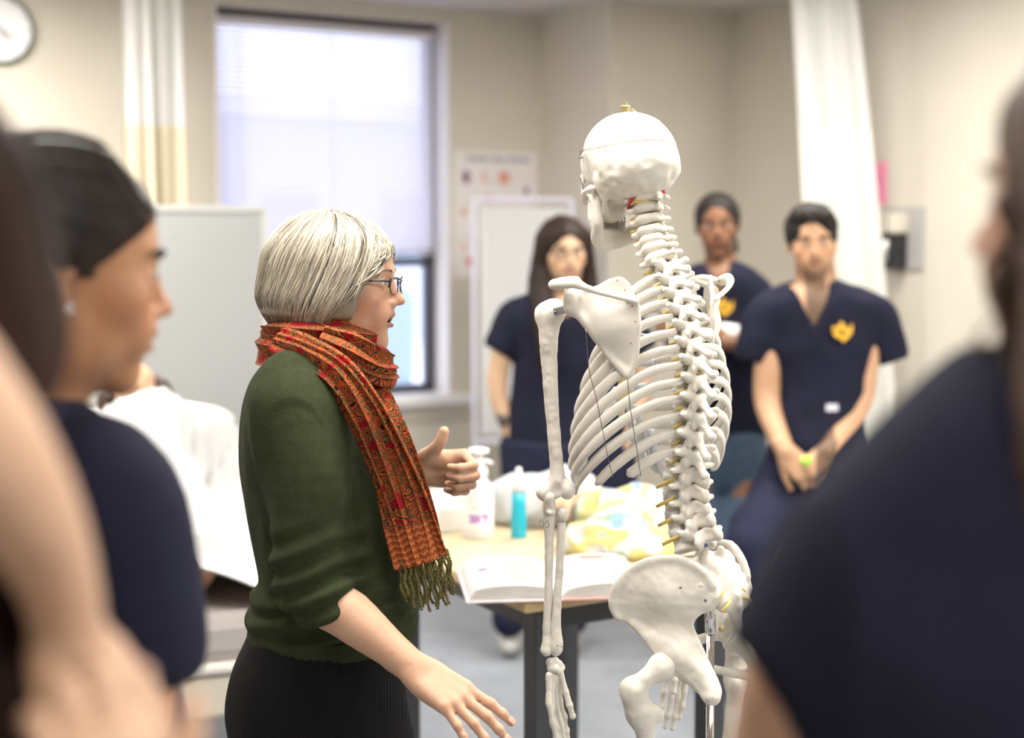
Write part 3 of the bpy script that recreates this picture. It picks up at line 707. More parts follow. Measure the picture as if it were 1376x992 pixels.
for i, p in enumerate(SPN):
    kd = 'c' if i < 7 else ('t' if i < 19 else 'l'); j0, j1 = max(i - 1, 0), min(i + 1, 23)
    t = SPN[j0] - SPN[j1]; t /= np.linalg.norm(t); tilt = math.atan2(t[1], t[2])
    sc_ = {'c': 1.22 + .02 * i, 't': 1.12 + .010 * (i - 7), 'l': 1.08 + .02 * (i - 19)}[kd]
    if kd == 'c' and i < 2: sc_ = 1.40 if i == 0 else 1.28
    o = bpy.data.objects.new('vertebra', vmesh[kd]); COL.objects.link(o); o.parent = sk; o.location = p; o.rotation_euler = (-tilt, R(random.uniform(-2, 2)), R(random.uniform(-3, 3))); o.scale = (sc_, sc_, sc_)
    if i < 23:
        q = (SPN[i] + SPN[i + 1]) / 2; gap = np.linalg.norm(SPN[i] - SPN[i + 1]); r_ = {'c': .0095, 't': .0150, 'l': .0232}[kd] * sc_
        if i > 0:
            d_ = MB(); d_.lathe([(r_ * .9, -gap * .22), (r_, -gap * .12), (r_ * 1.02, 0), (r_, gap * .12), (r_ * .9, gap * .22)], q, 20, Matrix.Rotation(-tilt, 3, 'X'), 1, .8); obj('spinal_disc', d_.v, d_.f, M_cart, sk, local=True)
        for s in sgn:
            b_ = np.array({'c': (.013, -.006, 0), 't': (.010, -.012, 0), 'l': (.016, -.014, 0)}[kd]) * sc_; e_ = np.array({'c': (.026, .002, -.006), 't': (.024, -.006, -.008), 'l': (.034, .008, -.016)}[kd])
            if i % 2 == 0 or kd == 'l': e_ = e_ * 1.12
            k_ = np.array((s, 1, 1)); n_ = MB(); n_.tube([q + b_ * k_, q + (b_ + e_) / 2 * k_, q + e_ * k_], [.0026, .0028, .0024] if kd != 'l' else [.0034, .0034, .003], 8); obj('spinal_nerve', n_.v, n_.f, M_nerve, sk, local=True, label='yellow nerve root')
        if i in (1, 2, 3, 4, 6, 8, 9, 11, 13):
            c_ = MB(); c_.tube([q + np.array((-.009, -.024 * sc_ - .004, 0)), q + np.array((.009, -.024 * sc_ - .004, 0))], .0034, 8); obj('spinal_cord', c_.v, c_.f, M_nerve, sk, local=True, label='yellow cord glimpsed between vertebrae')
a0 = SPN[0]
for s in sgn:
    q = MB(); q.tube([a0 + np.array(p) for p in ((s * .030, -.004, -.016), (s * .034, -.016, -.002), (s * .026, -.034, .010), (s * .012, -.046, .014), (s * .002, -.040, .024))], .0030, 8); obj('artery', q.v, q.f, M_red, sk, local=True, label='red artery tube under the skull')
q = MB(); q.tube([a0 + np.array(p) for p in ((-.034, -.022, -.006), (-.012, -.034, -.004), (.012, -.034, -.002), (.032, -.026, .002))], .003, 8); obj('spinal_nerve', q.v, q.f, M_nerve, sk, local=True, label='yellow nerve across the top of the neck')

# --- ribs, cartilage, breastbone
st_top, st_bot = SPN[8] + np.array((0, .088, -.035)), SPN[15] + np.array((0, .165, -.045))
def stern(t): return st_top * (1 - t) + st_bot * t
W_ = [.060, .086, .108, .124, .136, .144, .150, .152, .150, .143, .132, .12]
Dp = [.050, .068, .083, .095, .103, .109, .113, .114, .112, .107, .10, .095]
Dr = [.06, .09, .115, .135, .150, .158, .162, .160, .150, .138, .140, .140]
for i in range(12):
    c = SPN[7 + i]; w, d, dr = W_[i], Dp[i], Dr[i]; Dc = d - .030; fend = [138, 142, 144, 145, 145, 143, 140, 135, 128, 120, 88, 58][i]
    for s in sgn:
        pts = [(s * .014, -.012, .003), (s * .030, -.027, .001)]
        for ph in np.linspace(26, fend, 15):
            a = R(ph); pts.append((s * w * math.sin(a), Dc - d * math.cos(a), -dr * float(sstep(14, 138, ph))))
        P = spline(pts, 46) + c; r = np.interp(np.linspace(0, 1, 46), [0, .06, .15, .5, .93, 1], [.0060, .0060, .0080, .0092, .0090, .0060 if i < 10 else .0030])
        if i == 0: r = r * 1.0
        V, F_, _ = sweep(P, r * .98, 12, True, (.46, 1.0), (0, 0, 1), True); obj('rib', V, F_, M_bone, sk, local=True)
        if i < 10:
            e = P[-1]; tt = [0.06, .2, .34, .48, .62, .76, .88, .95, 1.0, 1.03][i]; g = stern(min(tt, 1.0)) + np.array((s * .016, .0, 0))
            if i > 6: g = g + np.array((s * (.006 + .014 * (i - 6)), -.004, -.012 * (i - 6)))
            tan = P[-1] - P[-4]; tan /= np.linalg.norm(tan)
            mid = e + tan * np.linalg.norm(g - e) * .35; cp = spline([e - tan * .006, mid, (mid + g) / 2 + np.array((0, .006, -.004)), g], 18)
            V, F_, _ = sweep(cp, .0068, 10, True, (.55, 1.0)); obj('costal_cartilage', V, F_, M_cart, sk, local=True, label='bluish white rib cartilage')
so = [U(Cp(stern(0) + np.array((-.012, 0, 0)), stern(0) + np.array((.012, 0, 0)), .013), .01), U(Cp(stern(.02), stern(.22), .018, .013), .01), U(Cp(stern(.22), stern(.85), .011, .014), .01), U(Cp(stern(.85), stern(1.12), .010, .004), .01)]
V, Lo = field(so, .0022); P, F = nets(V, Lo, .0022); cc_ = P.mean(0); P[:, 1] = cc_[1] + (P[:, 1] - cc_[1]) * 1.0
tv = (st_bot - st_top) / np.linalg.norm(st_bot - st_top); nn = np.cross(tv, (1, 0, 0)); dd = (P - st_top) @ nn; P = P - nn * (dd * .55)[:, None]
obj('breastbone', P, F, mat('sternum_cream', (0.66, 0.55, 0.30), 0.45), sk, local=True, label='yellowish breastbone seen through the ribs')
for pts in ([(787, 442), (789, 470), (792, 500), (800, 530), (806, 560), (812, 590), (818, 620), (824, 642)], [(843, 506), (846, 540), (851, 575), (856, 605), (861, 640)]):
    q = MB(); W = [L(x, y, 2.268) for x, y in pts]; q.tube(spline(W, 30), .0007, 5); obj('rib_wire', q.v, q.f, M_wire, sk, local=True, label='thin dark wire threaded across the ribs')

# --- shoulder blade (both sides), collar bone
Yp = 2.33; midx = 0.0
def lp(px, py, Y=Yp): q = L(px, py, Y); return q
# the blade is drawn square to the photo plane: work in world x-z, then turn into the skeleton frame
def world_plate(pix, Y, hfun, tfun, extra, h, name, cx, disp=None, plane=None):
    poly = [(at(x, y, Y).x, at(x, y, Y).z) for x, y in pix]; poly = smooth_poly(poly, 70)
    ops = [U(poly_plate(poly, hfun, tfun), .004)] + extra
    V, Lo = field(ops, h); P, F = nets(V, Lo, h); P = relax(P, F, 2)
    if disp: P = disp(P, normals(P, F))
    to = lambda P: np.stack([(P - S0) @ SR, (P - S0) @ SF, P[:, 2]], 1)
    if plane is not None:
        Q = to(P - 2 * ((P - plane[0]) @ plane[1])[:, None] * plane[1]); P = to(P)
    else:
        P = to(P); Q = P.copy(); Q[:, 0] = 2 * cx - Q[:, 0]
    a = obj(name, P, F, M_bone, sk, local=True); b = obj(name, Q, F[:, ::-1], M_bone, sk, local=True); return a, b
A_ = lambda x, y, Y=Yp: np.array(at(x, y, Y))
scx = A_(815, 440)
pix = [(764, 396), (777, 392), (800, 385), (822, 374), (838, 373), (850, 388), (857, 412), (859, 440), (856, 470), (852, 490), (843, 505), (832, 500), (818, 481), (803, 460), (788, 437), (775, 425), (764, 420)]
hf = lambda X, Z: Yp + .012 - .019 * np.exp(-((X - scx[0]) ** 2 + (Z - scx[2]) ** 2) / .0016) - (X - scx[0]) * .30
tf = lambda X, Z: .0034 + 0 * X + 0 * Z
def sY(x, y, o=0.0): a = at(x, y, Yp); return np.array((a.x, Yp - (a.x - scx[0]) * .30 + o, a.z))
A0_ = A_; A_ = lambda x, y, Y=Yp: sY(x, y, Y - Yp)
ex = chain([(A_(855, 405, Yp + .006), .0035), (A_(830, 399, Yp - .008), .0048), (A_(800, 391, Yp - .022), .0052), (A_(775, 383, Yp - .030), .0065), (A_(757, 382, Yp - .026), .0078), (A_(743, 383, Yp - .018), .0072)], .007)
ex += chain([(A_(775, 376, Yp - .026), .005), (A_(762, 378, Yp - .022), .006), (A_(746, 382, Yp - .016), .005)], .012)
ex += chain([(A_(768, 398, Yp + .002), .011), (A_(768, 414, Yp), .0125)], .012) + chain([(A_(843, 503, Yp + .01), .006), (A_(818, 478, Yp + .008), .0055), (A_(788, 436, Yp + .004), .0065), (A_(772, 418, Yp), .008)], .007)
ex += chain([(A_(857, 412, Yp + .012), .0036), (A_(858, 440, Yp + .012), .0040), (A_(854, 485, Yp + .012), .0042), (A_(843, 503, Yp + .01), .005)], .006)
ex += chain([(A_(790, 388, Yp + .012), .006), (A_(778, 385, Yp + .035), .006), (A_(764, 392, Yp + .045), .005)], .008) + [U(El(A_(769, 407, Yp + .003), (.0105, .012, .020)), .008)]
world_plate(pix, Yp, hf, tf, ex, .0020, 'shoulder_blade', -.018, disp=lambda P, N: P + N * (.0009 * vnoise(P, 50))[:, None])
for (x, y) in ((856, 432), (852, 411), (851, 436), (850, 461), (841, 500), (832, 377), (842, 390)):
    q = MB(); p = loc(A_(x - 3, y, Yp + .0045)); q.lathe([(.0001, 0), (.0013, 0), (.0013, .001), (.0001, .0012)], p, 8, Matrix.Rotation(R(90), 3, 'X'))
    obj('marker_dot', q.v, q.f, mat('dot_red', (0.22, 0.03, 0.05), .5) if 'dot_red' not in bpy.data.materials else bpy.data.materials['dot_red'], sk, local=True)
cl = [(L(778, 378, Yp - .005), .0068), (L(800, 380, Yp + .03), .0062), (L(830, 358, Yp + .10), .0056), (L(850, 352, Yp + .16), .0058), (L(862, 350, Yp + .20), .0075)]
cl = [(loc(A_(757, 383, Yp - .004)), .0075), (loc(A_(775, 379, Yp + .03)), .0062), (stern(0) + np.array((-.085, -.012, .022)), .0055), (stern(0) + np.array((-.045, .004, .012)), .0058), (stern(0) + np.array((-.018, .002, .006)), .0085)]
cp = spline([(*p, r) for p, r in cl], 16); bone_mir('collar_bone', chain([(q[:3], q[3]) for q in cp], .004, 1), .0022, -.018)

# --- arm
A_ = A0_
Ya = 2.405
def AL(px, py, dY=0.0): return L(px, py, Ya + dY)
hum = [U(El(AL(744, 418), (.021, .021, .021)), .01), U(El(AL(728, 422, .006), (.012, .013, .016)), .014)]
hum += chain([(AL(738, 426), .0205), (AL(737, 455), .0165), (AL(738, 485), .0138), (AL(741, 540), .0118), (AL(745, 590), .0112), (AL(748, 630), .0125), (AL(748, 652), .0165)], .012)
hum += [U(Cp(AL(733, 662, 0), AL(762, 662, 0), .0125, .0120), .012), U(El(AL(764, 655, .0), (.009, .010, .012)), .012), U(El(AL(730, 663), (.010, .012, .012)), .01), D(El(AL(750, 660, -.022), (.010, .012, .013)), .006), D(El(AL(752, 672, 0), (.004, .02, .009)), .006)]
bn = lambda P, N: P + N * (.0009 * vnoise(P, 60) + .0005 * vnoise(P, 160, 4))[:, None]
bone_mir('upper_arm_bone', hum, .0024, -.018, disp=bn)
q = MB(); M3 = Matrix.Rotation(-SA, 3, 'Z'); p = Vector(L(755, 417, Ya - .022)); q.box(p, (.014, .0016, .0068), M3 @ Matrix.Rotation(R(-14), 3, 'Y'), .0012); q.box(Vector(L(763, 413, Ya - .012)), (.0014, .010, .0068), M3, .001)
obj('shoulder_bracket', q.v, q.f, mat('bracket_metal', (.42, .44, .46), .3, metal=.8), sk, smooth=False, local=True, label='grey metal bracket joining shoulder and arm')
q = MB(); q.lathe([(.0001, 0), (.003, 0), (.003, .002), (.0001, .003)], L(746, 420, Ya - .0245), 12, Matrix.Rotation(R(90), 3, 'X')); obj('bracket_screw', q.v, q.f, M_wire, sk, local=True)
uln = chain([(AL(739, 668, -.010), .0095), (AL(738, 684), .0118), (AL(738, 705), .0092), (AL(738, 750), .0080), (AL(737, 800), .0072), (AL(735, 840), .0070), (AL(735, 862), .0085), (AL(734, 874), .0105)], .009) + [U(El(AL(740, 689, -.011), (.008, .006, .0045)), .004)]
bone_mir('ulna', uln, .0022, -.018, disp=bn)
rad = chain([(AL(756, 688), .0100), (AL(756, 693), .0100), (AL(755, 700), .0068), (AL(754, 716), .0082), (AL(752, 760), .0072), (AL(749, 800), .0072), (AL(747, 840), .0092), (AL(747, 862), .0120), (AL(747, 872), .0125)], .006)
bone_mir('radius', rad, .0022, -.018, disp=bn)
for (x, y) in ((749, 868), (755, 869)):
    q = MB(); q.lathe([(.0001, 0), (.0014, 0), (.0001, .0012)], AL(x, y, -.0128), 8, Matrix.Rotation(R(90), 3, 'X')); obj('pin', q.v, q.f, M_wire, sk, local=True)
q = MB(); q.tube(spline([AL(724, 703, -.006), AL(729, 698, -.012), AL(731, 706, -.013), AL(735, 700, -.013), AL(738, 707, -.012), AL(733, 709, -.013)], 20), .0006, 5); q.tube([AL(747, 701, -.008), AL(762, 701, -.008)], .0006, 5); obj('elbow_wire', q.v, q.f, M_wire, sk, local=True)
car = []
for (x, y, dy) in ((739, 890, 0), (746, 889, .004), (751, 893, .008), (740, 898, 0), (746, 899, -.003), (751, 902, .004), (754, 897, .012)): car += [U(El(AL(x, y, dy), (.0068, .0072, .0078)), .003)]
bone_mir('wrist_bones', car, .002, -.018, disp=bn)
fing = [[(738, 905, -.004), (737, 945, -.010), (743, 972, -.008), (748, 992, -.004), (751, 1006, .0)],
        [(741, 906, .0), (741, 948, .0), (748, 978, .002), (754, 1002, .006), (757, 1018, .01)],
        [(745, 906, .004), (747, 946, .010), (754, 974, .014), (759, 998, .018), (761, 1012, .022)],
        [(748, 904, .008), (752, 940, .020), (758, 964, .026), (761, 982, .030), (762, 994, .034)],
        [(752, 900, .010), (760, 930, .006), (765, 948, .004), (770, 964, .004)]]
for fg in fing:
    pts = [AL(x, y, d) for x, y, d in fg]; o = []
    for a, b in zip(pts[:-1], pts[1:]):
        u_ = b - a; a2, b2 = a + u_ * .06, b - u_ * .08; o += [U(Cp(a2, (a2 + b2) / 2, .0062, .0042), .003), U(Cp((a2 + b2) / 2, b2, .0042, .0058), .003)]
    bone_mir('finger_bones', o, .0018, -.018, disp=bn)

# --- pelvis
Yh = 2.33; pel = A_(890, 810, Yh)
pix = [(909, 750), (930, 756), (951, 772), (962, 790), (966, 803), (957, 817), (940, 826), (932, 838), (940, 858), (948, 875), (956, 895), (963, 915), (960, 930), (950, 934), (938, 926), (925, 912), (908, 902), (892, 886), (872, 868), (856, 850), (843, 844), (833, 841), (825, 828), (826, 808), (836, 785), (855, 766), (880, 754)]
hf = lambda X, Z: Yh + .020 - .020 * np.exp(-((X - pel[0] - .004) ** 2 / .0030 + (Z - pel[2] - .01) ** 2 / .0022)) - (X - pel[0]) * .35 - np.clip(pel[2] - .055 - Z, 0, 1) * .35
tf = lambda X, Z: .0045 + .010 * np.exp(-((X - at(905, 878, Yh).x) ** 2 + (Z - at(905, 878, Yh).z) ** 2) / .0012) + 0 * X
hY = lambda x, y, o=0.0: np.array((at(x, y, Yh).x, float(hf(at(x, y, Yh).x, at(x, y, Yh).z)) + o, at(x, y, Yh).z))
crest = [(957, 785), (945, 768), (925, 756), (905, 752), (882, 756), (858, 767), (840, 785), (829, 806), (827, 826), (833, 838)]
ex = chain([(hY(*c), .0072) for c in crest], .008) + [U(El(hY(903, 868, .004), (.034, .014, .026)), .02)] + chain([(hY(960, 800), .0085), (hY(952, 812), .008)], .008)
ex += chain([(hY(912, 880), .018), (hY(935, 893), .013), (hY(950, 915, -.004), .0135), (hY(951, 924, -.006), .0135)], .014) + chain([(hY(898, 868), .012), (hY(870, 858), .008), (hY(856, 846), .0075)], .012)
# pubic arm to the middle and ring to the sit bone
PN = np.array((math.cos(R(45)), math.sin(R(45)), 0)); PP = hY(965, 803) + PN * .042
pw = hY(965, 803) + PN * (.042 - .014) + np.array((-math.sin(R(45)), math.cos(R(45)), 0)) * .125; pw[2] = hY(900, 880)[2] - .030
isch = hY(951, 926, 0); pm = pw + np.array((0, 0, -.02))
ex += chain([(hY(902, 876), .012), ((hY(902, 876) + pw) / 2 + np.array((0, .01, .004)), .0085), (pw, .011)], .01) + chain([(pm, .009), ((pm + isch) / 2, .0075), (isch, .011)], .01)
ac = hY(893, 893, -.006)
ex += [D(El(A_(884, 898, Yh - .030), (.022, .024, .022)), .006)]
world_plate(pix, Yh, hf, tf, ex, .0026, 'hip_bone', 0.0, plane=(PP, PN), disp=lambda P, N: P + N * (.0014 * vnoise(P, 35) + .0006 * vnoise(P, 110, 3))[:, None])
for (x, y, r_) in ((914, 788, .0022), (947, 804, .003)):
    q = MB(); p = loc(hY(x, y, -.0062)); q.lathe([(.0001, -.001), (r_, -.001), (r_ * .5, .0008), (.0001, .0009)], p, 10, Matrix.Rotation(R(90), 3, 'X')); obj('screw_hole', q.v, q.f, M_wire, sk, local=True)
s1, s5 = L(948, 757, 2.375), L(992, 842, 2.335); md = (s1 + s5) / 2 + np.array((0, -.018, .008))
sp_ = spline([s1, md, s5], 7); rr = [.037, .035, .031, .026, .020, .014, .008]; so = []
for i in range(6): so += [U(Cp(sp_[i], sp_[i + 1], rr[i] * .62, rr[i + 1] * .62), .012)]
for i in range(5):
    for s in sgn:
        so += [U(El(sp_[i] + np.array((s * rr[i] * 1.05, .002, 0)), (rr[i] * .75, .012, .012)), .014), D(El(sp_[i] + np.array((s * .015, -.018, -.010)), (.005, .009, .005)), .003)]
    so += [U(El(sp_[i] + np.array((0, -.018 + .001 * i, -.004)), (.005, .008, .008)), .008)]
for s in sgn: so += [U(El(s1 + np.array((s * .040, .006, .0)), (.022, .014, .016)), .012), U(Cp(s1 + np.array((s * .018, -.016, .012)), s1 + np.array((s * .018, -.018, .026)), .007, .006), .006)]
so += chain([(s5, .008), (s5 + np.array((0, .012, -.02)), .005), (s5 + np.array((0, .024, -.032)), .0035)], .006)
sobj('sacrum', so, .0024, disp=lambda P, N: P + N * (.0014 * vnoise(P, 60) + .0007 * vnoise(P, 140, 3))[:, None])
for i in range(4):
    for s in sgn:
        a = sp_[i] + np.array((s * .015, -.014, -.010)); q = MB(); q.tube(spline([a, a + np.array((s * .005, -.008, .001)), a + np.array((s * .014, -.010, -.006)), a + np.array((s * .018, -.005, -.014))], 10), .0027, 8); obj('spinal_nerve', q.v, q.f, M_nerve, sk, local=True, label='short yellow nerve curling out of the sacrum')
q = MB(); q.lathe([(.0001, 0), (.0062, 0), (.0064, .001), (.0055, .003), (.0001, .0032)], L(969, 845, 2.37), 18, Matrix.Rotation(R(90), 3, 'X') ); q.box(Vector(L(969, 845, 2.3655)), (.0006, .0006, .0045), M3); obj('brass_screw', q.v, q.f, M_screw, sk, local=True, label='brass slotted screw below the sacrum')

# --- thigh bones, lower legs
Yf = 2.315
def FL(px, py, d=0.0): return L(px, py, Yf + d)
def bone_mirP(name, ops, h, disp=None):
    V, Lo = field(ops, h); P, F = nets(V, Lo, h); P = relax(P, F, 1)
    if disp: P = disp(P, normals(P, F))
    obj(name, P, F, M_bone, sk, local=True); n = np.array((PN @ SR, PN @ SF, 0)); Q = P - 2 * ((P - loc(PP)) @ n * 1.0)[:, None] * n; obj(name, Q, F[:, ::-1], M_bone, sk, local=True)
fo = [U(El(FL(890, 896, .008), (.0235, .0235, .0235)), .006)] + chain([(FL(886, 898, .004), .0165), (FL(868, 912, -.004), .0155), (FL(856, 925, -.004), .0175)], .012)
fo += [U(El(FL(846, 928, -.004), (.014, .016, .019)), .016), U(Cp(FL(850, 930, -.004), FL(856, 960, .0), .019, .018), .014), U(El(FL(884, 960, .006), (.011, .011, .012)), .016)]
fo += chain([(FL(862, 955), .020), (FL(868, 992, .004), .0155), (FL(878, 1090, .02), .0135), (FL(888, 1200, .03), .0145), (FL(893, 1270, .03), .021)], .02)
kn = FL(895, 1290, .03)
fo += [U(El(kn + np.array((-.022, -.006, 0)), (.019, .027, .022)), .014), U(El(kn + np.array((.022, -.006, 0)), (.019, .027, .022)), .014)]
bone_mirP('thigh_bone', fo, .003, disp=bn)
an = kn + np.array((.01, -.02, -.40))
bone_mirP('shin_bone', chain([(kn + np.array((0, 0, -.045)), .030), (kn + np.array((0, 0, -.08)), .018), ((kn + an) / 2, .012), (an + np.array((0, 0, .03)), .012), (an, .018)], .02), .004)
bone_mirP('fibula', chain([(kn + np.array((-.035, -.01, -.06)), .009), ((kn + an) / 2 + np.array((-.03, -.01, 0)), .006), (an + np.array((-.026, -.005, -.01)), .010)], .01), .004)
ft = [U(El(an + np.array((0, -.035, -.035)), (.02, .032, .02)), .01), U(El(an + np.array((0, .01, -.02)), (.022, .03, .016)), .02)]
for k in range(5): ft += chain([(an + np.array(((k - 2) * .010, .03, -.028)), .008), (an + np.array(((k - 2) * .016, .09, -.044)), .0055), (an + np.array(((k - 2) * .017, .125 - .01 * abs(k - 1), -.048)), .005)], .004)
bone_mirP('foot_bones', ft, .0035)
# --- stand
px0 = L(957, 900, 2.40); px1 = np.array((px0[0], px0[1], .06)); q = MB(); q.tube([L(953, 800, 2.40), L(955, 848, 2.40)], .0098, 18); q.tube([L(955, 846, 2.40), px1], .0068, 18); q.tube([L(955, 846, 2.40), L(955, 851, 2.40)], .0088, 18)
obj('stand_pole', q.v, q.f, M_chrome, sk, local=True)
for k in range(5):
    a = R(72 * k + 20); q = MB(); e = px1 + np.array((math.cos(a) * .26, math.sin(a) * .26, -.015)); q.tube([px1 + np.array((0, 0, .01)), (px1 + e) / 2 + np.array((0, 0, .02)), e], [.016, .014, .011], 10); obj('stand_foot', q.v, q.f, M_black, sk, local=True)
    q = MB(); q.lathe([(.006, -.012), (.024, -.012), (.024, .012), (.006, .012)], (e[0], e[1], .024), 14, Matrix.Rotation(a, 3, 'Z') @ Matrix.Rotation(R(90), 3, 'X')); obj('caster', q.v, q.f, M_black, sk, local=True)
# ------------------------------------------------------------------ building people
def skin_mat(name): return mat(name, (1, 1, 1), 0.5, attr='Col', sss=0.12, bump=(300, 0.12, 0.0008), spec=0.35)
M_skin = skin_mat('skin')
M_navy = mat('navy_scrub', (0.013, 0.014, 0.030), 0.85, noise=(6, 0.12), bump=(500, 0.15, 0.001), spec=0.15)
M_navy2 = mat('navy_trouser', (0.018, 0.020, 0.044), 0.85, noise=(6, 0.12), spec=0.15)
M_gold = mat('emblem_gold', (0.75, 0.42, 0.02), 0.5)
M_eye = mat('eye', (1, 1, 1), 0.15, attr='Col')
def head_ops(gap=0.0, nose=1.0, jaw=1.0, chin=1.0, lips=1.0, ears=True):
    """head in its own frame: x right, y to the face, z up, origin between the ears at eye height"""
    o = [U(El((0, -.016, .034), (.074, .092, .078)), .01), U(El((0, .030, .030), (.061, .056, .062)), .03), U(El((0, .034, -.030), (.056 * jaw, .052, .060)), .03),
         U(El((0, .022, -.070 - gap * .3), (.049 * jaw, .050, .036)), .03), U(El((0, .070, -.099 - gap * .8), (.021 * chin, .018, .017)), .022)]
    o += [U(El((0, .068, -.082 - gap), (.019, .0145, .018)), .015)]
    for s in (-1, 1):
        o += [U(El((s * .040, .056, -.024), (.021, .020, .020)), .022), D(El((s * .031, .092, .001), (.017, .014, .0105)), .012), U(Cp((s * .012, .083, .019), (s * .040, .070, .021), .0075, .006), .014),
              U(El((s * .031, .0725, .0), (.0150, .0135, .0125)), .004), D(El((s * .031, .0865, -.0005), (.0125, .0060, .0036), (0, 0, -s * 12)), .0015),
              U(El((s * .020, .075, -.055), (.018, .014, .020)), .018)]
    o += [U(Cp((0, .082, .010), (0, .100, -.024), .0065, .0085 * nose), .011), U(El((0, .1035, -.030), (.0095, .0105 * nose, .0085)), .006)]
    for s in (-1, 1): o += [U(El((s * .0115, .094, -.034), (.0068, .0088, .0062)), .004), D(El((s * .006, .0985, -.0405), (.0035, .005, .003)), .003)]
    o += [U(El((0, .082, -.052), (.026, .012, .016)), .014)]
    ul, ll = -.0545, -.0655 - gap
    for s in (-1, 1): o += [U(Cp((s * .003, .0945, ul + .001), (s * .020, .084, ul - .004), .0048 * lips, .0026), .005), U(Cp((0, .0925, ll), (s * .017, .083, ll + .004), .0054 * lips, .003), .005)]
    o += [D(El((0, .093, (ul + ll) / 2 - .001), (.021, .014 + gap, .0016 + gap * .55)), .003)]
    if ears:
        for s in (-1, 1):
            o += [U(El((s * .075, -.010, -.004), (.0055, .019, .031), (-10, 0, s * 20)), .006), D(El((s * .0815, -.005, .002), (.005, .010, .017), (-10, 0, s * 20)), .004), U(El((s * .0745, -.001, -.028), (.0055, .009, .010)), .006), U(El((s * .074, .004, -.006), (.004, .004, .007)), .004)]
    return o
def head_paint(Mh, sc, tone, lip, gap=0.0, extra=None):
    Mi = np.array(Mh.inverted())
    def f(P, N):
        Q = (P @ Mi[:3, :3].T + Mi[:3, 3]) / sc; c = np.tile(tone, (len(P), 1)).astype(float)
        c *= (1 + .05 * vnoise(P, 45) + .03 * vnoise(P, 160, 2))[:, None]
        x, y, z = Q.T; zc = -.060 - gap / 2
        w = np.exp(-((np.abs(x) / .021) ** 4)) * np.exp(-(((z - zc) / (.0085 + gap * .62)) ** 4)) * (y > .076)
        c = c * (1 - w)[:, None] + np.array(lip) * w[:, None]
        inside = (y > .05) & (y < .0885) & (np.abs(x) < .02) & (np.abs(z - zc) < .003 + gap * .45)
        if gap > 0: c[inside] = (.10, .02, .02)
        ch = np.exp(-(((np.abs(x) - .042) / .02) ** 2 + ((z + .03) / .02) ** 2)) * (y > .03) + .6 * np.exp(-((x / .012) ** 2 + ((z + .03) / .012) ** 2)) * (y > .09)
        c *= 1 - np.array((0, .16, .18)) * ch[:, None]
        if extra: c = extra(P, Q, c)
        return np.clip(c, 0, 1)
    return f
def eyes(root, Mh, sc, iris=(.10, .05, .03), m=None, look=(0, 0)):
    for s in (-1, 1):
        b = MB(); c = Vector((s * .031, .0735, 0)); r = .0116 * sc; cw = Mh @ (c * sc)
        b.lathe([(r * math.sin(a), -r * math.cos(a)) for a in np.linspace(0.02, math.pi - .02, 13)], (0, 0, 0), 18)
        V = np.array(b.v); d = np.array(Mh.to_3x3() @ Vector((look[0] - s * .04, 1, look[1]))); d /= np.linalg.norm(d); q = (V @ d) / r
        cols = np.where(q[:, None] > .955, (.01, .01, .01), np.where(q[:, None] > .86, iris, (.62, .58, .54)))
        obj('eyeball', V + np.array(cw), b.f, M_eye, root, cols=cols)
def brows(root, Mh, sc, m, th=.0028):
    for s in (-1, 1):
        b = MB(); pts = [Mh @ (Vector(p) * sc) for p in ((s * .013, .092, .018), (s * .026, .091, .0225), (s * .040, .083, .022), (s * .050, .070, .0165))]
        b.tube(spline(pts, 9), [th * .7 * sc, th * sc, th * 1.1 * sc, th * 1.1 * sc, th * sc, th * .9 * sc, th * .7 * sc, th * .5 * sc, th * .3 * sc], 6); b.build('eyebrow', m, root, smooth=True)
def frame_m(o, x, y, z):
    return Matrix(((x[0], y[0], z[0], o[0]), (x[1], y[1], z[1], o[1]), (x[2], y[2], z[2], o[2]), (0, 0, 0, 1)))
def hand_m(wrist, fwd, back):
    """frame: y along the fingers, z out of the back of the hand"""
    y = Vector(fwd).normalized(); z = Vector(back); z = (z - y * z.dot(y)).normalized(); x = y.cross(z); return frame_m(wrist, x, y, z)
FB = [(.027, .086, .042, .025, .020, .0086), (.009, .090, .046, .028, .021, .0088), (-.010, .086, .043, .026, .021, .0084), (-.027, .078, .034, .020, .018, .0076)]
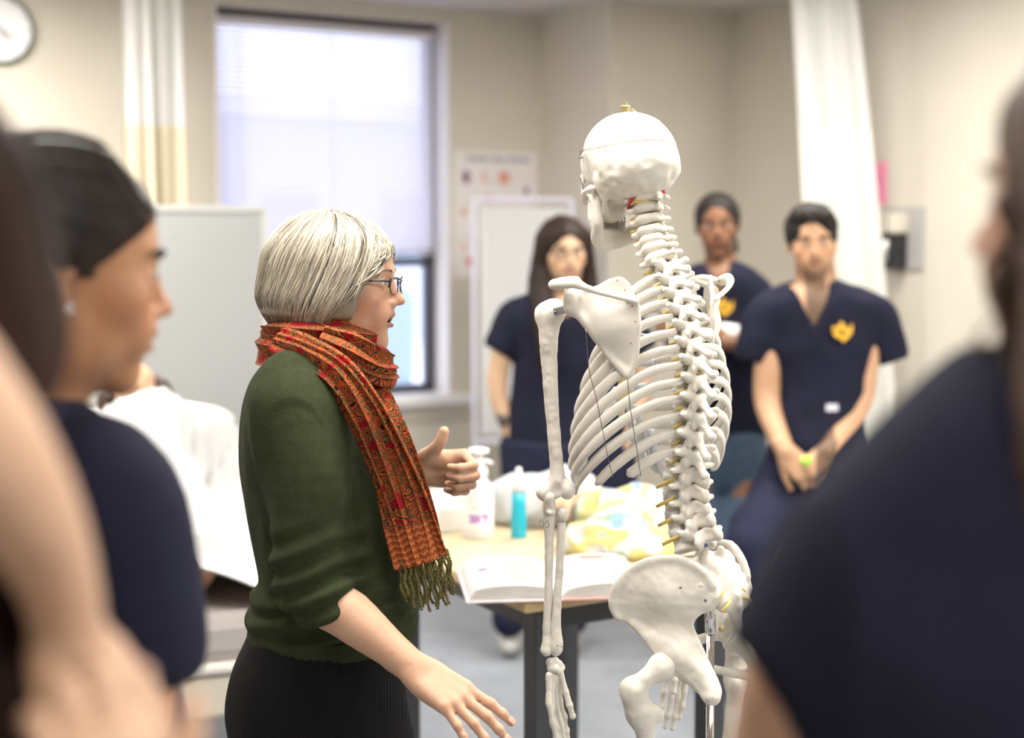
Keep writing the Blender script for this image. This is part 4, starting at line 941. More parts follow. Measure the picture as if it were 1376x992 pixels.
def hand_ops(side, curls=((10, 15, 8),) * 4, spread=(6, 2, -2, -7), thumb=None, palm=1.0):
    """side +1: thumb towards +x of the hand frame"""
    o = []; 
    for (x, y, *_), k in zip(FB, range(4)): o += [U(Cp((side * x * .62, .006, 0), (side * x, y - .004, .001), .0140 * palm, .0118), .010)]
    o += [U(El((side * .024, .034, -.010), (.016, .030, .014), (0, 0, side * 18)), .012), U(El((-side * .020, .040, -.008), (.012, .032, .012)), .012), U(Cp((0, -.03, 0), (0, .006, 0), .0215, .019), .012)]
    for k, ((x, y, l1, l2, l3, r), cu) in enumerate(zip(FB, curls)):
        sp = R(spread[k]) * side; p = np.array((side * x, y, 0)); a = 0; pts = [(p, r * 1.08)]
        for l, c_, rr in zip((l1, l2, l3), cu, (r, r * .92, r * .76)):
            a += R(c_); d = np.array((math.sin(sp) * math.cos(a), math.cos(sp) * math.cos(a), -math.sin(a))); 
            pts += [(p + d * l * .5, (rr + r * .0) * .97), (p + d * l, rr * .98)]; p = p + d * l
        o += [('u', .0035, q[2]) if i else ('u', .006, q[2]) for i, q in enumerate(chain(pts, .004, 2))]
        for j in (2, 4): o += [U(El(pts[j][0] + np.array((0, 0, .0012)), pts[j][1] * 1.06), .003)]
    th = thumb or [((.020, .018, -.006), .0135), ((.044, .046, -.014), .0118), ((.056, .074, -.018), .0098), ((.062, .098, -.020), .0078)]
    o += chain([((side * p[0], p[1], p[2]), r) for p, r in th], .010, 3)
    return o
def nails(root, side, curls, spread, M, sc, m):
    pass
def folds(amp, f=(18, 18, 5), seed=0, amp2=None):
    def g(P, N):
        a = vnoise(P, f, seed); b = vnoise(P, np.array(f) * 2.3, seed + 3)
        return P + N * (amp * ((1 - np.abs(a) * 2) * .8 + .35 * b))[:, None]
    return g
def sleeve(pts, k=.03, sub=4):
    e, e0 = np.array(pts[-1][0], float), np.array(pts[-2][0], float); d = (e - e0) / np.linalg.norm(e - e0); r = pts[-1][1]
    return chain(pts, k, sub) + [D(Cp(e + d * r * 1.0, e + d * (r * 1.0 + .03), r * .96, r * 1.1), .006)]
def emblem(root, c, s, right=(1, 0, 0), out=(0, -1, 0)):
    """the gold chest emblem: five sharp shards round a small swirl"""
    Rr, O = Vector(right).normalized(), Vector(out).normalized(); Up = Rr.cross(O) * -1
    if Up.z < 0: Up = -Up
    shards = [[(-.1, .95), (.25, .65), (.1, .15), (-.35, .35)], [(.25, .6), (.55, .15), (.95, .75), (.95, -.1), (.45, -.25), (.1, .1)], [(-.95, .45), (-.3, .5), (-.15, .1), (-.75, .15)], [(-.9, .0), (-.2, .05), (.0, -.3), (-.6, -.45)], [(-.65, -.5), (.1, -.3), (.9, -.2), (.55, -.55), (.1, -.95), (-.1, -.6)]]
    b = MB()
    for sh in shards:
        n = len(sh); v = [Vector(c) + Rr * x * s + Up * z * s + O * d for d in (.0, .003) for x, z in sh]
        b.add(v, [tuple(range(n))[::-1], tuple(range(n, 2 * n))] + [(i, (i + 1) % n, n + (i + 1) % n, n + i) for i in range(n)])
    return b.build('emblem', M_gold, root, label='gold emblem on the chest')
def hair_strands(name, paths, r, m, root, cols=None, seg=4):
    """many fine locks as one mesh; paths: list of (n,3) arrays"""
    V, F, Cc = [], [], []; n = 0
    for i, p in enumerate(paths):
        k = len(p); rr = r * np.interp(np.linspace(0, 1, k), [0, .1, .75, 1], [.6, 1, .9, .15]); v, f, _ = sweep(p, rr, seg, True, (1.6, .7))
        V.append(v); F += [tuple(a + n for a in q) for q in f]; n += len(v)
        if cols is not None: Cc.append(np.tile(cols[i], (len(v), 1)))
    return obj(name, np.concatenate(V), F, m, root, cols=np.concatenate(Cc) if cols is not None else None)
# ------------------------------------------------------------------ the teacher in green with the paisley scarf
YT = 2.42
tr = thing('person', at(430, 640, YT).xy.to_3d(), 'person with silver bob and glasses in green sweater and orange paisley scarf, talking', 'person')
def T(x, y, d=0.0): return np.array(at(x, y, YT + d))
def trow(y, x0, x1, ry, cy=0.0): a, b = T(x0, y), T(x1, y); return (a[2], (a[0] + b[0]) / 2, YT + cy, (b[0] - a[0]) / 2, ry)
tone_t = (0.56, 0.335, 0.225)
hs = 1.0
Mh = Matrix.Translation(Vector(T(456, 376))) @ Matrix.Rotation(R(-95), 4, 'Z') @ Matrix.Rotation(R(-3), 4, 'X')
torso = [trow(900, 322, 548, .165), trow(850, 345, 548, .155), trow(800, 352, 548, .15), trow(740, 355, 546, .15), trow(680, 345, 538, .155), trow(620, 338, 522, .16), trow(560, 342, 500, .17), trow(520, 352, 480, .165), trow(495, 375, 462, .11)]
torso = sorted(torso)
# limbs
RS, RE, RW = T(405, 545, -.15), T(424, 790, -.19), T(556, 898, -.25)
LS, LE, LW = T(425, 545, .16), T(455, 735, .24), T(556, 640, .13)
Rf = Vector(T(660, 972, -.30) - T(556, 898, -.25)); RH = hand_m(RW, Rf, (0.35, -.62, .75))
cur = ((8, 12, 8), (10, 14, 8), (12, 14, 8), (16, 14, 6))
rh = hand_ops(-1, cur, (9, 3, -4, -11), thumb=[((.020, .018, -.006), .0130), ((.038, .044, -.022), .0115), ((.044, .070, -.030), .0095), ((.046, .092, -.034), .0078)])
LHf = Vector((.52, -.10, .10)); LH = hand_m(LW + np.array((.010, -.01, 0)), (.85, -.35, .25), (.25, .55, .8))
LH = hand_m(Vector(T(562, 628, .10)), (.93, -.10, -.02), (-.0, .95, .30))
lh = hand_ops(1, ((62, 88, 40), (66, 90, 45), (68, 92, 45), (70, 90, 45)), (0, 0, 0, 0), thumb=[((.020, .012, -.008), .0135), ((.042, .030, -.018), .0125), ((.060, .044, -.022), .0110), ((.082, .052, -.018), .0092)])
body = put(head_ops(gap=.0055, nose=1.1, lips=.8, jaw=1.02, chin=.95), Mh) + [U(Cp(T(430, 425), T(425, 510), .052, .062), .03), U(Cp(T(470, 452), T(440, 480), .030, .04), .03)]
body += [U(St([(z, cx, cy, rx - .012, ry - .012) for z, cx, cy, rx, ry in torso]), .03)]
body += chain([(RS, .046), ((RS + RE) / 2, .040), (RE, .038), (RE * .65 + RW * .35, .0395), (RE * .25 + RW * .75, .029), (RW, .0245)], .02) + put(rh, RH)
body += chain([(LS, .046), (LE, .036), (LE * .5 + LW * .5, .034), (LW, .024)], .02) + put(lh, LH)
hipL, hipR = T(430, 905, .09), T(430, 905, -.09)
for hp, dx in ((hipR, .02), (hipL, -.04)): body += chain([(hp, .075), (hp + np.array((dx + .02, 0, -.40)), .055), (hp + np.array((dx, 0, -.80 if hp[2] > .8 else -.7)), .035)], .03)
def t_extra(P, Q, c):
    d = np.linalg.norm(P - RW, axis=1); far = sstep(.35, .05, d)
    sp = (vnoise(P, 190, 9) > .80); c[sp & (d < .3)] *= (.86, .78, .70)
    # teeth strip in the open mouth
    x, y, z = Q.T; t_ = (y > .074) & (y < .092) & (np.abs(x) < .016) & (z < -.0572) & (z > -.0612); c[t_] = (.62, .58, .50)
    return c
solid('body', body, .0030, M_skin, tr, paint=head_paint(Mh, 1, tone_t, (.44, .17, .13), .0055, t_extra))
eyes(tr, Mh, 1, (.10, .14, .16)); M_grey_brow = mat('brow_grey', (.22, .17, .12), .8); brows(tr, Mh, 1, M_grey_brow, .0016)
tt = MB()
for i in range(8):
    a = R(-32 + 64 * i / 7); p = Mh @ Vector((.024 * math.sin(a), .062 + .0235 * math.cos(a), -.0590)); tt.box(p, (.0030, .0022, .0036), Mh.to_3x3(), .0012)
tt.build('teeth', mat('teeth', (.62, .57, .48), .25), tr, smooth=True)
# fingernails
def nail(Mhand, side, k, curls, spread, sc=1.0):
    x, y, l1, l2, l3, r = FB[k]; p = np.array((side * x, y, 0)); a = 0; sp = R(spread[k]) * side
    for l, c_ in zip((l1, l2, l3), curls[k]): a += R(c_); d = np.array((math.sin(sp) * math.cos(a), math.cos(sp) * math.cos(a), -math.sin(a))); p = p + d * l
    up = Vector((0, math.sin(a), math.cos(a))); dv = Vector(d); xx = dv.cross(up).normalized(); q = Vector(p) - dv * .002 + up * r * .62
    b = MB(); Rm = Matrix((xx, dv, up)).transposed(); b.box((0, 0, 0), (r * .62, .0062, .0016), None, .0015)
    V = [Mhand @ (q + Rm @ Vector(v)) for v in b.v]; obj('fingernail', V, b.f, M_nail, tr)
M_nail = mat('nail', (.52, .31, .24), .3)
for k in range(4): nail(RH, -1, k, cur, (9, 3, -4, -11))

# sweater
def green_disp(P, N):
    a = P - RE; down = (RE - RS) / np.linalg.norm(RE - RS)
    q = P - RS; s = q @ down; rad = np.linalg.norm(q - s[:, None] * down, axis=1); onarm = sstep(.105, .075, rad) * sstep(.14, .20, s)
    w = np.sin(s * 150 + 2.2 * vnoise(P, 9, 4) + (P[:, 0] - RE[0]) * 26) * sstep(.16, .26, s)
    P = P + N * (onarm * .0055 * w)[:, None]
    big = vnoise(P, (7, 7, 4), 2); m = 1 - onarm
    P = P + N * (m * (.006 * (1 - 2 * np.abs(big)) + .003 * vnoise(P, (20, 20, 9), 6)))[:, None]
    waist = T(400, 805)[2]; ww = np.exp(-((P[:, 2] - waist) / .04) ** 2); P = P + N * (m * ww * .005 * np.sin(P[:, 2] * 170 + 3 * vnoise(P, 10, 8)))[:, None]
    return P
def arm_seam(P): pass
sw_rows = [(z, cx, cy, rx + .004, ry + .006) for z, cx, cy, rx, ry in [r for r in torso if r[0] > T(0, 870)[2]]]
z_h = T(400, 846)[2]
sw = [U(St([trow(850, 338, 555, .165), trow(825, 336, 560, .168), trow(800, 340, 560, .17), trow(770, 350, 558, .168), trow(740, 345, 555, .166), trow(680, 333, 548, .168), trow(620, 324, 530, .175), trow(560, 327, 508, .185), trow(520, 338, 488, .18), trow(497, 352, 470, .13), trow(482, 366, 462, .085), trow(470, 372, 460, .07)][::-1][::-1] if False else sorted([trow(850, 338, 555, .165), trow(825, 336, 560, .168), trow(800, 340, 560, .17), trow(770, 350, 558, .168), trow(740, 345, 555, .166), trow(680, 333, 548, .168), trow(620, 324, 530, .175), trow(560, 327, 508, .185), trow(520, 338, 488, .18), trow(497, 352, 470, .13), trow(482, 366, 462, .085), trow(470, 372, 460, .07)])), .01)]
cuff = RE * .86 + RW * .14
sw += chain([(T(398, 528, -.115), .066), (T(402, 560, -.15), .066), (T(410, 640, -.18), .062), (T(413, 710, -.19), .0575), (T(414, 760, -.19), .0575), (T(420, 792, -.195), .0545), (T(437, 806, -.205), .048)], .035)
sw += chain([(T(425, 540, .13), .064), (T(440, 640, .2), .056), (LE, .052), (LE * .35 + LW * .65, .044)], .035)
def green_paint(P, N):
    c = np.tile((.034, .042, .020), (len(P), 1)) * (1 + .18 * vnoise(P, 400, 3) + .12 * vnoise(P, 60, 1))[:, None]; return np.clip(c, 0, 1)
M_green = mat('green_wool', (1, 1, 1), 0.95, attr='Col', bump=(420, .5, .002), spec=.1)
swo = solid('sweater', sw, .0034, M_green, tr, disp=green_disp, paint=green_paint)
b = MB(); pts = []
zz = T(400, 842)[2]; r0 = trow(842, 337, 556, .168)
for k in range(120): a = 2 * math.pi * k / 120; rr = 1 + (.006 if k % 2 else 0); pts.append((r0[1] + (r0[3] + .001) * rr * math.cos(a), YT + (r0[4] + .001) * rr * math.sin(a)))
v = [(x, y, z) for z in (zz - .016, zz - .013, zz + .012, zz + .014) for x, y in pts]; f = [(j * 120 + i, j * 120 + (i + 1) % 120, (j + 1) * 120 + (i + 1) % 120, (j + 1) * 120 + i) for j in range(3) for i in range(120)]
M_green2 = mat('green_rib', (.026, .036, .014), .95, bump=(300, .4, .002), spec=.15)
obj('sweater_hem', v, f, M_green2, tr)
b = MB(); d_ = Vector(RW - RE).normalized(); e0 = Vector(T(437, 806, -.205)); pp = [e0 - d_ * .012, e0 + d_ * .006, e0 + d_ * .012]
b.tube(pp, [.0495, .0475, .044], 28, False); b.build('sleeve_cuff', M_green2, tr, smooth=True)
b = MB(); b.tube([T(*p) for p in ((392, 470, -.075), (380, 476, -.03), (366, 478, .0), (362, 480, .05))], .007, 8); b.build('collar_edge', M_green2, tr, smooth=True)

# black corduroy trousers
def trouser_rows(): return sorted([trow(832, 342, 548, .158), trow(860, 330, 545, .172), trow(900, 314, 540, .185), trow(950, 308, 545, .188), trow(1000, 316, 556, .18), trow(1040, 330, 552, .17)])
kz = hipR + np.array((.02, 0, -.42))
leg = [U(St(trouser_rows()), .02)]
for sg in (-1, 1):
    q = T(442, 1010, sg * .09); gx = .05 if sg < 0 else -.02
    leg += chain([(q, .098), (q + np.array((gx * .5, 0, -.22)), .082), (q + np.array((gx, 0, -.40)), .068), (np.array((q[0] + gx, q[1], .30)), .060), (np.array((q[0] + gx, q[1], .06)), .062)], .03)
M_cord = mat('black_corduroy', (.007, .007, .008), .9, spec=.12)
nt = M_cord.node_tree; tc = nt.nodes.new('ShaderNodeTexCoord'); wv = nt.nodes.new('ShaderNodeTexWave'); wv.bands_direction = 'X'; wv.inputs['Scale'].default_value = 75; wv.inputs['Distortion'].default_value = .6; wv.inputs['Detail'].default_value = 1
bp = nt.nodes.new('ShaderNodeBump'); bp.inputs['Strength'].default_value = .5; bp.inputs['Distance'].default_value = .002
nt.links.new(tc.outputs['Object'], wv.inputs[0]); nt.links.new(wv.outputs['Fac'], bp.inputs['Height']); nt.links.new(bp.outputs[0], nt.nodes['Principled BSDF'].inputs['Normal'])
solid('trousers', leg, .005, M_cord, tr, disp=folds(.004, (9, 9, 6), 4))
b = MB(); r1 = trow(846, 337, 550, .168)
for a in (-150, -100, -60, -20): pass
for sg in (-1, 1):
    q = T(442, 1010, sg * .09); gx = .05 if sg < 0 else -.02; x0 = q[0] + gx
    solid('shoe', [U(El((x0 + .06, q[1], .035), (.135, .045, .04)), .01), U(El((x0 - .02, q[1], .05), (.06, .04, .05)), .03), D(Bx((x0, q[1], -.03), (.3, .2, .03)), .004)], .005, M_black, tr)

# glasses
M_gl = mat('glasses_metal', (.05, .055, .07), .3, metal=.7)
gla = MB()
def H(p): return Mh @ Vector(p)
for s in (-1, 1):
    pts = [H((s * .032 + .0225 * math.copysign(abs(math.cos(a)) ** .75, math.cos(a)), .103 - .006 * abs(math.cos(a)) * (1 if math.cos(a) * s > 0 else 0), -.004 + .0145 * math.copysign(abs(math.sin(a)) ** .75, math.sin(a)))) for a in np.linspace(0, 2 * math.pi, 33)]
    g_ = MB(); g_.tube(pts, .0011, 6); g_.build('lens_rim', M_gl, tr, smooth=True)
    g_ = MB(); v = [H((s * .032 + .022 * math.cos(a), .1025 - .006 * max(0, math.cos(a) * s), -.004 + .014 * math.sin(a))) for a in np.linspace(0, 2 * math.pi, 25)[:-1]]
    v2 = [p - Mh.to_3x3() @ Vector((0, .0015, 0)) for p in v]; g_.add(v + v2, [tuple(range(24)), tuple(range(24, 48))[::-1]] + [(i, (i + 1) % 24, 24 + (i + 1) % 24, 24 + i) for i in range(24)]); g_.build('lens', gm, tr)
    g_ = MB(); g_.tube([H(p) for p in ((s * .055, .097, .004), (s * .064, .088, .005), (s * .069, .066, .004), (s * .070, .040, .003), (s * .069, .015, .002))], [.0020, .0022, .0016, .0014, .0014], 6); g_.build('temple_arm', M_gl, tr, smooth=True)
    g_ = MB(); g_.tube([H((s * .055, .098, .009)), H((s * .0575, .095, -.006))], .0016, 6); g_.build('hinge', M_gl, tr)
g_ = MB(); g_.tube([H(p) for p in ((-.010, .103, .0), (-.004, .107, .004), (.004, .107, .004), (.010, .103, .0))], .0011, 6); g_.build('bridge', M_gl, tr, smooth=True)
# small earring-free side: hair bob
M_hair_s = mat('silver_hair', (1, 1, 1), .38, attr='Col', spec=.5, noise=(60, .12, (1, 1, .15)))
hc = np.array((0, -.022, .012)); hr = np.array((.094, .113, .103))
def hpt(al, be, k=1.0):
    """surface of the bob: azimuth al from the face, be degrees from the crown"""
    a = R(al); b_ = R(min(be, 90)); ex_ = max(0, be - 90) / 40
    rho = math.sin(b_) * (1 + .04 * math.sin(min(ex_, 1) * 2.4) - .30 * max(0, ex_ - .55) ** 1.5); z = math.cos(b_) * hr[2] - ex_ * .075
    return np.array((math.sin(a) * rho * hr[0] * k, math.cos(a) * rho * hr[1] * k, z * (k if be < 90 else 1))) + hc
base = [U(El(hc, hr * .97), .01), U(St([(-.066, 0, -.038, .058, .064), (-.06, 0, -.034, .090, .099), (-.02, 0, -.026, .093, .107), (.02, 0, -.022, .0915, .109)]), .02)]
base += [D(El((0, .085, -.055), (.085, .062, .098)), .01), D(El((0, .03, -.10), (.052, .075, .06)), .01), D(El((0, -.02, -.11), (.05, .06, .05)), .01)]
def silver(P, N):
    Mi = np.array(Mh.inverted()); Q = P @ Mi[:3, :3].T + Mi[:3, 3]; ang = np.arctan2(Q[:, 0], Q[:, 1])
    n = vnoise(np.stack([ang * 22, Q[:, 2] * 14, ang * 0], 1), 1, 5); return np.clip(np.array((.25, .215, .16)) * (1 + .28 * n)[:, None], 0, 1)
solid('hair', put(base, Mh), .0032, M_hair_s, tr, paint=silver)
rng = random.Random(4); paths = []; cols = []
for i in range(4200):
    sd = 1 if rng.random() < .72 else -1; u_ = rng.random(); al0 = rng.uniform(8, 178)
    f_ = al0 / 178; bend = lerp(78, 142, sstep(42, 78, al0)) + rng.uniform(-5, 6); st = rng.uniform(2, 55) if rng.random() < .75 else rng.uniform(40, 88)
    if al0 < 42: bend = 66 + al0 * .35 + rng.uniform(-6, 6)
    layer = rng.uniform(.955, 1.03); sweep_ = lerp(34, 12, f_); end_in = rng.uniform(0, .05); ph = rng.uniform(0, 6); wv_ = rng.uniform(.3, 1.2)
    pts = []
    if st >= bend - 8: continue
    for t in np.linspace(0, 1, 15):
        be = lerp(st, bend, t); al = al0 - sweep_ * (1 - t) ** 1.2 * (1 if al0 > 42 else .3) + 2.0 * math.sin(ph + t * 5) * wv_
        if al0 > 60: al += 10 * t * t
        k = layer * (1 - .10 * max(0, t - .82) / .18 * (1 if al0 > 70 else .2)); p = hpt(al * sd, be, k)
        if al0 <= 60: p = p + np.array((0, .010 * math.sin(math.pi * t), 0))
        pts.append(np.array(Mh @ Vector(p)))
    paths.append(np.array(pts)); g = rng.gauss(1, .30); warm = rng.random(); cols.append(np.clip(np.array((.44, .395, .32)) * (1 - warm * .14) * g * (1, .985, .96), 0.05, .85))
hair_strands('hair', paths, .00095, M_hair_s, tr, cols)

# ---------------------------------------------------------------- paisley scarf (one length of cloth with loops, tails and fringe)
def paisley():
    m = bpy.data.materials.new('paisley_cloth'); m.use_nodes = True; nt = m.node_tree; L_ = nt.links.new; b = nt.nodes['Principled BSDF']; b.inputs['Roughness'].default_value = .85; b.inputs['Specular IOR Level'].default_value = .2
    uv = nt.nodes.new('ShaderNodeUVMap'); uv.uv_map = 'UVMap'
    n1 = nt.nodes.new('ShaderNodeTexNoise'); n1.inputs['Scale'].default_value = 1.1; n1.inputs['Detail'].default_value = 1; L_(uv.outputs[0], n1.inputs['Vector'])
    mx = nt.nodes.new('ShaderNodeMix'); mx.data_type = 'VECTOR'; mx.inputs['Factor'].default_value = .22; L_(uv.outputs[0], mx.inputs['A']); L_(n1.outputs['Color'], mx.inputs['B'])
    def ramp(src, stops, interp='CONSTANT'):
        r = nt.nodes.new('ShaderNodeValToRGB'); r.color_ramp.interpolation = interp; e = r.color_ramp.elements
        while len(e) > 1: e.remove(e[-1])
        e[0].position, e[0].color = stops[0][0], (*stops[0][1], 1)
        for p, c in stops[1:]: q = e.new(p); q.color = (*c, 1)
        L_(src, r.inputs['Fac']); return r.outputs['Color']
    def vor(scale, vec, feature='F1'):
        v = nt.nodes.new('ShaderNodeTexVoronoi'); v.feature = feature; v.inputs['Scale'].default_value = scale; L_(vec, v.inputs['Vector']); return v
    OR, DK, OL, RD, LO = (.43, .080, .020), (.014, .011, .010), (.15, .125, .045), (.26, .008, .012), (.52, .17, .05)
    def math_(op, a, b_=None, v=None):
        q = nt.nodes.new('ShaderNodeMath'); q.operation = op; L_(a, q.inputs[0])
        if b_ is not None: L_(b_, q.inputs[1])
        if v is not None: q.inputs[1].default_value = v
        return q.outputs[0]
    v1 = vor(1.15, mx.outputs['Result']); rings = math_('FRACT', math_('MULTIPLY', v1.outputs['Distance'], v=4.2))
    c1 = ramp(rings, [(0, OR), (.20, DK), (.36, OR), (.50, OL), (.62, DK), (.70, OR), (.84, DK), (.93, LO)])
    v2 = vor(4.6, mx.outputs['Result']); c2 = ramp(v2.outputs['Distance'], [(0, LO), (.12, DK), (.24, OR), (.38, DK), (.46, OL), (.56, DK), (.64, OR)])
    c3 = ramp(v1.outputs['Color'], [(0, DK), (.42, OR)]); 
    nsel = nt.nodes.new('ShaderNodeTexNoise'); nsel.inputs['Scale'].default_value = 1.6; L_(uv.outputs[0], nsel.inputs['Vector'])
    f1 = ramp(nsel.outputs['Fac'], [(0, (0, 0, 0)), (.50, (1, 1, 1))])
    a = nt.nodes.new('ShaderNodeMix'); a.data_type = 'RGBA'; L_(f1, a.inputs['Factor']); L_(c1, a.inputs['A']); L_(c2, a.inputs['B'])
    nr = nt.nodes.new('ShaderNodeTexNoise'); nr.inputs['Scale'].default_value = .9; nr.inputs['Detail'].default_value = 0; L_(uv.outputs[0], nr.inputs['Vector'])
    fr_ = ramp(nr.outputs['Fac'], [(0, (1, 1, 1)), (.30, (0, 0, 0)), (.72, (1, 1, 1))])
    v3 = vor(14, uv.outputs[0]); c4 = ramp(v3.outputs['Distance'], [(0, (.45, .02, .02)), (.32, RD), (.5, (.24, .006, .012))])
    a2 = nt.nodes.new('ShaderNodeMix'); a2.data_type = 'RGBA'; L_(fr_, a2.inputs['Factor']); L_(a.outputs['Result'], a2.inputs['A']); L_(c4, a2.inputs['B'])
    # border bands near the fringe: v coordinate in the attribute
    sp = nt.nodes.new('ShaderNodeSeparateXYZ'); L_(uv.outputs[0], sp.inputs[0])
    bd_ = math_('GREATER_THAN', sp.outputs['X'], v=100.0)
    fx = math_('SUBTRACT', sp.outputs['X'], v=100.0)
    zz_ = math_('PINGPONG', sp.outputs['Y'], v=.16); y2 = math_('ADD', fx, zz_); st_ = math_('FRACT', math_('MULTIPLY', y2, v=2.6)); c5 = ramp(st_, [(0, OR), (.22, DK), (.32, LO), (.55, OL), (.66, OR), (.86, DK)])
    a3 = nt.nodes.new('ShaderNodeMix'); a3.data_type = 'RGBA'; L_(bd_, a3.inputs['Factor']); L_(a2.outputs['Result'], a3.inputs['A']); L_(c5, a3.inputs['B'])
    L_(a3.outputs['Result'], b.inputs['Base Color']); return m
M_scarf = paisley()
scf = bpy.data.objects.new('scarf', None); COL.objects.link(scf); scf.parent = tr; scf['label'] = 'orange and black paisley scarf with olive fringe'
def ribbon(name, path, width, nf, amp, out, uvs=36.0, n=90, m=60, taper=None, u0=0.0, border=None, gather=1.0):
    """pleated cloth along a path: rows across, folds run along it; out(t) = outward direction"""
    P = spline(path, n); T_ = np.gradient(P, axis=0); T_ /= np.linalg.norm(T_, axis=1)[:, None]; V = []; uv = []; s = 0
    for i in range(n):
        t = i / (n - 1); o_ = np.array(out(t), float); o_ /= np.linalg.norm(o_); a_ = np.cross(T_[i], o_); a_ /= np.linalg.norm(a_); o_ = np.cross(a_, T_[i])
        w = (width(t) if callable(width) else width); am = amp(t) if callable(amp) else amp
        if i: s += np.linalg.norm(P[i] - P[i - 1])
        for side in (1, -1):
            for j in range(m + 1):
                q = j / m; x = (q - .5) * w; ph = 2 * math.pi * nf * (q + .07 * math.sin(7 * q + 4 * t + u0)) + 1.3 * math.sin(2.6 * t + u0)
                h = am * (1 + .4 * math.sin(5 * t + 3 * q + u0)) * (math.sin(ph) + .22 * math.sin(2.1 * ph + 7 * t)) + (math.cos((q - .5) * math.pi) ** .6 - .5) * w * .22
                p = P[i] + a_ * (x + am * .45 * math.sin(2 * ph)) + o_ * (h + side * .0012); V.append(p)
                ux = s * uvs + u0; uv.append((ux, q * w * uvs * 1.6 * gather))
                if border is not None and s > border: uv[-1] = (100 + (s - border) * uvs, q * w * uvs * 1.6)
    k = 2 * (m + 1); F = []
    for i in range(n - 1):
        for j in range(m): a0 = i * k + j; F.append((a0, a0 + k, a0 + k + 1, a0 + 1)); b0 = i * k + (m + 1) + j; F.append((b0, b0 + 1, b0 + k + 1, b0 + k))
        for e0, e1 in ((0, m + 1), (m, 2 * m + 1)): F.append((i * k + e0, i * k + e1, (i + 1) * k + e1, (i + 1) * k + e0))
    for i in (0, n - 1):
        for j in range(m): a0 = i * k + j; F.append((a0, a0 + 1, a0 + m + 2, a0 + m + 1))
    o = obj(name, V, F, M_scarf, scf, uv=uv); return P
nc = T(433, 462, 0)
def ring(a, r, z, rx=1.0): return nc + np.array((math.cos(R(a)) * r * rx, math.sin(R(a)) * r, z))
# loops round the neck: a = 0 towards the face (+x), -90 towards the camera
def loop(a0, a1, r, zf, wd, name, nf=3, amp=.005, rx=1.1, u0=0.0):
    pts = [ring(a, r(i / 10) if callable(r) else r, zf(i / 10), rx) for i, a in enumerate(np.linspace(a0, a1, 11))]
    return ribbon(name, pts, wd, nf, amp, lambda t: np.array((math.cos(R(lerp(a0, a1, t))), math.sin(R(lerp(a0, a1, t))), .25)), u0=u0)
loop(70, -290, .088, lambda t: .012 - .010 * math.cos(2 * math.pi * t) + .0 * t, .060, 'neck_loop', 2.3, .0055, 1.05, 3.0)
loop(20, -215, lambda t: .100 - .006 * t, lambda t: lerp(-.030, .006, t) , .062, 'neck_loop', 2.3, .00555, 1.08, 11.0)
# loop under the chin, hanging forward
ribbon('chin_loop', [T(500, 478, .09), T(518, 488, .02), T(524, 492, -.045), T(503, 488, -.090), T(468, 470, -.112), T(430, 455, -.110)], lambda t: .050 + .02 * math.sin(t * 3.1), 3, .006, lambda t: (1 - t * .6, -.3 - t, .3), u0=21)
ribbon('chin_loop', [T(465, 462, -.105), T(490, 480, -.092), T(506, 500, -.060), T(500, 520, -.02), T(488, 545, .02)], lambda t: .052, 3, .006, lambda t: (.8, -.8, .2), u0=27)
# long tail falling from the shoulder over the chest, towards the viewer
tail = [T(372, 458, -.10), T(410, 472, -.135), T(455, 500, -.165), T(492, 552, -.175), T(523, 620, -.165), T(545, 680, -.160), T(561, 735, -.160), T(566, 756, -.160)]
PT = ribbon('scarf_tail', tail, lambda t: lerp(.060, .088, sstep(.25, 1, t)), 4, lambda t: lerp(.005, .0085, t), lambda t: (.28 + .1 * t, -1, .25 * (1 - t)), u0=35, n=150, m=96, border=float(np.sum(np.linalg.norm(np.diff(spline(tail, 150), axis=0), axis=1))) - .062)
tail2 = [T(470, 480, .02), T(505, 520, -.06), T(528, 575, -.095), T(548, 635, -.10), T(566, 695, -.105), T(580, 752, -.11)]
PT2 = ribbon('scarf_tail', tail2, lambda t: lerp(.05, .060, t), 3, .006, lambda t: (.8, -.8, .1), u0=48, n=110, m=60, border=float(np.sum(np.linalg.norm(np.diff(spline(tail2, 110), axis=0), axis=1))) - .05)
M_fr = mat('fringe_olive', (.13, .115, .035), .9, noise=(220, .5))
rng = random.Random(9); k = 0
for i in range(24):
    q = i / 23; base_ = T(lerp(533, 602, q), lerp(742, 752, math.sin(q * 3.1)) - (0 if .15 < q < .9 else 4), -.165 + .05 * q + .012 * math.sin(i * 2.1))
    Ln = (60 + 8 * math.sin(i * 1.7) - (8 if i > 22 else 0)) / 800; pts = [base_ + np.array((.004 * math.sin(j * 1.9 + i) * .5 + .010 * (j / 7) + .0012 * (rng.random() - .5), .0025 * math.cos(j * 1.6 + i * 3), -Ln * j / 7)) for j in range(8)]
    b = MB(); sp_ = spline(pts, 40); ph = np.arange(40) * 1.25
    for o_ in (0, math.pi): b.tube(sp_ + np.stack([np.cos(ph + o_), np.sin(ph + o_), 0 * ph], 1) * .0011, .0017, 5)
    b.tube([sp_[-1] + np.array((0, 0, .003)), sp_[-1] + np.array((0, 0, -.001))], .0028, 6); b.build('fringe_tassel', M_fr, scf, smooth=True)
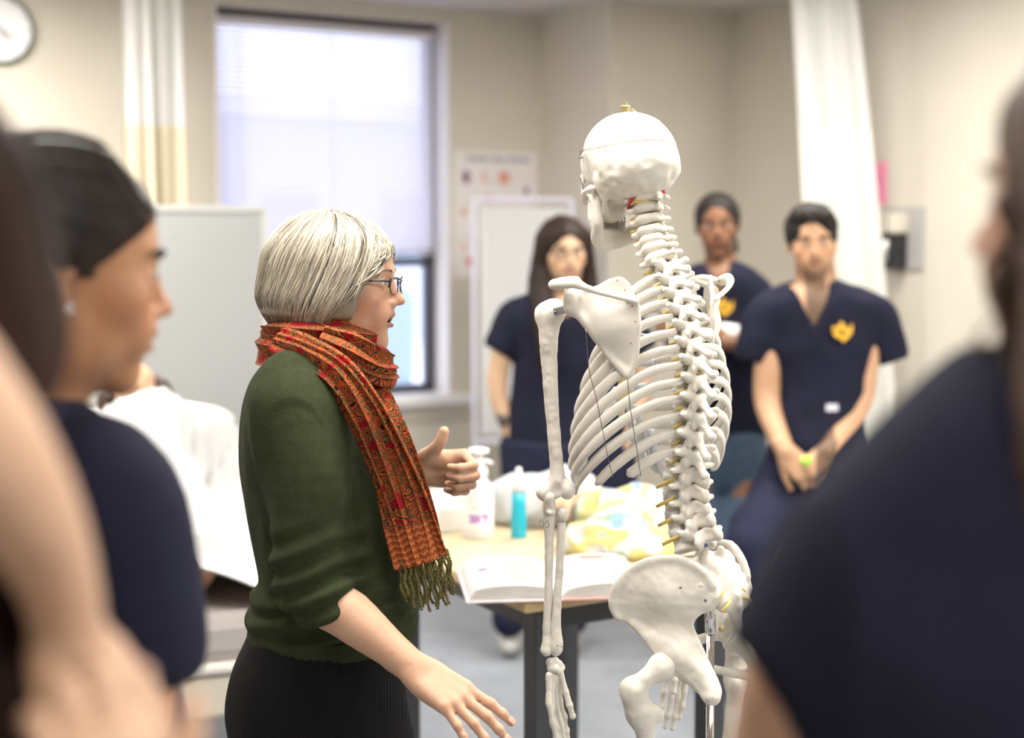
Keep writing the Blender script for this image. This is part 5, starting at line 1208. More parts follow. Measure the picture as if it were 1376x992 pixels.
# ------------------------------------------------------------------ table and what lies on it
TZ = .74
N0 = atz(706, 808, TZ); tu, tv = Vector((RU[0], RU[1], 0)), Vector((-RV[0], -RV[1], 0))          # along the front edge, and away from the camera
TW, TL = .74, .60
def tp_(a, b, z=0.0): p = N0 + tu * a + tv * b; return Vector((p.x, p.y, TZ + z))
tb = thing('table', tp_(TL / 2, TW / 2, -TZ), 'pale wood folding table with black legs carrying the open book', 'table')
M_wood = mat('pale_laminate', (0.60, 0.49, 0.31), .4, noise=(5, .06, (1, 8, 1)))
b = MB(); b.box(tp_(TL / 2, TW / 2, -.014), (TL / 2, TW / 2, .014), TH, .004); b.build('tabletop', M_wood, tb)
b = MB(); b.box(tp_(TL / 2, TW / 2, -.0145), (TL / 2 + .0012, TW / 2 + .0012, .0105), TH, .002); b.build('edge_band', mat('edge_band', (.56, .40, .19), .5), tb)
b = MB()
for (a, c, hx, hy) in ((TL / 2, .07, TL / 2 - .06, .012), (TL / 2, TW - .07, TL / 2 - .06, .012), (.07, TW / 2, .012, TW / 2 - .07), (TL - .07, TW / 2, .012, TW / 2 - .07)): b.box(tp_(a, c, -.058), (hx, hy, .030), TH, .002)
b.build('apron', M_black, tb)
M_leg = mat('leg_grey', (.035, .036, .04), .4)
for (a, c) in ((.065, .05), (.05, TW - .06), (TL - .07, .05), (TL - .07, TW - .06)):
    b = MB(); b.box(tp_(a, c, -.028 - (TZ - .028) / 2), (.026, .026, (TZ - .028) / 2), TH, .004); b.build('leg', M_leg, tb)

# open book
bk = thing('open_book', atz(760, 795, TZ), 'thick open textbook with a pink figure lying at the front edge of the table', 'book')
A_b, B_b = atz(634, 802, TZ), atz(880, 803, TZ)         # near bottom corners of the two covers
bx = (B_b - A_b); bx.z = 0; bx = Vector((bx.x, bx.y + .05, 0)).normalized(); by = Vector((-bx.y, bx.x, 0)); bw = .195; bh = .285
C_b = atz(756, 807, TZ) ; rot_b = math.atan2(bx.y, bx.x)
def bp_(x, y, z): return C_b + bx * x + by * (y + .02 * 0) + Vector((0, 0, z))
M_page = mat('page_paper', (.50, .49, .48), .6); M_edge = mat('page_edges', (.55, .53, .50), .7, noise=(350, .3, (.05, .05, 3)))
def page_h(x): x = abs(x) / bw; return .005 + .034 * (x ** .42) * (1 - x) ** .32 * 1.25
for s in (-1, 1):
    n = 18; V = []; F = []
    for j, y in enumerate((0, bh)):
        for i in range(n + 1): x = s * bw * i / n; V.append(bp_(x, y + .004 * s * 0, .0035 + max(page_h(x), .004)))
        for i in range(n + 1): V.append(bp_(s * bw * i / n, y, .0035))
    m1 = n + 1
    F += [(i, i + 1, 2 * m1 + i + 1, 2 * m1 + i) for i in range(n)]
    top = obj('page_block', V, [tuple(q) for q in ([(i, m1 + i, m1 + i + 1, i + 1) for i in range(n)] + [(2 * m1 + i, 2 * m1 + i + 1, 3 * m1 + i + 1, 3 * m1 + i) for i in range(n)] + [(n, m1 + n, 3 * m1 + n, 2 * m1 + n)])], M_edge, bk, smooth=False)
    V2 = [v + Vector((0, 0, .0004)) for v in V[:m1]] + [v + Vector((0, 0, .0004)) for v in V[2 * m1:3 * m1]]
    obj('page', V2, [(i, i + 1, m1 + i + 1, m1 + i) for i in range(n)], M_page, bk)
    c = MB(); c.box(bp_(s * (bw / 2 + .004), bh / 2, .0018), (bw / 2 + .004, bh / 2 + .005, .0017), rot_b, .0008); c.build('cover', mat('book_cover', (.70, .62, .64), .4) if s < 0 else mat('book_cover_pink', (.62, .30, .28), .4), bk)
def on_page(name, x0, x1, y0, y1, m, rnd=False):
    V = []; n = 10
    for j in (y0, y1):
        for i in range(n + 1): x = lerp(x0, x1, i / n); V.append(bp_(x, j, .0045 + max(page_h(x), .004)))
    obj(name, V, [(i, i + 1, n + 2 + i, n + 1 + i) for i in range(n)], m, bk)
on_page('page_picture', -.10, -.02, .05, .24, mat('page_pink', (.66, .36, .34), .6)); on_page('page_picture', -.165, -.145, .15, .17, mat('page_violet', (.18, .12, .30), .6)); on_page('page_picture', .075, .135, .235, .262, mat('page_brown', (.30, .16, .12), .6))
M_txt = mat('page_text', (.62, .60, .60), .7)
for s0, s1, y0, y1 in ((-.175, -.115, .02, .13), (-.175, -.11, .19, .26), (.03, .09, .03, .20), (.105, .175, .03, .20)):
    y = y0
    while y < y1: on_page('page_text', s0, s1 - .01 * random.random(), y, y + .0035, M_txt); y += .018

# foam soap pump bottle
def bottle(name, px, py, prof, m, seg=32, sx=1, sy=1): pass
p1 = atz(643, 722, TZ)
so = thing('soap_bottle', p1, 'white foaming soap pump bottle with purple label on the table', 'bottle')
M_clr = mat('milky_plastic', (.86, .86, .87), .3, sss=.0, trans=.25)
b = MB(); b.lathe([(.001, .0), (.036, .0), (.0395, .006), (.040, .02), (.040, .100), (.0385, .118), (.033, .135), (.024, .150), (.0195, .156), (.0195, .160)], p1, 36); b.build('bottle_body', M_clr, so, smooth=True)
b = MB(); b.lathe([(.0195, .155), (.0245, .157), (.0245, .172), (.021, .180), (.0135, .186), (.013, .205), (.0125, .207), (.0125, .218)], p1, 28); b.build('pump_collar', M_white, so, smooth=True)
b = MB(); b.lathe([(.0125, .212), (.0135, .214), (.026, .2165), (.028, .222), (.026, .228), (.014, .2305), (.001, .231)], p1, 28); b.build('pump_head', M_white, so, smooth=True)
b = MB(); b.tube([p1 + Vector((.006, 0, .195)), p1 + Vector((.022, -.002, .196)), p1 + Vector((.036, -.004, .190))], [.007, .006, .005], 10); b.build('pump_spout', M_white, so, smooth=True)
def wrap(name, base, r, a0, a1, z0, z1, m, root, n=14):
    V = [base + Vector((r * math.cos(R(a)), r * math.sin(R(a)), z)) for z in (z0, z1) for a in np.linspace(a0, a1, n)]
    return obj(name, V, [(i, i + 1, n + i + 1, n + i) for i in range(n - 1)], m, root)
wrap('bottle_label', p1, .0406, -155, -15, .028, .104, mat('label_white', (.80, .80, .80), .5), so)
M_pur = mat('label_purple', (.33, .10, .50), .5)
for (a0, a1, z0, z1) in ((-125, -106, .056, .062), (-125, -106, .044, .050), (-112, -104, .044, .062), (-101, -94, .042, .062), (-98, -84, .056, .062), (-90, -82, .044, .058), (-78, -50, .058, .063), (-66, -58, .042, .058), (-126, -50, .0630, .0655)): wrap('label_print', p1, .0410, a0, a1, z0, z1, M_pur, so, 5)
wrap('label_print', p1, .0410, -112, -62, .082, .086, mat('label_grey', (.45, .45, .5), .5), so, 6)

# blue gel bottle
p2 = atz(697, 722, TZ); gl = thing('gel_bottle', p2, 'slim clear squeeze bottle filled with bright blue gel on the table', 'bottle')
b = MB(); b.lathe([(.001, 0), (.0195, 0), (.0205, .004), (.0203, .045), (.0180, .08), (.0178, .118), (.001, .119)], p2, 28); b.build('blue_gel', mat('blue_gel', (.02, .50, .68), .2, trans=.15), gl, smooth=True)
b = MB(); b.lathe([(.0183, .117), (.0185, .124), (.0185, .136), (.017, .142), (.010, .146), (.010, .150)], p2, 28); b.build('bottle_shoulder', mat('clear_cap', (.80, .86, .88), .2, trans=.5), gl, smooth=True)
b = MB(); b.lathe([(.0125, .146), (.0125, .152), (.0095, .158), (.0085, .172), (.006, .180), (.001, .181)], p2, 24); b.build('nozzle_cap', M_white, gl, smooth=True)

# white boxes behind the hand
bxr = thing('tissue_box', tp_(.14, .70), 'low white cardboard box beside the pump bottle on the table', 'box')
pc = atz(598, 716, TZ) + tv * .05 + tu * (-.02)
b = MB(); b.box(pc + Vector((0, 0, .032)), (.075, .055, .032), TH, .003); b.build('box_carton', mat('white_card', (.74, .73, .70), .6), bxr)
b = MB(); b.box(pc + Vector((0, 0, .0655)), (.04, .022, .0015), TH, .001); b.build('box_opening', mat('box_slot', (.45, .44, .42), .7), bxr)
b = MB(); b.add([pc + tu * a + tv * c + Vector((0, 0, z)) for a, c, z in ((-.03, -.005, .066), (.03, -.005, .066), (.04, .012, .095), (-.02, .016, .10), (-.03, .001, .064), (.03, .001, .064), (.04, .018, .093), (-.02, .022, .098))], [(0, 1, 2, 3), (7, 6, 5, 4), (0, 4, 5, 1), (2, 6, 7, 3), (1, 5, 6, 2), (3, 7, 4, 0)]); b.build('tissue', M_white, bxr)
pc2 = atz(622, 700, TZ) + tv * .08 - tu * .02
b2_ = thing('glove_box', pc2, 'second white carton standing behind the pump bottle', 'box'); b = MB(); b.box(pc2 + Vector((0, 0, .035)), (.09, .05, .035), TH, .003); b.build('box_carton', bpy.data.materials['white_card'], b2_)
b = MB(); b.box(pc2 + Vector((0, 0, .071)), (.05, .018, .001), TH); b.build('box_opening', bpy.data.materials['box_slot'], b2_)

# heaps of linen: white sheet and patterned baby clothes, a doll among them
def heap(name, blobs, m, label, h=.006, disp=None, paint=None, cat='cloth'):
    o = thing(name, Vector(blobs[0][0]).xy.to_3d() + Vector((0, 0, TZ)), label, cat)
    ops = [U(El(c, r, rt), .03) for c, r, rt in blobs] + [D(Bx((blobs[0][0][0], blobs[0][0][1], TZ - .1 + .001), (.9, .9, .1)), .004)]
    solid(name + '_folds', ops, h, m, o, disp=disp, paint=paint); return o
def fold_c(amp, f, sd):
    def g(P, N):
        a = vnoise(P, f, sd); b_ = vnoise(P, np.array(f) * 2.1, sd + 1); top = sstep(TZ + .002, TZ + .02, P[:, 2]); return P + N * (top * amp * ((1 - 2 * np.abs(a)) + .5 * (1 - 2 * np.abs(b_))))[:, None]
    return g
def ap(px, py, Y): return tuple(at(px, py, Y))
Yh1 = 3.72
heap('white_linen', [(ap(745, 690, 3.78), (.16, .10, .085), None), (ap(700, 675, 3.77), (.10, .08, .07), None), (ap(760, 660, 3.80), (.085, .08, .065), None), (ap(790, 700, 3.78), (.12, .09, .07), None)],
     mat('linen_white', (.54, .54, .55), .8), 'crumpled heap of white linen behind the blue gel bottle', .005, fold_c(.008, (14, 14, 14), 2), cat='linen')
def baby_paint(P, N):
    c = np.tile((.50, .52, .50), (len(P), 1)); a = vnoise(P, 22, 5); b_ = vnoise(P, 30, 8); c[a > .30] = (.52, .50, .20); c[a < -.42] = (.22, .38, .20); c[b_ > .48] = (.22, .34, .56); c[b_ < -.55] = (.74, .66, .45); return c
M_baby = mat('printed_cotton', (1, 1, 1), .85, attr='Col')
heap('baby_clothes', [(ap(842, 715, 3.45), (.10, .09, .075), None), (ap(800, 730, 3.40), (.09, .07, .05), None), (ap(858, 695, 3.53), (.085, .08, .075), None), (ap(862, 740, 3.36), (.09, .07, .05), None), (ap(815, 692, 3.58), (.075, .07, .06), None), (ap(772, 722, 3.45), (.04, .04, .03), None)],
     M_baby, 'heap of pastel printed baby clothes in yellow, green and blue on the table', .0045, fold_c(.009, (18, 18, 18), 6), baby_paint, cat='clothes')
dl = thing('baby_doll', ap(785, 665, 3.66), 'peach coloured baby doll half buried between the white linen and baby clothes', 'doll')
solid('doll_body', [U(El(ap(775, 668, 3.66), (.055, .04, .032)), .02), U(El(ap(742, 676, 3.63), (.028, .03, .026)), .02), U(Cp(ap(790, 672, 3.64), ap(815, 690, 3.60), .018, .012), .01), U(Cp(ap(765, 672, 3.63), ap(760, 695, 3.585), .014, .011), .01)], .004, mat('doll_vinyl', (.68, .42, .28), .45), dl)

# ------------------------------------------------------------------ the bed and the practice mannequin
be = Vector((math.cos(R(20)), math.sin(R(20)), 0)); bwv = Vector((-math.sin(R(20)), math.cos(R(20)), 0))   # across, and towards the head
FLc = Vector((-1.24, 3.06, 0)); BW_, BL_ = .86, 1.95; BZ = .60
def bd_(a, l, z): return FLc + be * a + bwv * l + Vector((0, 0, z))
bedt = thing('hospital_bed', bd_(BW_ / 2, BL_ / 2, 0), 'hospital bed with grey mattress and cream frame holding the mannequin', 'bed')
rb = math.atan2(be.y, be.x)
b = MB(); b.box(bd_(BW_ / 2, BL_ / 2, BZ - .17), (BW_ / 2 + .01, BL_ / 2 + .01, .055), rb, .012); b.build('bed_frame', mat('bed_cream', (.62, .58, .50), .4), bedt)
b = MB(); b.box(bd_(BW_ / 2, BL_ / 2, BZ - .105), (BW_ / 2 + .02, BL_ / 2 + .02, .012), rb, .008); b.build('frame_rail', mat('rail_white', (.74, .72, .68), .35), bedt)
b = MB(); b.box(bd_(BW_ / 2, BL_ / 2, BZ - .04), (BW_ / 2, BL_ / 2, .06), rb, .035); b.build('mattress', mat('mattress_grey', (.42, .385, .38), .6, noise=(4, .08)), bedt)
for a in (.06, BW_ - .06):
    for l in (.12, BL_ - .12):
        b = MB(); b.box(bd_(a, l, .22), (.025, .025, .20), rb, .004); b.build('leg', bpy.data.materials['bed_cream'], bedt)
        b = MB(); b.lathe([(.01, -.015), (.06, -.015), (.06, .015), (.01, .015)], bd_(a, l, .06), 20, Matrix.Rotation(R(90), 3, 'X')); b.build('caster', M_black, bedt)
b = MB(); b.box(bd_(BW_ / 2, BL_ + .03, .55), (BW_ / 2, .02, .25), rb, .015); b.build('headboard', bpy.data.materials['bed_cream'], bedt)
hd = at(181, 530, 4.62)
pl = thing('pillow', (hd.x, hd.y, BZ), 'white pillow under the head of the mannequin', 'pillow')
solid('pillow_case', [U(El(hd + Vector((.03, .10, -.115)), (.27, .17, .075), (-18, 0, 20)), .02)], .008, mat('pillow_white', (.84, .83, .82), .8), pl, disp=folds(.006, (9, 9, 9), 3))
mn = thing('mannequin', bd_(.4, 1.0, BZ), 'peach coloured nursing mannequin with brown wig lying under the white bed sheet', 'mannequin')
fwd = Vector((0, -.30, .95)).normalized(); upv = (Vector(bwv) * .95 + Vector((0, 0, .30))).normalized()
right_ = fwd.cross(upv).normalized(); upv = right_.cross(fwd).normalized(); Mm = frame_m(hd, right_, fwd, upv)
mt = (.72, .46, .30); hnd = atz(247, 800, BZ + .10)
mb = put(head_ops(), Mm, 1.05)
ms = hd - upv * .22 + Vector((.02, 0, -.05)); hips = bd_(.45, .95, BZ + .14); 
mb += chain([(hd - upv * .06, .05), (ms, .075), ((ms + hips) / 2, .12), (hips, .12)], .04)
shl, shr = ms - be * .17, ms + be * .17
hw = bd_(.14, 1.0, BZ + .07); el_ = bd_(.10, 1.25, BZ + .08)
mb += chain([(shl, .05), (el_, .04), (hw, .028)], .03) + put(hand_ops(1, ((12, 15, 10),) * 4), hand_m(hw, -bwv, (.1, -.1, 1)), 1.0)
mb += chain([(shr, .05), (bd_(.80, 1.25, BZ + .07), .04), (bd_(.78, 1.0, BZ + .06), .028)], .03)
for a, xx in ((.33, 0), (.57, 0)):
    ft_ = bd_(a, .20, BZ + .075) if a > .5 else Vector((hnd.x - .035, hnd.y + .03, BZ + .075)); mb += chain([(bd_(a, .9, BZ + .13), .08), ((bd_(a, .9, BZ + .14) + ft_) / 2, .058), (ft_ + bwv * .06, .042), (ft_, .036)], .03) + chain([(ft_, .036), (ft_ - bwv * .06 + Vector((.015, 0, .035)), .030), (ft_ - bwv * .085 + Vector((.02, 0, .075)), .022)], .02)
solid('mannequin_body', mb, .0055, M_skin, mn, paint=head_paint(Mm, 1.05, mt, (.60, .30, .22)))
wg = put([U(El((0, -.030, .030), (.098, .100, .098)), .01), U(El((-.080, -.01, -.03), (.035, .055, .06)), .02), U(El((.080, -.01, -.03), (.035, .055, .06)), .02), D(El((0, .085, -.03), (.066, .085, .110)), .01)], Mm, 1.05)
solid('wig', wg, .006, mat('wig_brown', (.045, .022, .014), .7, noise=(40, .4)), mn, disp=folds(.006, (30, 30, 30), 2))
# the sheet over chest, belly and legs
def sheet_z(a, l):
    """height of the draped sheet above the bed, a across, l towards the head"""
    x = a - .45; body_ = .215 * (.50 + .50 * sstep(.3, 1.0, l)) * math.exp(-(abs(x) / .27) ** 3.2); kn = .04 * math.exp(-((l - .62) / .18) ** 2)
    ch = .16 * sstep(.9, 1.55, l); return BZ + .02 + (body_ + kn + ch * math.exp(-(abs(x) / .36) ** 4)) 
mp = np.array([tuple(mn.children[0].matrix_basis @ v.co) for v in bpy.data.objects['mannequin_body'].data.vertices]) + np.array(mn.location) if False else None
_mb = bpy.data.objects['mannequin_body']; MV = np.zeros(len(_mb.data.vertices) * 3); _mb.data.vertices.foreach_get('co', MV); _W = np.array(wmat(_mb)); MV = MV.reshape(-1, 3) @ _W[:3, :3].T + _W[:3, 3]
_q = MV - np.array(FLc); MA, ML = _q @ np.array(be), _q @ np.array(bwv); HG = np.zeros((64, 96))
for a_, l_, z_ in zip(MA, ML, MV[:, 2]):
    i_, j_ = int((a_ + .1) / .02), int((l_ + .1) / .02)
    if 0 <= i_ < 64 and 0 <= j_ < 96: HG[i_, j_] = max(HG[i_, j_], z_)
for _ in range(2): HG = np.max([np.roll(np.roll(HG, dx, 0), dy, 1) for dx in (-1, 0, 1) for dy in (-1, 0, 1)], 0)
for _ in range(2): HG = np.mean([np.roll(np.roll(HG, dx, 0), dy, 1) for dx in (-1, 0, 1) for dy in (-1, 0, 1)], 0)
def over(a, l): return HG[min(63, max(0, int(round((a + .09) / .02)))), min(95, max(0, int(round((l + .09) / .02))))] + .012
V = []; F = []; na, nl = 70, 90; a_lo, a_hi = -.02, .93
for side in (0, 1):
    for j in range(nl + 1):
        for i in range(na + 1):
            a = lerp(a_lo, a_hi, i / na); q = i / na; l0 = lerp(.50, .0, sstep(.05, .72, q)); l = lerp(l0, 1.33 - .03 * math.cos((q - .5) * 5), j / nl); z = sheet_z(a, l)
            if l > .25 or a > .40: z = max(z, over(a, min(l, 1.27)) + .012)
            if a > BW_ - .02: z -= (a - BW_ + .02) * 1.6
            if a < .03: z -= (.03 - a) * 1.0
            p = np.array([[a, l, 0]]); w = .012 * (1 - 2 * abs(float(vnoise(p, (9, 3, 1), 3)[0]))) + .009 * math.sin(a * 26 + 4 * l + 2 * math.sin(3 * l)) * sstep(.1, .6, l); z += w - side * .004
            zc_ = hd.z - .075 if l > 1.35 else 9
            V.append(bd_(a, l, z))
m1 = (na + 1) * (nl + 1)
for side in (0, 1):
    for j in range(nl):
        for i in range(na): a0 = side * m1 + j * (na + 1) + i; q4 = (a0, a0 + 1, a0 + na + 2, a0 + na + 1); F.append(q4 if not side else q4[::-1])
shd = thing('bed_sheet', bd_(.45, .8, BZ), 'white cotton sheet draped over the mannequin on the bed', 'sheet')
obj('sheet_cloth', V, F, mat('sheet_white', (.58, .58, .58), .85), shd)
q = MB(); pr = [bd_(.20 + .055 * math.cos(t) , .50 + .045 * math.sin(t), sheet_z(.20, .5) + .014) for t in np.linspace(0, 2 * math.pi, 20)]; q.tube(pr, .004, 6); q.build('sheet_print', mat('print_peach', (.72, .52, .38), .8), shd, smooth=True)
# ------------------------------------------------------------------ the students
def face_head(px, py, Y, yaw, pitch=0, roll=0):
    return Matrix.Translation(Vector(at(px, py, Y))) @ Matrix.Rotation(R(180 + yaw), 4, 'Z') @ Matrix.Rotation(R(pitch), 4, 'X') @ Matrix.Rotation(R(roll), 4, 'Y')
def rows_at(Y, rows):
    o = []
    for (y, x0, x1, ry, *cy) in rows:
        Yc = Y + (cy[0] if cy else 0); a, b = at(x0, y, Yc), at(x1, y, Yc); o.append((a[2], (a[0] + b[0]) / 2, Yc, (b[0] - a[0]) / 2, ry))
    return sorted(o)
def vneck(Y, px, ytop, ybot, half, front):
    """wedge that opens a V at the throat"""
    a, b, c = at(px - half, ytop, front), at(px + half, ytop, front), at(px, ybot, front)
    P = [(a[0], a[2]), (b[0], b[2]), (c[0], c[2])]
    return D(poly_plate(P, lambda X, Z: front + 0 * X + 0 * Z, lambda X, Z: .15 + 0 * X + 0 * Z), .004)
def shoes(root, pts, Y, m, dirv=(0, -1)):
    for (x, y, dY) in pts:
        p = at(x, y, Y + dY); p = atz(x, y, .03) if True else p; d = np.array((dirv[0], dirv[1], 0)); c = np.array((p[0], p[1], .045))
        ang = math.degrees(math.atan2(d[1], d[0])) - 90
        solid('shoe', [U(El(c + d * .04, (.045, .12, .045), (0, 0, ang)), .01), U(El(c - d * .04 + np.array((0, 0, .02)), (.04, .06, .055), (0, 0, ang)), .03), D(Bx((c[0], c[1], -.02), (.3, .3, .02)), .004)], .006, m, root)
M_shoe = mat('shoe_grey', (.40, .39, .37), .6)
dark_hair = mat('black_hair', (.012, .009, .008), .62, spec=.25, noise=(60, .5, (1, 1, .2)), bump=(160, .5, .004, (1, 1, .12)))
brown_hair = mat('brown_hair', (.035, .016, .010), .5, noise=(60, .4, (1, 1, .2)), bump=(160, .5, .004, (1, 1, .12)))

# --- student with glasses and long dark hair
Y1 = 5.15
p = thing('person', atz(722, 868, 0), 'person with glasses and long dark hair in navy scrubs, standing by the privacy screen', 'person')
M1 = face_head(757, 339, Y1, 12, -2); s1_ = 1.06; tone = (.60, .40, .26)
top1 = rows_at(Y1, [(395, 735, 785, .07), (402, 705, 815, .10), (425, 683, 845, .12), (470, 692, 842, .125), (520, 690, 838, .12), (560, 683, 842, .125), (600, 677, 850, .14), (640, 675, 852, .145)])
W1, E1, S1_ = at(678, 565, Y1 - .02), at(668, 510, Y1), at(690, 418, Y1); S2, E2, W2 = at(838, 418, Y1), at(862, 510, Y1), at(850, 575, Y1 - .05)
bo = put(head_ops(), M1, s1_) + chain([(at(757, 365, Y1 + .02), .055), (at(760, 410, Y1 + .02), .065)], .03) + [U(St([(z, x, y, a - .02, b - .02) for z, x, y, a, b in top1]), .03)]
for S_, E_, W_2, sd in ((S1_, E1, W1, 1), (S2, E2, W2, -1)):
    bo += chain([(S_, .042), (E_, .038), (W_2, .027)], .03) + put(hand_ops(sd, ((25, 35, 20),) * 4), hand_m(W_2, (sd * .25, -.1, -1), (-sd * .8, -.3, 0)))
for sx in (-1, 1): a = at(763 + sx * 33, 640, Y1); f_ = atz(685 if sx < 0 else 765, 838, .12); bo += chain([(a, .08), (((a + f_) / 2), .055), (f_, .032)], .03)
solid('body', bo, .007, M_skin, p, paint=head_paint(M1, s1_, tone, (.42, .15, .12)))
eyes(p, M1, s1_); brows(p, M1, s1_, dark_hair)
sc_ = sleeve([(at(712, 412, Y1), .052), (at(692, 426, Y1), .058), (at(674, 462, Y1), .060)]) + sleeve([(at(818, 412, Y1), .052), (at(838, 426, Y1), .058), (at(858, 462, Y1), .060)]) + [U(St([(z, x, y, a + .004, b + .004) for z, x, y, a, b in top1]), .03)] + [vneck(Y1, 762, 385, 432, 26, Y1 - .12)]
solid('scrub_top', sc_, .006, M_navy, p, disp=folds(.007, (9, 9, 5), 11))
tr_ = [U(St(rows_at(Y1, [(590, 674, 852, .15), (640, 672, 855, .155), (680, 674, 853, .14)])), .02)]
for sx in (-1, 1): a = at(763 + sx * 42, 660, Y1); f_ = atz(685 if sx < 0 else 765, 832, .14); tr_ += chain([(a, .105), (((a + f_) / 2), .082), (f_, .062)], .03)
solid('scrub_trousers', tr_, .008, M_navy2, p, disp=folds(.008, (8, 8, 4), 5))
hr_ = [U(El((0, -.014, .034), (.086, .108, .092)), .01)]
for s in (-1, 1): hr_ += chain([((s * .070, .015, .05), .028), ((s * .085, .005, -.03), .026), ((s * .092, .0, -.12), .030), ((s * .10, .03, -.22), .030), ((s * .095, .05, -.32), .022)], .03)
hr_ += chain([((0, -.075, 0), .07), ((0, -.085, -.12), .06), ((0, -.08, -.26), .05)], .04) + [D(El((0, .098, -.030), (.056, .062, .090)), .012)]
# one side falls in front of the shoulder
hr_ += chain([((.075, .03, -.08), .028), ((.085, .07, -.18), .036), ((.080, .10, -.30), .036), ((.07, .105, -.42), .022)], .03)
solid('hair', put(hr_, M1, s1_), .006, brown_hair if False else mat('dark_brown_hair', (.022, .011, .008), .6, spec=.25, noise=(50, .5, (1, 1, .2))), p, disp=folds(.004, (40, 40, 6), 1))
for s in (-1, 1):
    g_ = MB(); g_.tube([M1 @ (Vector((s * .033 + .024 * math.cos(a), .106 - .008 * max(0, math.cos(a) * s), -.002 + .016 * math.sin(a))) * s1_) for a in np.linspace(0, 2 * math.pi, 25)], .0022, 6); g_.build('lens_rim', M_black, p, smooth=True)
    g_ = MB(); g_.tube([M1 @ (Vector(q) * s1_) for q in ((s * .057, .098, .004), (s * .078, .05, .002), (s * .080, -.01, 0))], .002, 6); g_.build('temple_arm', M_black, p, smooth=True)
g_ = MB(); g_.tube([M1 @ (Vector(q) * s1_) for q in ((-.010, .106, .003), (0, .110, .005), (.010, .106, .003))], .002, 6); g_.build('bridge', M_black, p)
b = MB(); wr = W1; b.tube([wr + Vector((.031 * math.cos(a), .031 * math.sin(a), .004 * math.sin(2 * a) + .012)) for a in np.linspace(0, 2 * math.pi, 21)], .009, 8, False, (.4, 1)); b.lathe([(.001, 0), (.019, 0), (.019, .008), (.001, .009)], wr + Vector((-.004, -.036, .0)), 20, Matrix.Rotation(R(90), 3, 'X')); b.build('wristwatch', mat('watch', (.05, .045, .04), .35), p, smooth=True)
shoes(p, [(685, 862, 0), (765, 860, .1)], Y1, M_shoe)

# --- student with arms crossed, hair tied back
Y2 = 5.3
p = thing('person', atz(965, 868, 0), 'person with dark hair tied back and arms crossed, in navy scrubs with gold emblem', 'person')
M2 = face_head(964, 303, Y2, -8, -2, 2); s2_ = 1.02; tone = (.20, .095, .050)
top2 = rows_at(Y2, [(352, 950, 990, .07), (362, 925, 1010, .10), (385, 908, 1030, .12), (430, 915, 1026, .125), (480, 918, 1022, .12), (530, 913, 1025, .125), (580, 908, 1030, .135)])
SL, SR2 = at(918, 385, Y2), at(1018, 385, Y2); EL, ER = at(905, 455, Y2 - .05), at(1020, 462, Y2 - .07); WL, WR = at(985, 462, Y2 - .22), at(935, 440, Y2 - .24)
bo = put(head_ops(lips=1.5, nose=1.1), M2, s2_) + chain([(at(967, 330, Y2 + .02), .052), (at(968, 370, Y2 + .02), .06)], .03) + [U(St([(z, x, y, a - .02, b - .02) for z, x, y, a, b in top2]), .03)]
bo += chain([(SL, .042), (EL, .04), (WL, .027)], .03, 2) + put(hand_ops(1, ((30, 40, 20),) * 4), hand_m(WL, (1, -.1, .1), (0, -1, .3))) + chain([(SR2, .042), (ER, .04), (WR, .027)], .03, 2) + put(hand_ops(-1, ((30, 40, 20),) * 4), hand_m(WR, (-1, .1, .2), (0, -1, .3)))
for sx in (-1, 1): a = at(968 + sx * 26, 590, Y2); f_ = atz(968 + sx * 26, 858, .06); bo += chain([(a, .08), (((a + f_) / 2), .055), (f_, .035)], .03)
solid('body', bo, .007, M_skin, p, paint=head_paint(M2, s2_, tone, (.20, .07, .06)))
eyes(p, M2, s2_, (.04, .02, .01)); brows(p, M2, s2_, dark_hair)
sc_ = sleeve([(at(932, 382, Y2), .05), (at(917, 402, Y2 - .01), .058), (at(909, 434, Y2 - .03), .060)]) + sleeve([(at(1004, 382, Y2), .05), (at(1017, 400, Y2 - .01), .064), (at(1023, 436, Y2 - .03), .063)]) + [U(St([(z, x, y, a + .004, b + .004) for z, x, y, a, b in top2]), .03)] + [vneck(Y2, 968, 345, 402, 22, Y2 - .12)]
solid('scrub_top', sc_, .006, M_navy, p, disp=folds(.006, (9, 9, 6), 21))
b = MB(); b.tube([lerp(np.array(ER), np.array(WR), t) for t in (.12, .3, .5, .62)], [.050, .048, .044, .040], 16, True); b.build('white_sleeve', mat('white_cotton', (.74, .72, .72), .8), p, smooth=True)
solid('jeans', [U(St(rows_at(Y2, [(575, 908, 1030, .14), (620, 908, 1030, .145), (650, 912, 1026, .13)])), .02)] + sum([chain([(at(968 + sx * 30, 640, Y2), .095), ((at(968 + sx * 26, 590, Y2) + atz(968 + sx * 26, 858, .06)) / 2, .085), (atz(968 + sx * 26, 856, .08), .07)], .03) for sx in (-1, 1)], []), .009, mat('denim', (.05, .085, .14), .85, noise=(30, .2)), p)
hr_ = [U(El((0, -.012, .030), (.083, .104, .091)), .01), D(El((0, .098, -.040), (.060, .062, .108)), .012)] + chain([((0, -.11, .0), .035), ((-.03, -.13, -.04), .035), ((-.055, -.11, -.09), .022)], .03)
solid('hair', put(hr_, M2, s2_), .006, dark_hair, p, disp=folds(.002, (30, 30, 30), 3))
emblem(p, at(972, 413, Y2 - .150), .037, (1, -.1, 0), (-.1, -1, .1))
shoes(p, [(942, 862, 0), (994, 858, 0)], Y2, M_shoe)
b = MB(); b.lathe([(.0001, 0), (.004, .001), (.004, .005), (.0001, .007)], M2 @ Vector((-.078, .0, -.036)), 8); b.build('earring', mat('pearl', (.8, .78, .75), .2), p)

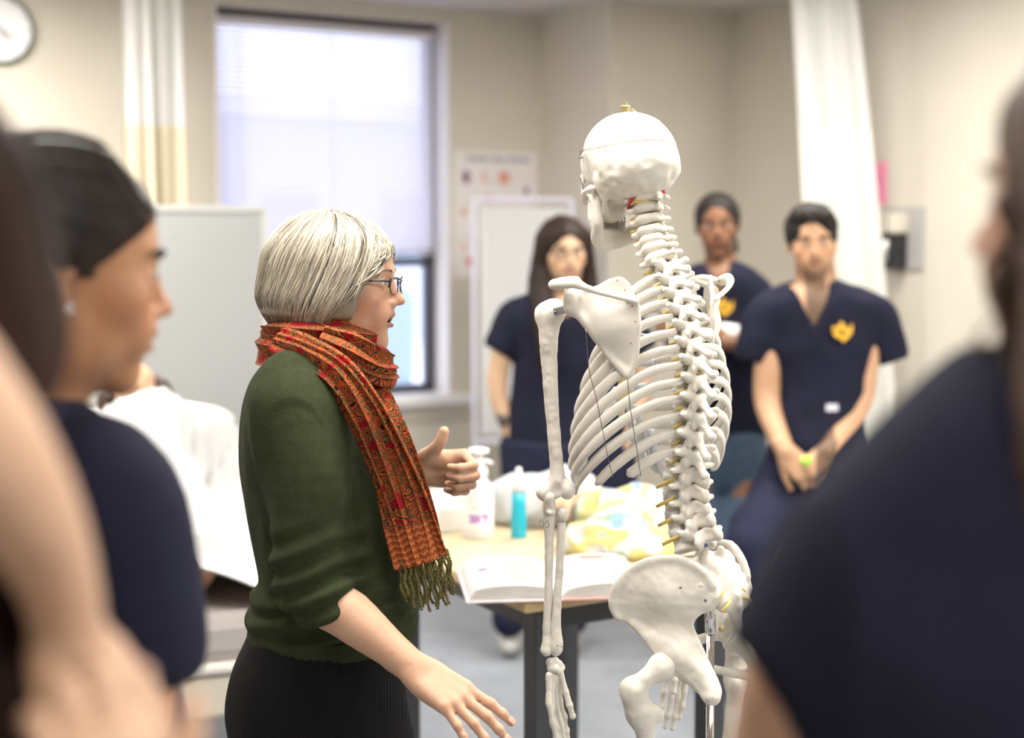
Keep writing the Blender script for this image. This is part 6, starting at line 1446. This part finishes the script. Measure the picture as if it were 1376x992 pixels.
# --- seated student, hands clasped
Y3 = 4.75
p = thing('person', atz(1090, 900, 0), 'person with short black hair and goatee leaning on a stool, hands clasped, in navy scrubs', 'person')
M3_ = face_head(1091, 325, Y3, -6, -5, 3); s3_ = 1.02; tone = (.56, .33, .20)
top3 = rows_at(Y3, [(378, 1070, 1124, .08), (388, 1045, 1150, .11), (410, 1022, 1180, .13), (460, 1030, 1175, .135), (520, 1042, 1160, .13), (570, 1040, 1160, .135, -.02), (610, 1036, 1166, .15, -.03), (650, 1034, 1168, .16, -.02)])
SL, SR2 = at(1036, 420, Y3), at(1170, 420, Y3); EL, ER = at(1032, 545, Y3 - .04), at(1152, 545, Y3 - .05); WL, WR = at(1055, 606, Y3 - .20), at(1112, 606, Y3 - .21)
bo = put(head_ops(jaw=1.06, nose=1.1), M3_, s3_) + chain([(at(1095, 352, Y3 + .02), .062), (at(1098, 395, Y3 + .02), .072)], .03) + [U(St([(z, x, y, a - .02, b - .02) for z, x, y, a, b in top3]), .03)]
cu2 = ((55, 60, 30), (58, 60, 30), (60, 62, 30), (60, 60, 30))
bo += chain([(SL, .045), ((SL + EL) / 2, .050), (EL, .043), (WL, .029)], .03) + put(hand_ops(1, ((30, 40, 20),) * 4, (2, 0, 0, -2)), hand_m(WL, (.62, -.25, -.72), (-.25, -1, .2)), 1.08)
bo += chain([(SR2, .045), ((SR2 + ER) / 2, .050), (ER, .043), (WR, .029)], .03) + put(hand_ops(-1, cu2, (2, 0, 0, -2)), hand_m(WR, (-.62, -.30, -.62), (.35, -1, .3)), 1.08)
KL, KR = at(1010, 735, Y3 - .32), at(1140, 735, Y3 - .30); HL, HR_ = at(1062, 655, Y3), at(1140, 655, Y3); AL_, AR_ = at(985, 850, Y3 - .25), at(1150, 850, Y3 - .2); AL_ = Vector((AL_.x, AL_.y, .10)); AR_ = Vector((AR_.x, AR_.y, .10))
for a, k_, c in ((HL, KL, AL_), (HR_, KR, AR_)): bo += chain([(a, .085), (k_, .055), (c, .038)], .03, 3)
def goatee(P, Q, c):
    x, y, z = Q.T; n = vnoise(P, 120, 2); w = sstep(-.080, -.092, z) * (y > .045) * (np.abs(x) < .034) + (np.exp(-((z + .047) / .004) ** 2) * (np.abs(x) < .024) * (y > .08)) * .7 + .35 * sstep(-.05, -.08, z) * (y > -.01) * (z > -.125)
    w = np.clip(w, 0, .85) * (.9 + .1 * n); return c * (1 - w)[:, None] + np.array((.05, .03, .02)) * w[:, None]
solid('body', bo, .0065, M_skin, p, paint=head_paint(M3_, s3_, tone, (.40, .16, .12), 0, goatee))
eyes(p, M3_, s3_); brows(p, M3_, s3_, dark_hair, .0042)
sc_ = sleeve([(at(1050, 410, Y3), .055), (at(1027, 428, Y3), .064), (at(1016, 474, Y3), .066)]) + sleeve([(at(1150, 408, Y3), .055), (at(1178, 428, Y3), .064), (at(1192, 474, Y3), .066)]) + [U(St([(z, x, y, a + .004, b + .004) for z, x, y, a, b in top3]), .03)] + [vneck(Y3, 1097, 365, 448, 34, Y3 - .14)]
solid('scrub_top', sc_, .0055, M_navy, p, disp=folds(.008, (9, 9, 6), 31))
b = MB(); zt_ = at(1096, 430, Y3 - .1); solid('undershirt', [U(St([(z, x, y, a - .012, b - .008) for z, x, y, a, b in top3 if z < at(0, 426, Y3)[2] and z > at(0, 500, Y3)[2] - .1]), .01)], .008, bpy.data.materials['white_cotton'], p)
tr_ = [U(St(rows_at(Y3, [(600, 1034, 1168, .155, -.01), (650, 1030, 1172, .17), (690, 1034, 1168, .15)])), .02)]
for a, k_, c in ((HL, KL, AL_), (HR_, KR, AR_)): tr_ += chain([(a + Vector((0, 0, .01)), .118), ((a + k_) / 2, .100), (k_, .088), ((k_ + c) / 2, .078), (c, .075)], .03, 3)
solid('scrub_trousers', tr_, .008, M_navy2, p, disp=folds(.009, (8, 8, 6), 9))
hr_ = [U(El((0, -.014, .036), (.083, .104, .088)), .01), U(El((0, .040, .085), (.064, .052, .030)), .02), D(El((0, .105, -.028), (.064, .062, .106)), .006), D(El((0, .02, -.10), (.1, .12, .075)), .01)]
solid('hair', put(hr_, M3_, s3_), .005, dark_hair, p, disp=folds(.008, (26, 26, 34), 5))
emblem(p, at(1131, 446, Y3 - .158), .037, (1, .12, 0), (.15, -1, .1))
b = MB(); b.box(at(1118, 548, Y3 - .160), (.020, .002, .011), .1, .001); b.build('chest_tag', mat('tag_white', (.7, .7, .8), .5), p, label='small white tag')
g_ = thing('green_token', at(1083, 619, Y3 - .30), 'small lime green object held in the clasped hands of the leaning student', 'toy')
solid('token', [U(El(at(1083, 620, Y3 - .315), (.020, .018, .016)), .01), U(El(at(1086, 616, Y3 - .32), (.010, .010, .010)), .006)], .003, mat('lime', (.40, .70, .08), .4), g_)
shoes(p, [(985, 868, 0), (1150, 868, 0)], Y3, M_black)
# stool under him
st = thing('stool', (HL + HR_).xy.to_3d() / 2, 'black padded stool with grey metal legs under the leaning student', 'stool')
cs = (HL + HR_) / 2; zs = cs.z - .135
b = MB(); b.lathe([(.01, -.05), (.17, -.05), (.19, -.035), (.19, -.01), (.17, 0), (.01, .002)], (cs.x, cs.y + .05, zs), 32); b.build('seat', M_black, st, smooth=True)
for k in range(4):
    a = R(45 + 90 * k); b = MB(); b.tube([(cs.x + .13 * math.cos(a), cs.y + .05 + .13 * math.sin(a), zs - .04), (cs.x + .22 * math.cos(a), cs.y + .05 + .22 * math.sin(a), .01)], .013, 10); b.build('leg', M_steel, st, smooth=True)
b = MB(); b.tube([(cs.x + .19 * math.cos(a), cs.y + .05 + .19 * math.sin(a), .22) for a in np.linspace(0, 2 * math.pi, 33)], .009, 8); b.build('foot_ring', M_steel, st, smooth=True)
# ------------------------------------------------------------------ the three onlookers close to the camera
# --- student in profile with a pearl earring
YG = 1.38
p = thing('person', at(60, 700, YG).xy.to_3d(), 'person in profile with black hair pulled back and a pearl earring, in navy scrubs', 'person')
MG = Matrix.Translation(Vector(at(72, 356, YG))) @ Matrix.Rotation(R(-63), 4, 'Z') @ Matrix.Rotation(R(-7), 4, 'X'); sg_ = 1.06; tone = (.40, .20, .105)
rowsG = rows_at(YG, [(1150, -190, 200, .16), (992, -190, 205, .155), (900, -190, 205, .15), (800, -190, 205, .15), (700, -170, 190, .15), (640, -150, 165, .14), (590, -110, 120, .11), (560, -70, 95, .08)])
nk0, nk1 = MG @ Vector((0, -.01, -.06)), Vector(at(20, 600, YG + .0))
SG, EG, WG = at(150, 665, YG - .08), at(180, 900, YG - .06), at(150, 1120, YG - .1)
bo = put(head_ops(lips=1.25, nose=.95, chin=.95), MG, sg_) + chain([(nk0, .056), ((nk0 + nk1) / 2, .055), (nk1, .068)], .03) + [U(St([(z, x, y, a - .02, b - .02) for z, x, y, a, b in rowsG]), .03)]
bo += chain([(SG, .044), (EG, .042), (WG, .03)], .03, 3) + put(hand_ops(-1), hand_m(WG, (.1, 0, -1), (.2, -1, 0)))
SG2, EG2, WG2 = at(-60, 665, YG + .16), at(-90, 900, YG + .2), at(-60, 1120, YG + .2); bo += chain([(SG2, .044), (EG2, .042), (WG2, .03)], .03, 3) + put(hand_ops(1), hand_m(WG2, (.1, 0, -1), (.2, 1, 0)))
gx_ = at(10, 992, YG)
for sy in (-.09, .09): bo += chain([((gx_.x, YG + sy, .92), .08), ((gx_.x + .02, YG + sy, .5), .055), ((gx_.x, YG + sy, .08), .035)], .03, 3)
solid('body', bo, .0048, M_skin, p, paint=head_paint(MG, sg_, tone, (.30, .085, .07)))
eyes(p, MG, sg_, (.04, .02, .01), look=(0, -.5)); brows(p, MG, sg_, dark_hair, .0036)
lash = MB()
for s in (-1, 1):
    for k in range(9): a = (s * (.022 + .0022 * k), .0865 - .0009 * k, .002); lash.tube([MG @ (Vector(a) * sg_), MG @ (Vector((a[0] + s * .001, a[1] + .007, a[2] - .004)) * sg_)], [.0006, .0002], 4)
lash.build('eyelashes', dark_hair, p)
hr_ = [U(El((0, -.016, .036), (.081, .104, .086)), .01), U(El((0, -.09, .030), (.060, .050, .055)), .03), U(El((0, -.145, .02), (.045, .045, .045)), .02), U(El((0, -.066, -.030), (.066, .050, .060)), .03), D(El((0, .106, -.060), (.095, .070, .094), (-16, 0, 0)), .016)]
for s in (-1, 1): hr_ += [D(El((s * .080, .004, -.052), (.020, .036, .046)), .008)]
def lines(P, N):
    Mi = np.array(MG.inverted()); Q = P @ Mi[:3, :3].T + Mi[:3, 3]; w = vnoise(np.stack([Q[:, 0] * 4, Q[:, 1] * 5, Q[:, 2] * 85 + Q[:, 1] * 26], 1), 1, 3); return P + N * (.0034 * w)[:, None]
M_gloss = mat('glossy_black_hair', (.018, .011, .009), .40, noise=(60, .6, (1, 1, .2)), spec=.35)
solid('hair', put(hr_, MG, sg_), .0032, M_gloss, p, disp=lines)
rng = random.Random(3); paths = []
for i in range(420):
    s = 1 if rng.random() < .7 else -1; z0 = rng.uniform(-.01, .115); y0 = .078 - max(0, .05 - z0) * 1.1 if z0 < .06 else .07 - (z0 - .06) * .8; pts = []
    for t in np.linspace(0, 1, 9):
        y = lerp(y0, -.125, t); zz = z0 + (.03 - z0) * (t ** 2) * .8 + .012 * math.sin(t * 3.1); e = max(0.02, 1 - ((y + .016) / .112) ** 2 - ((zz - .036) / .094) ** 2); pts.append(np.array(MG @ (Vector((s * .0835 * math.sqrt(e), y, zz)) * sg_)))
    paths.append(np.array(pts))
hair_strands('hair', paths, .0013, M_gloss, p)
b = MB(); b.lathe([(.0045 * math.sin(a), -.0045 * math.cos(a)) for a in np.linspace(.02, 3.12, 12)], MG @ (Vector((.083, .004, -.036)) * sg_), 18); b.build('earring', mat('pearl_white', (.80, .78, .76), .15, coat=.6), p, smooth=True, label='round pearl stud earring')
sc_ = sleeve([(at(95, 640, YG - .03), .062), (at(150, 672, YG - .06), .066), (at(178, 780, YG - .06), .062), (at(185, 868, YG - .06), .060)], .03) + sleeve([(at(-20, 640, YG + .1), .062), (at(-70, 700, YG + .16), .066), (at(-85, 850, YG + .18), .06)]) + [U(St([(z, x, y, a + .004, b + .004) for z, x, y, a, b in rowsG if z > at(0, 1100, YG)[2]]), .03)] + chain([(at(40, 560, YG - .07), .014), (at(75, 566, YG - .02), .013), (at(60, 552, YG + .05), .012)], .02)
solid('scrub_top', sc_, .0045, M_navy, p, disp=folds(.007, (8, 8, 5), 41))
solid('scrub_trousers', [U(St([(.80, gx_.x, YG, .15, .17), (.95, gx_.x, YG, .175, .175), (1.06, gx_.x, YG, .17, .16)]), .02)] + sum([chain([((gx_.x, YG + sy, .86), .10), ((gx_.x + .02, YG + sy, .5), .08), ((gx_.x, YG + sy, .09), .07)], .03, 3) for sy in (-.09, .09)], []), .009, M_navy2, p)
for sy in (-.09, .09): solid('shoe', [U(El((gx_.x + .05, YG + sy, .035), (.13, .045, .04)), .01), U(El((gx_.x - .03, YG + sy, .05), (.06, .04, .05)), .03), D(Bx((gx_.x, YG + sy, -.03), (.3, .2, .03)), .004)], .006, M_shoe, p)

# --- person at the edge of the frame, long brown hair, hands clasped in front
YF = .80
p = thing('person', at(-330, 700, YF).xy.to_3d(), 'person with long dark brown hair and bare clasped hands, cut off by the frame edge', 'person')
MF = Matrix.Translation(Vector(at(-182, 330, YF + .02))) @ Matrix.Rotation(R(-12), 4, 'Z'); tone = (.56, .36, .25)
def fz(px, py, d=0.0): return np.array(at(px, py, YF + d))
cF = fz(-470, 992); rowsF = sorted([(z, cF[0], YF + .06, rx, ry) for z, rx, ry in ((.95, .18, .13), (1.05, .17, .13), (1.18, .18, .13), (1.28, .185, .12), (1.34, .15, .09), (1.37, .09, .06))])
bo = put(head_ops(), MF) + chain([(MF @ Vector((0, -.01, -.06)), .055), ((cF[0], YF + .05, 1.34), .065)], .03) + [U(St([(z, x, y, a - .015, b - .015) for z, x, y, a, b in rowsF]), .03)]
ShF, ElF, WrF = (cF[0] + .16, YF + .05, 1.27), (cF[0] + .20, YF + .12, 1.02), fz(100, 880, -.04)
# near arm: raised forearm coming down to the clasped hands
up_e = fz(-40, 470, -.02)
bo += chain([((cF[0] + .13, YF + .02, 1.30), .052), (fz(-175, 480, -.12), .042), (fz(-62, 560, -.10), .036), (fz(22, 670, -.06), .030), (fz(74, 770, -.02), .023), (fz(92, 850, 0), .019)], .03, 3) + put(hand_ops(-1, ((30, 40, 30),) * 4), hand_m(fz(94, 862, 0), (.12, .05, -1), (.5, -.8, .1)), .82)
bo += chain([((cF[0] - .15, YF + .05, 1.28), .052), (fz(-240, 1400, -.02), .043), (fz(100, 1380, -.08), .028), (fz(160, 1215, -.12), .021)], .03, 3) + put(hand_ops(1, ((35, 55, 35),) * 4), hand_m(fz(162, 1205, -.12), (-.10, .05, 1), (.5, -.8, .0)), .85)
for sx in (-.09, .09): bo += chain([((cF[0] + sx, YF + .06, .92), .08), ((cF[0] + sx, YF + .06, .5), .055), ((cF[0] + sx, YF + .06, .08), .035)], .03, 3)
solid('body', bo, .0048, M_skin, p, paint=head_paint(MF, 1, tone, (.42, .15, .12)))
eyes(p, MF, 1); brows(p, MF, 1, brown_hair)
hr_ = [U(El((0, -.02, .032), (.090, .108, .094)), .01), D(El((0, .095, -.035), (.058, .065, .095)), .01)]
for s in (-1, 1): hr_ += chain([((s * .066, .01, .04), .030), ((s * .082, .010, -.05), .036), ((s * .082, -.02, -.10), .030)], .03)
hr_ += chain([((0, -.075, 0), .065), ((0, -.085, -.12), .06)], .04)
solid('hair', put(hr_, MF), .005, mat('chestnut_hair', (.022, .010, .007), .7, spec=.15, noise=(40, .5, (1, 1, .2))), p, disp=folds(.003, (50, 50, 6), 7))
solid('dark_top', [U(St([(z, x, y, a + .004, b + .004) for z, x, y, a, b in rowsF]), .02)] + chain([((cF[0] + .13, YF + .03, 1.29), .065), ((cF[0] + .17, YF + .06, 1.20), .066), ((cF[0] + .19, YF + .08, 1.10), .062)], .03, 3) + chain([((cF[0] - .14, YF + .05, 1.28), .06), ((cF[0] - .19, YF + .05, 1.16), .062)], .03), .006, mat('dark_brown_cloth', (.010, .005, .004), .95, spec=.1), p, disp=folds(.006, (8, 8, 6), 3))
# the dark brown cardigan hanging below the raised arm
solid('cardigan_front', chain([(fz(-110, 740, .02), .050), (fz(-50, 860, .02), .050), (fz(-10, 960, .02), .055), (fz(20, 1100, .03), .06)], .03, 3) + chain([(fz(-120, 760, .05), .08), (fz(-80, 1000, .06), .09)], .04), .006, bpy.data.materials['dark_brown_cloth'], p)
solid('trousers', [U(St([(.78, cF[0], YF + .06, .18, .14), (.98, cF[0], YF + .06, .18, .14)]), .02)] + sum([chain([((cF[0] + sx, YF + .06, .84), .095), ((cF[0] + sx, YF + .06, .5), .075), ((cF[0] + sx, YF + .06, .08), .065)], .03, 3) for sx in (-.09, .09)], []), .009, M_navy2, p)

# --- person seen from behind on the other side, curly brown hair and navy scrubs
YR = .92
p = thing('person', at(1480, 700, YR).xy.to_3d(), 'person seen from behind with curly brown hair, broad navy scrub sleeve beside the skeleton', 'person')
def rz(px, py, d=0.0): return np.array(at(px, py, YR + d))
MR = Matrix.Translation(Vector(rz(1530, 270, .0))) @ Matrix.Rotation(R(48), 4, 'Z'); tone = (.56, .34, .23)
cR = rz(1500, 900); rowsR = sorted([(z, cR[0], YR + .02, rx, ry) for z, rx, ry in ((.90, .17, .14), (1.0, .175, .14), (1.12, .185, .14), (1.24, .195, .135), (1.32, .175, .11), (1.37, .12, .08), (1.40, .07, .06))])
SR_, ER_, WR_ = rz(1345, 645, .0), rz(1085, 925, .02), rz(1010, 1230, .10)
bo = put(head_ops(), MR, 1.0) + chain([(MR @ Vector((0, -.01, -.06)), .055), ((cR[0], YR + .02, 1.36), .065)], .03) + [U(St([(z, x, y, a - .015, b - .015) for z, x, y, a, b in rowsR]), .03)]
bo += chain([(SR_, .050), ((SR_ + ER_) / 2, .050), (ER_, .044), (WR_, .030)], .03, 3) + put(hand_ops(-1), hand_m(WR_, (-.1, .5, -.6), (-.8, -.3, .3)))
bo += chain([((cR[0] + .17, YR, 1.28), .055), ((cR[0] + .22, YR, 1.0), .043), ((cR[0] + .18, YR + .08, .78), .03)], .03, 3) + put(hand_ops(1), hand_m((cR[0] + .18, YR + .08, .78), (0, .3, -1), (1, 0, 0)))
for sx in (-.09, .09): bo += chain([((cR[0] + sx, YR + .02, .9), .08), ((cR[0] + sx, YR + .02, .5), .055), ((cR[0] + sx, YR + .02, .08), .035)], .03, 3)
solid('body', bo, .0055, M_skin, p, paint=head_paint(MR, 1, tone, (.42, .15, .12)))
eyes(p, MR, 1); brows(p, MR, 1, brown_hair)
sc_ = sleeve([(rz(1410, 600, .0), .062), (rz(1348, 640, .0), .076), (rz(1232, 762, .01), .069), (rz(1110, 888, .02), .062)], .04) + sleeve([((cR[0] + .12, YR, 1.30), .06), ((cR[0] + .19, YR, 1.24), .07), ((cR[0] + .22, YR, 1.08), .07)]) + [U(St([(z, x, y, a + .006, b + .006) for z, x, y, a, b in rowsR]), .05)]
solid('scrub_top', sc_, .0055, M_navy, p, disp=folds(.007, (8, 8, 5), 51))
solid('scrub_trousers', [U(St([(.74, cR[0], YR + .02, .17, .14), (.93, cR[0], YR + .02, .175, .145)]), .02)] + sum([chain([((cR[0] + sx, YR + .02, .84), .095), ((cR[0] + sx, YR + .02, .5), .075), ((cR[0] + sx, YR + .02, .08), .065)], .03, 3) for sx in (-.09, .09)], []), .009, M_navy2, p)
hr_ = [U(El((0, -.022, .034), (.092, .110, .098)), .01), D(El((0, .098, -.035), (.058, .065, .098)), .01)]
for s in (-1, 1): hr_ += chain([((s * .07, .0, .05), .034), ((s * .088, -.01, -.05), .040), ((s * .095, -.01, -.14), .042), ((s * .088, -.0, -.22), .032)], .03)
hr_ += chain([((0, -.075, 0), .07), ((0, -.085, -.14), .065), ((0, -.09, -.24), .05)], .04)
M_curl = mat('curly_brown_hair', (.085, .045, .027), .55, noise=(40, .5), spec=.3)
solid('hair', put(hr_, MR), .0055, M_curl, p, disp=folds(.007, (26, 26, 14), 7))
rng = random.Random(12); paths = []
for i in range(420):
    al = rng.uniform(0, 2 * math.pi)
    if abs(math.atan2(math.sin(al - math.pi / 2), math.cos(al - math.pi / 2))) < .75: continue
    x0, y0 = .088 * math.cos(al), -.02 + .105 * math.sin(al); L_n = rng.uniform(.16, .30); ph = rng.uniform(0, 6.28); cr = rng.uniform(.006, .014); tn = rng.uniform(2.5, 4.5); z0 = rng.uniform(.0, .09); ks = math.sqrt(max(.1, 1 - ((z0 - .034) / .11) ** 2)); pts = []
    for t in np.linspace(0, 1, 26):
        a = ph + t * tn * 6.28; k = lerp(ks, 1.08 + .10 * math.sin(ph), min(1, t * 1.8)); pts.append(np.array(MR @ Vector((x0 * k + cr * math.cos(a) * t ** .4, y0 * k + cr * math.sin(a) * t ** .4, z0 - L_n * t))))
    paths.append(np.array(pts))
hair_strands('hair', paths, .0021, M_curl, p)
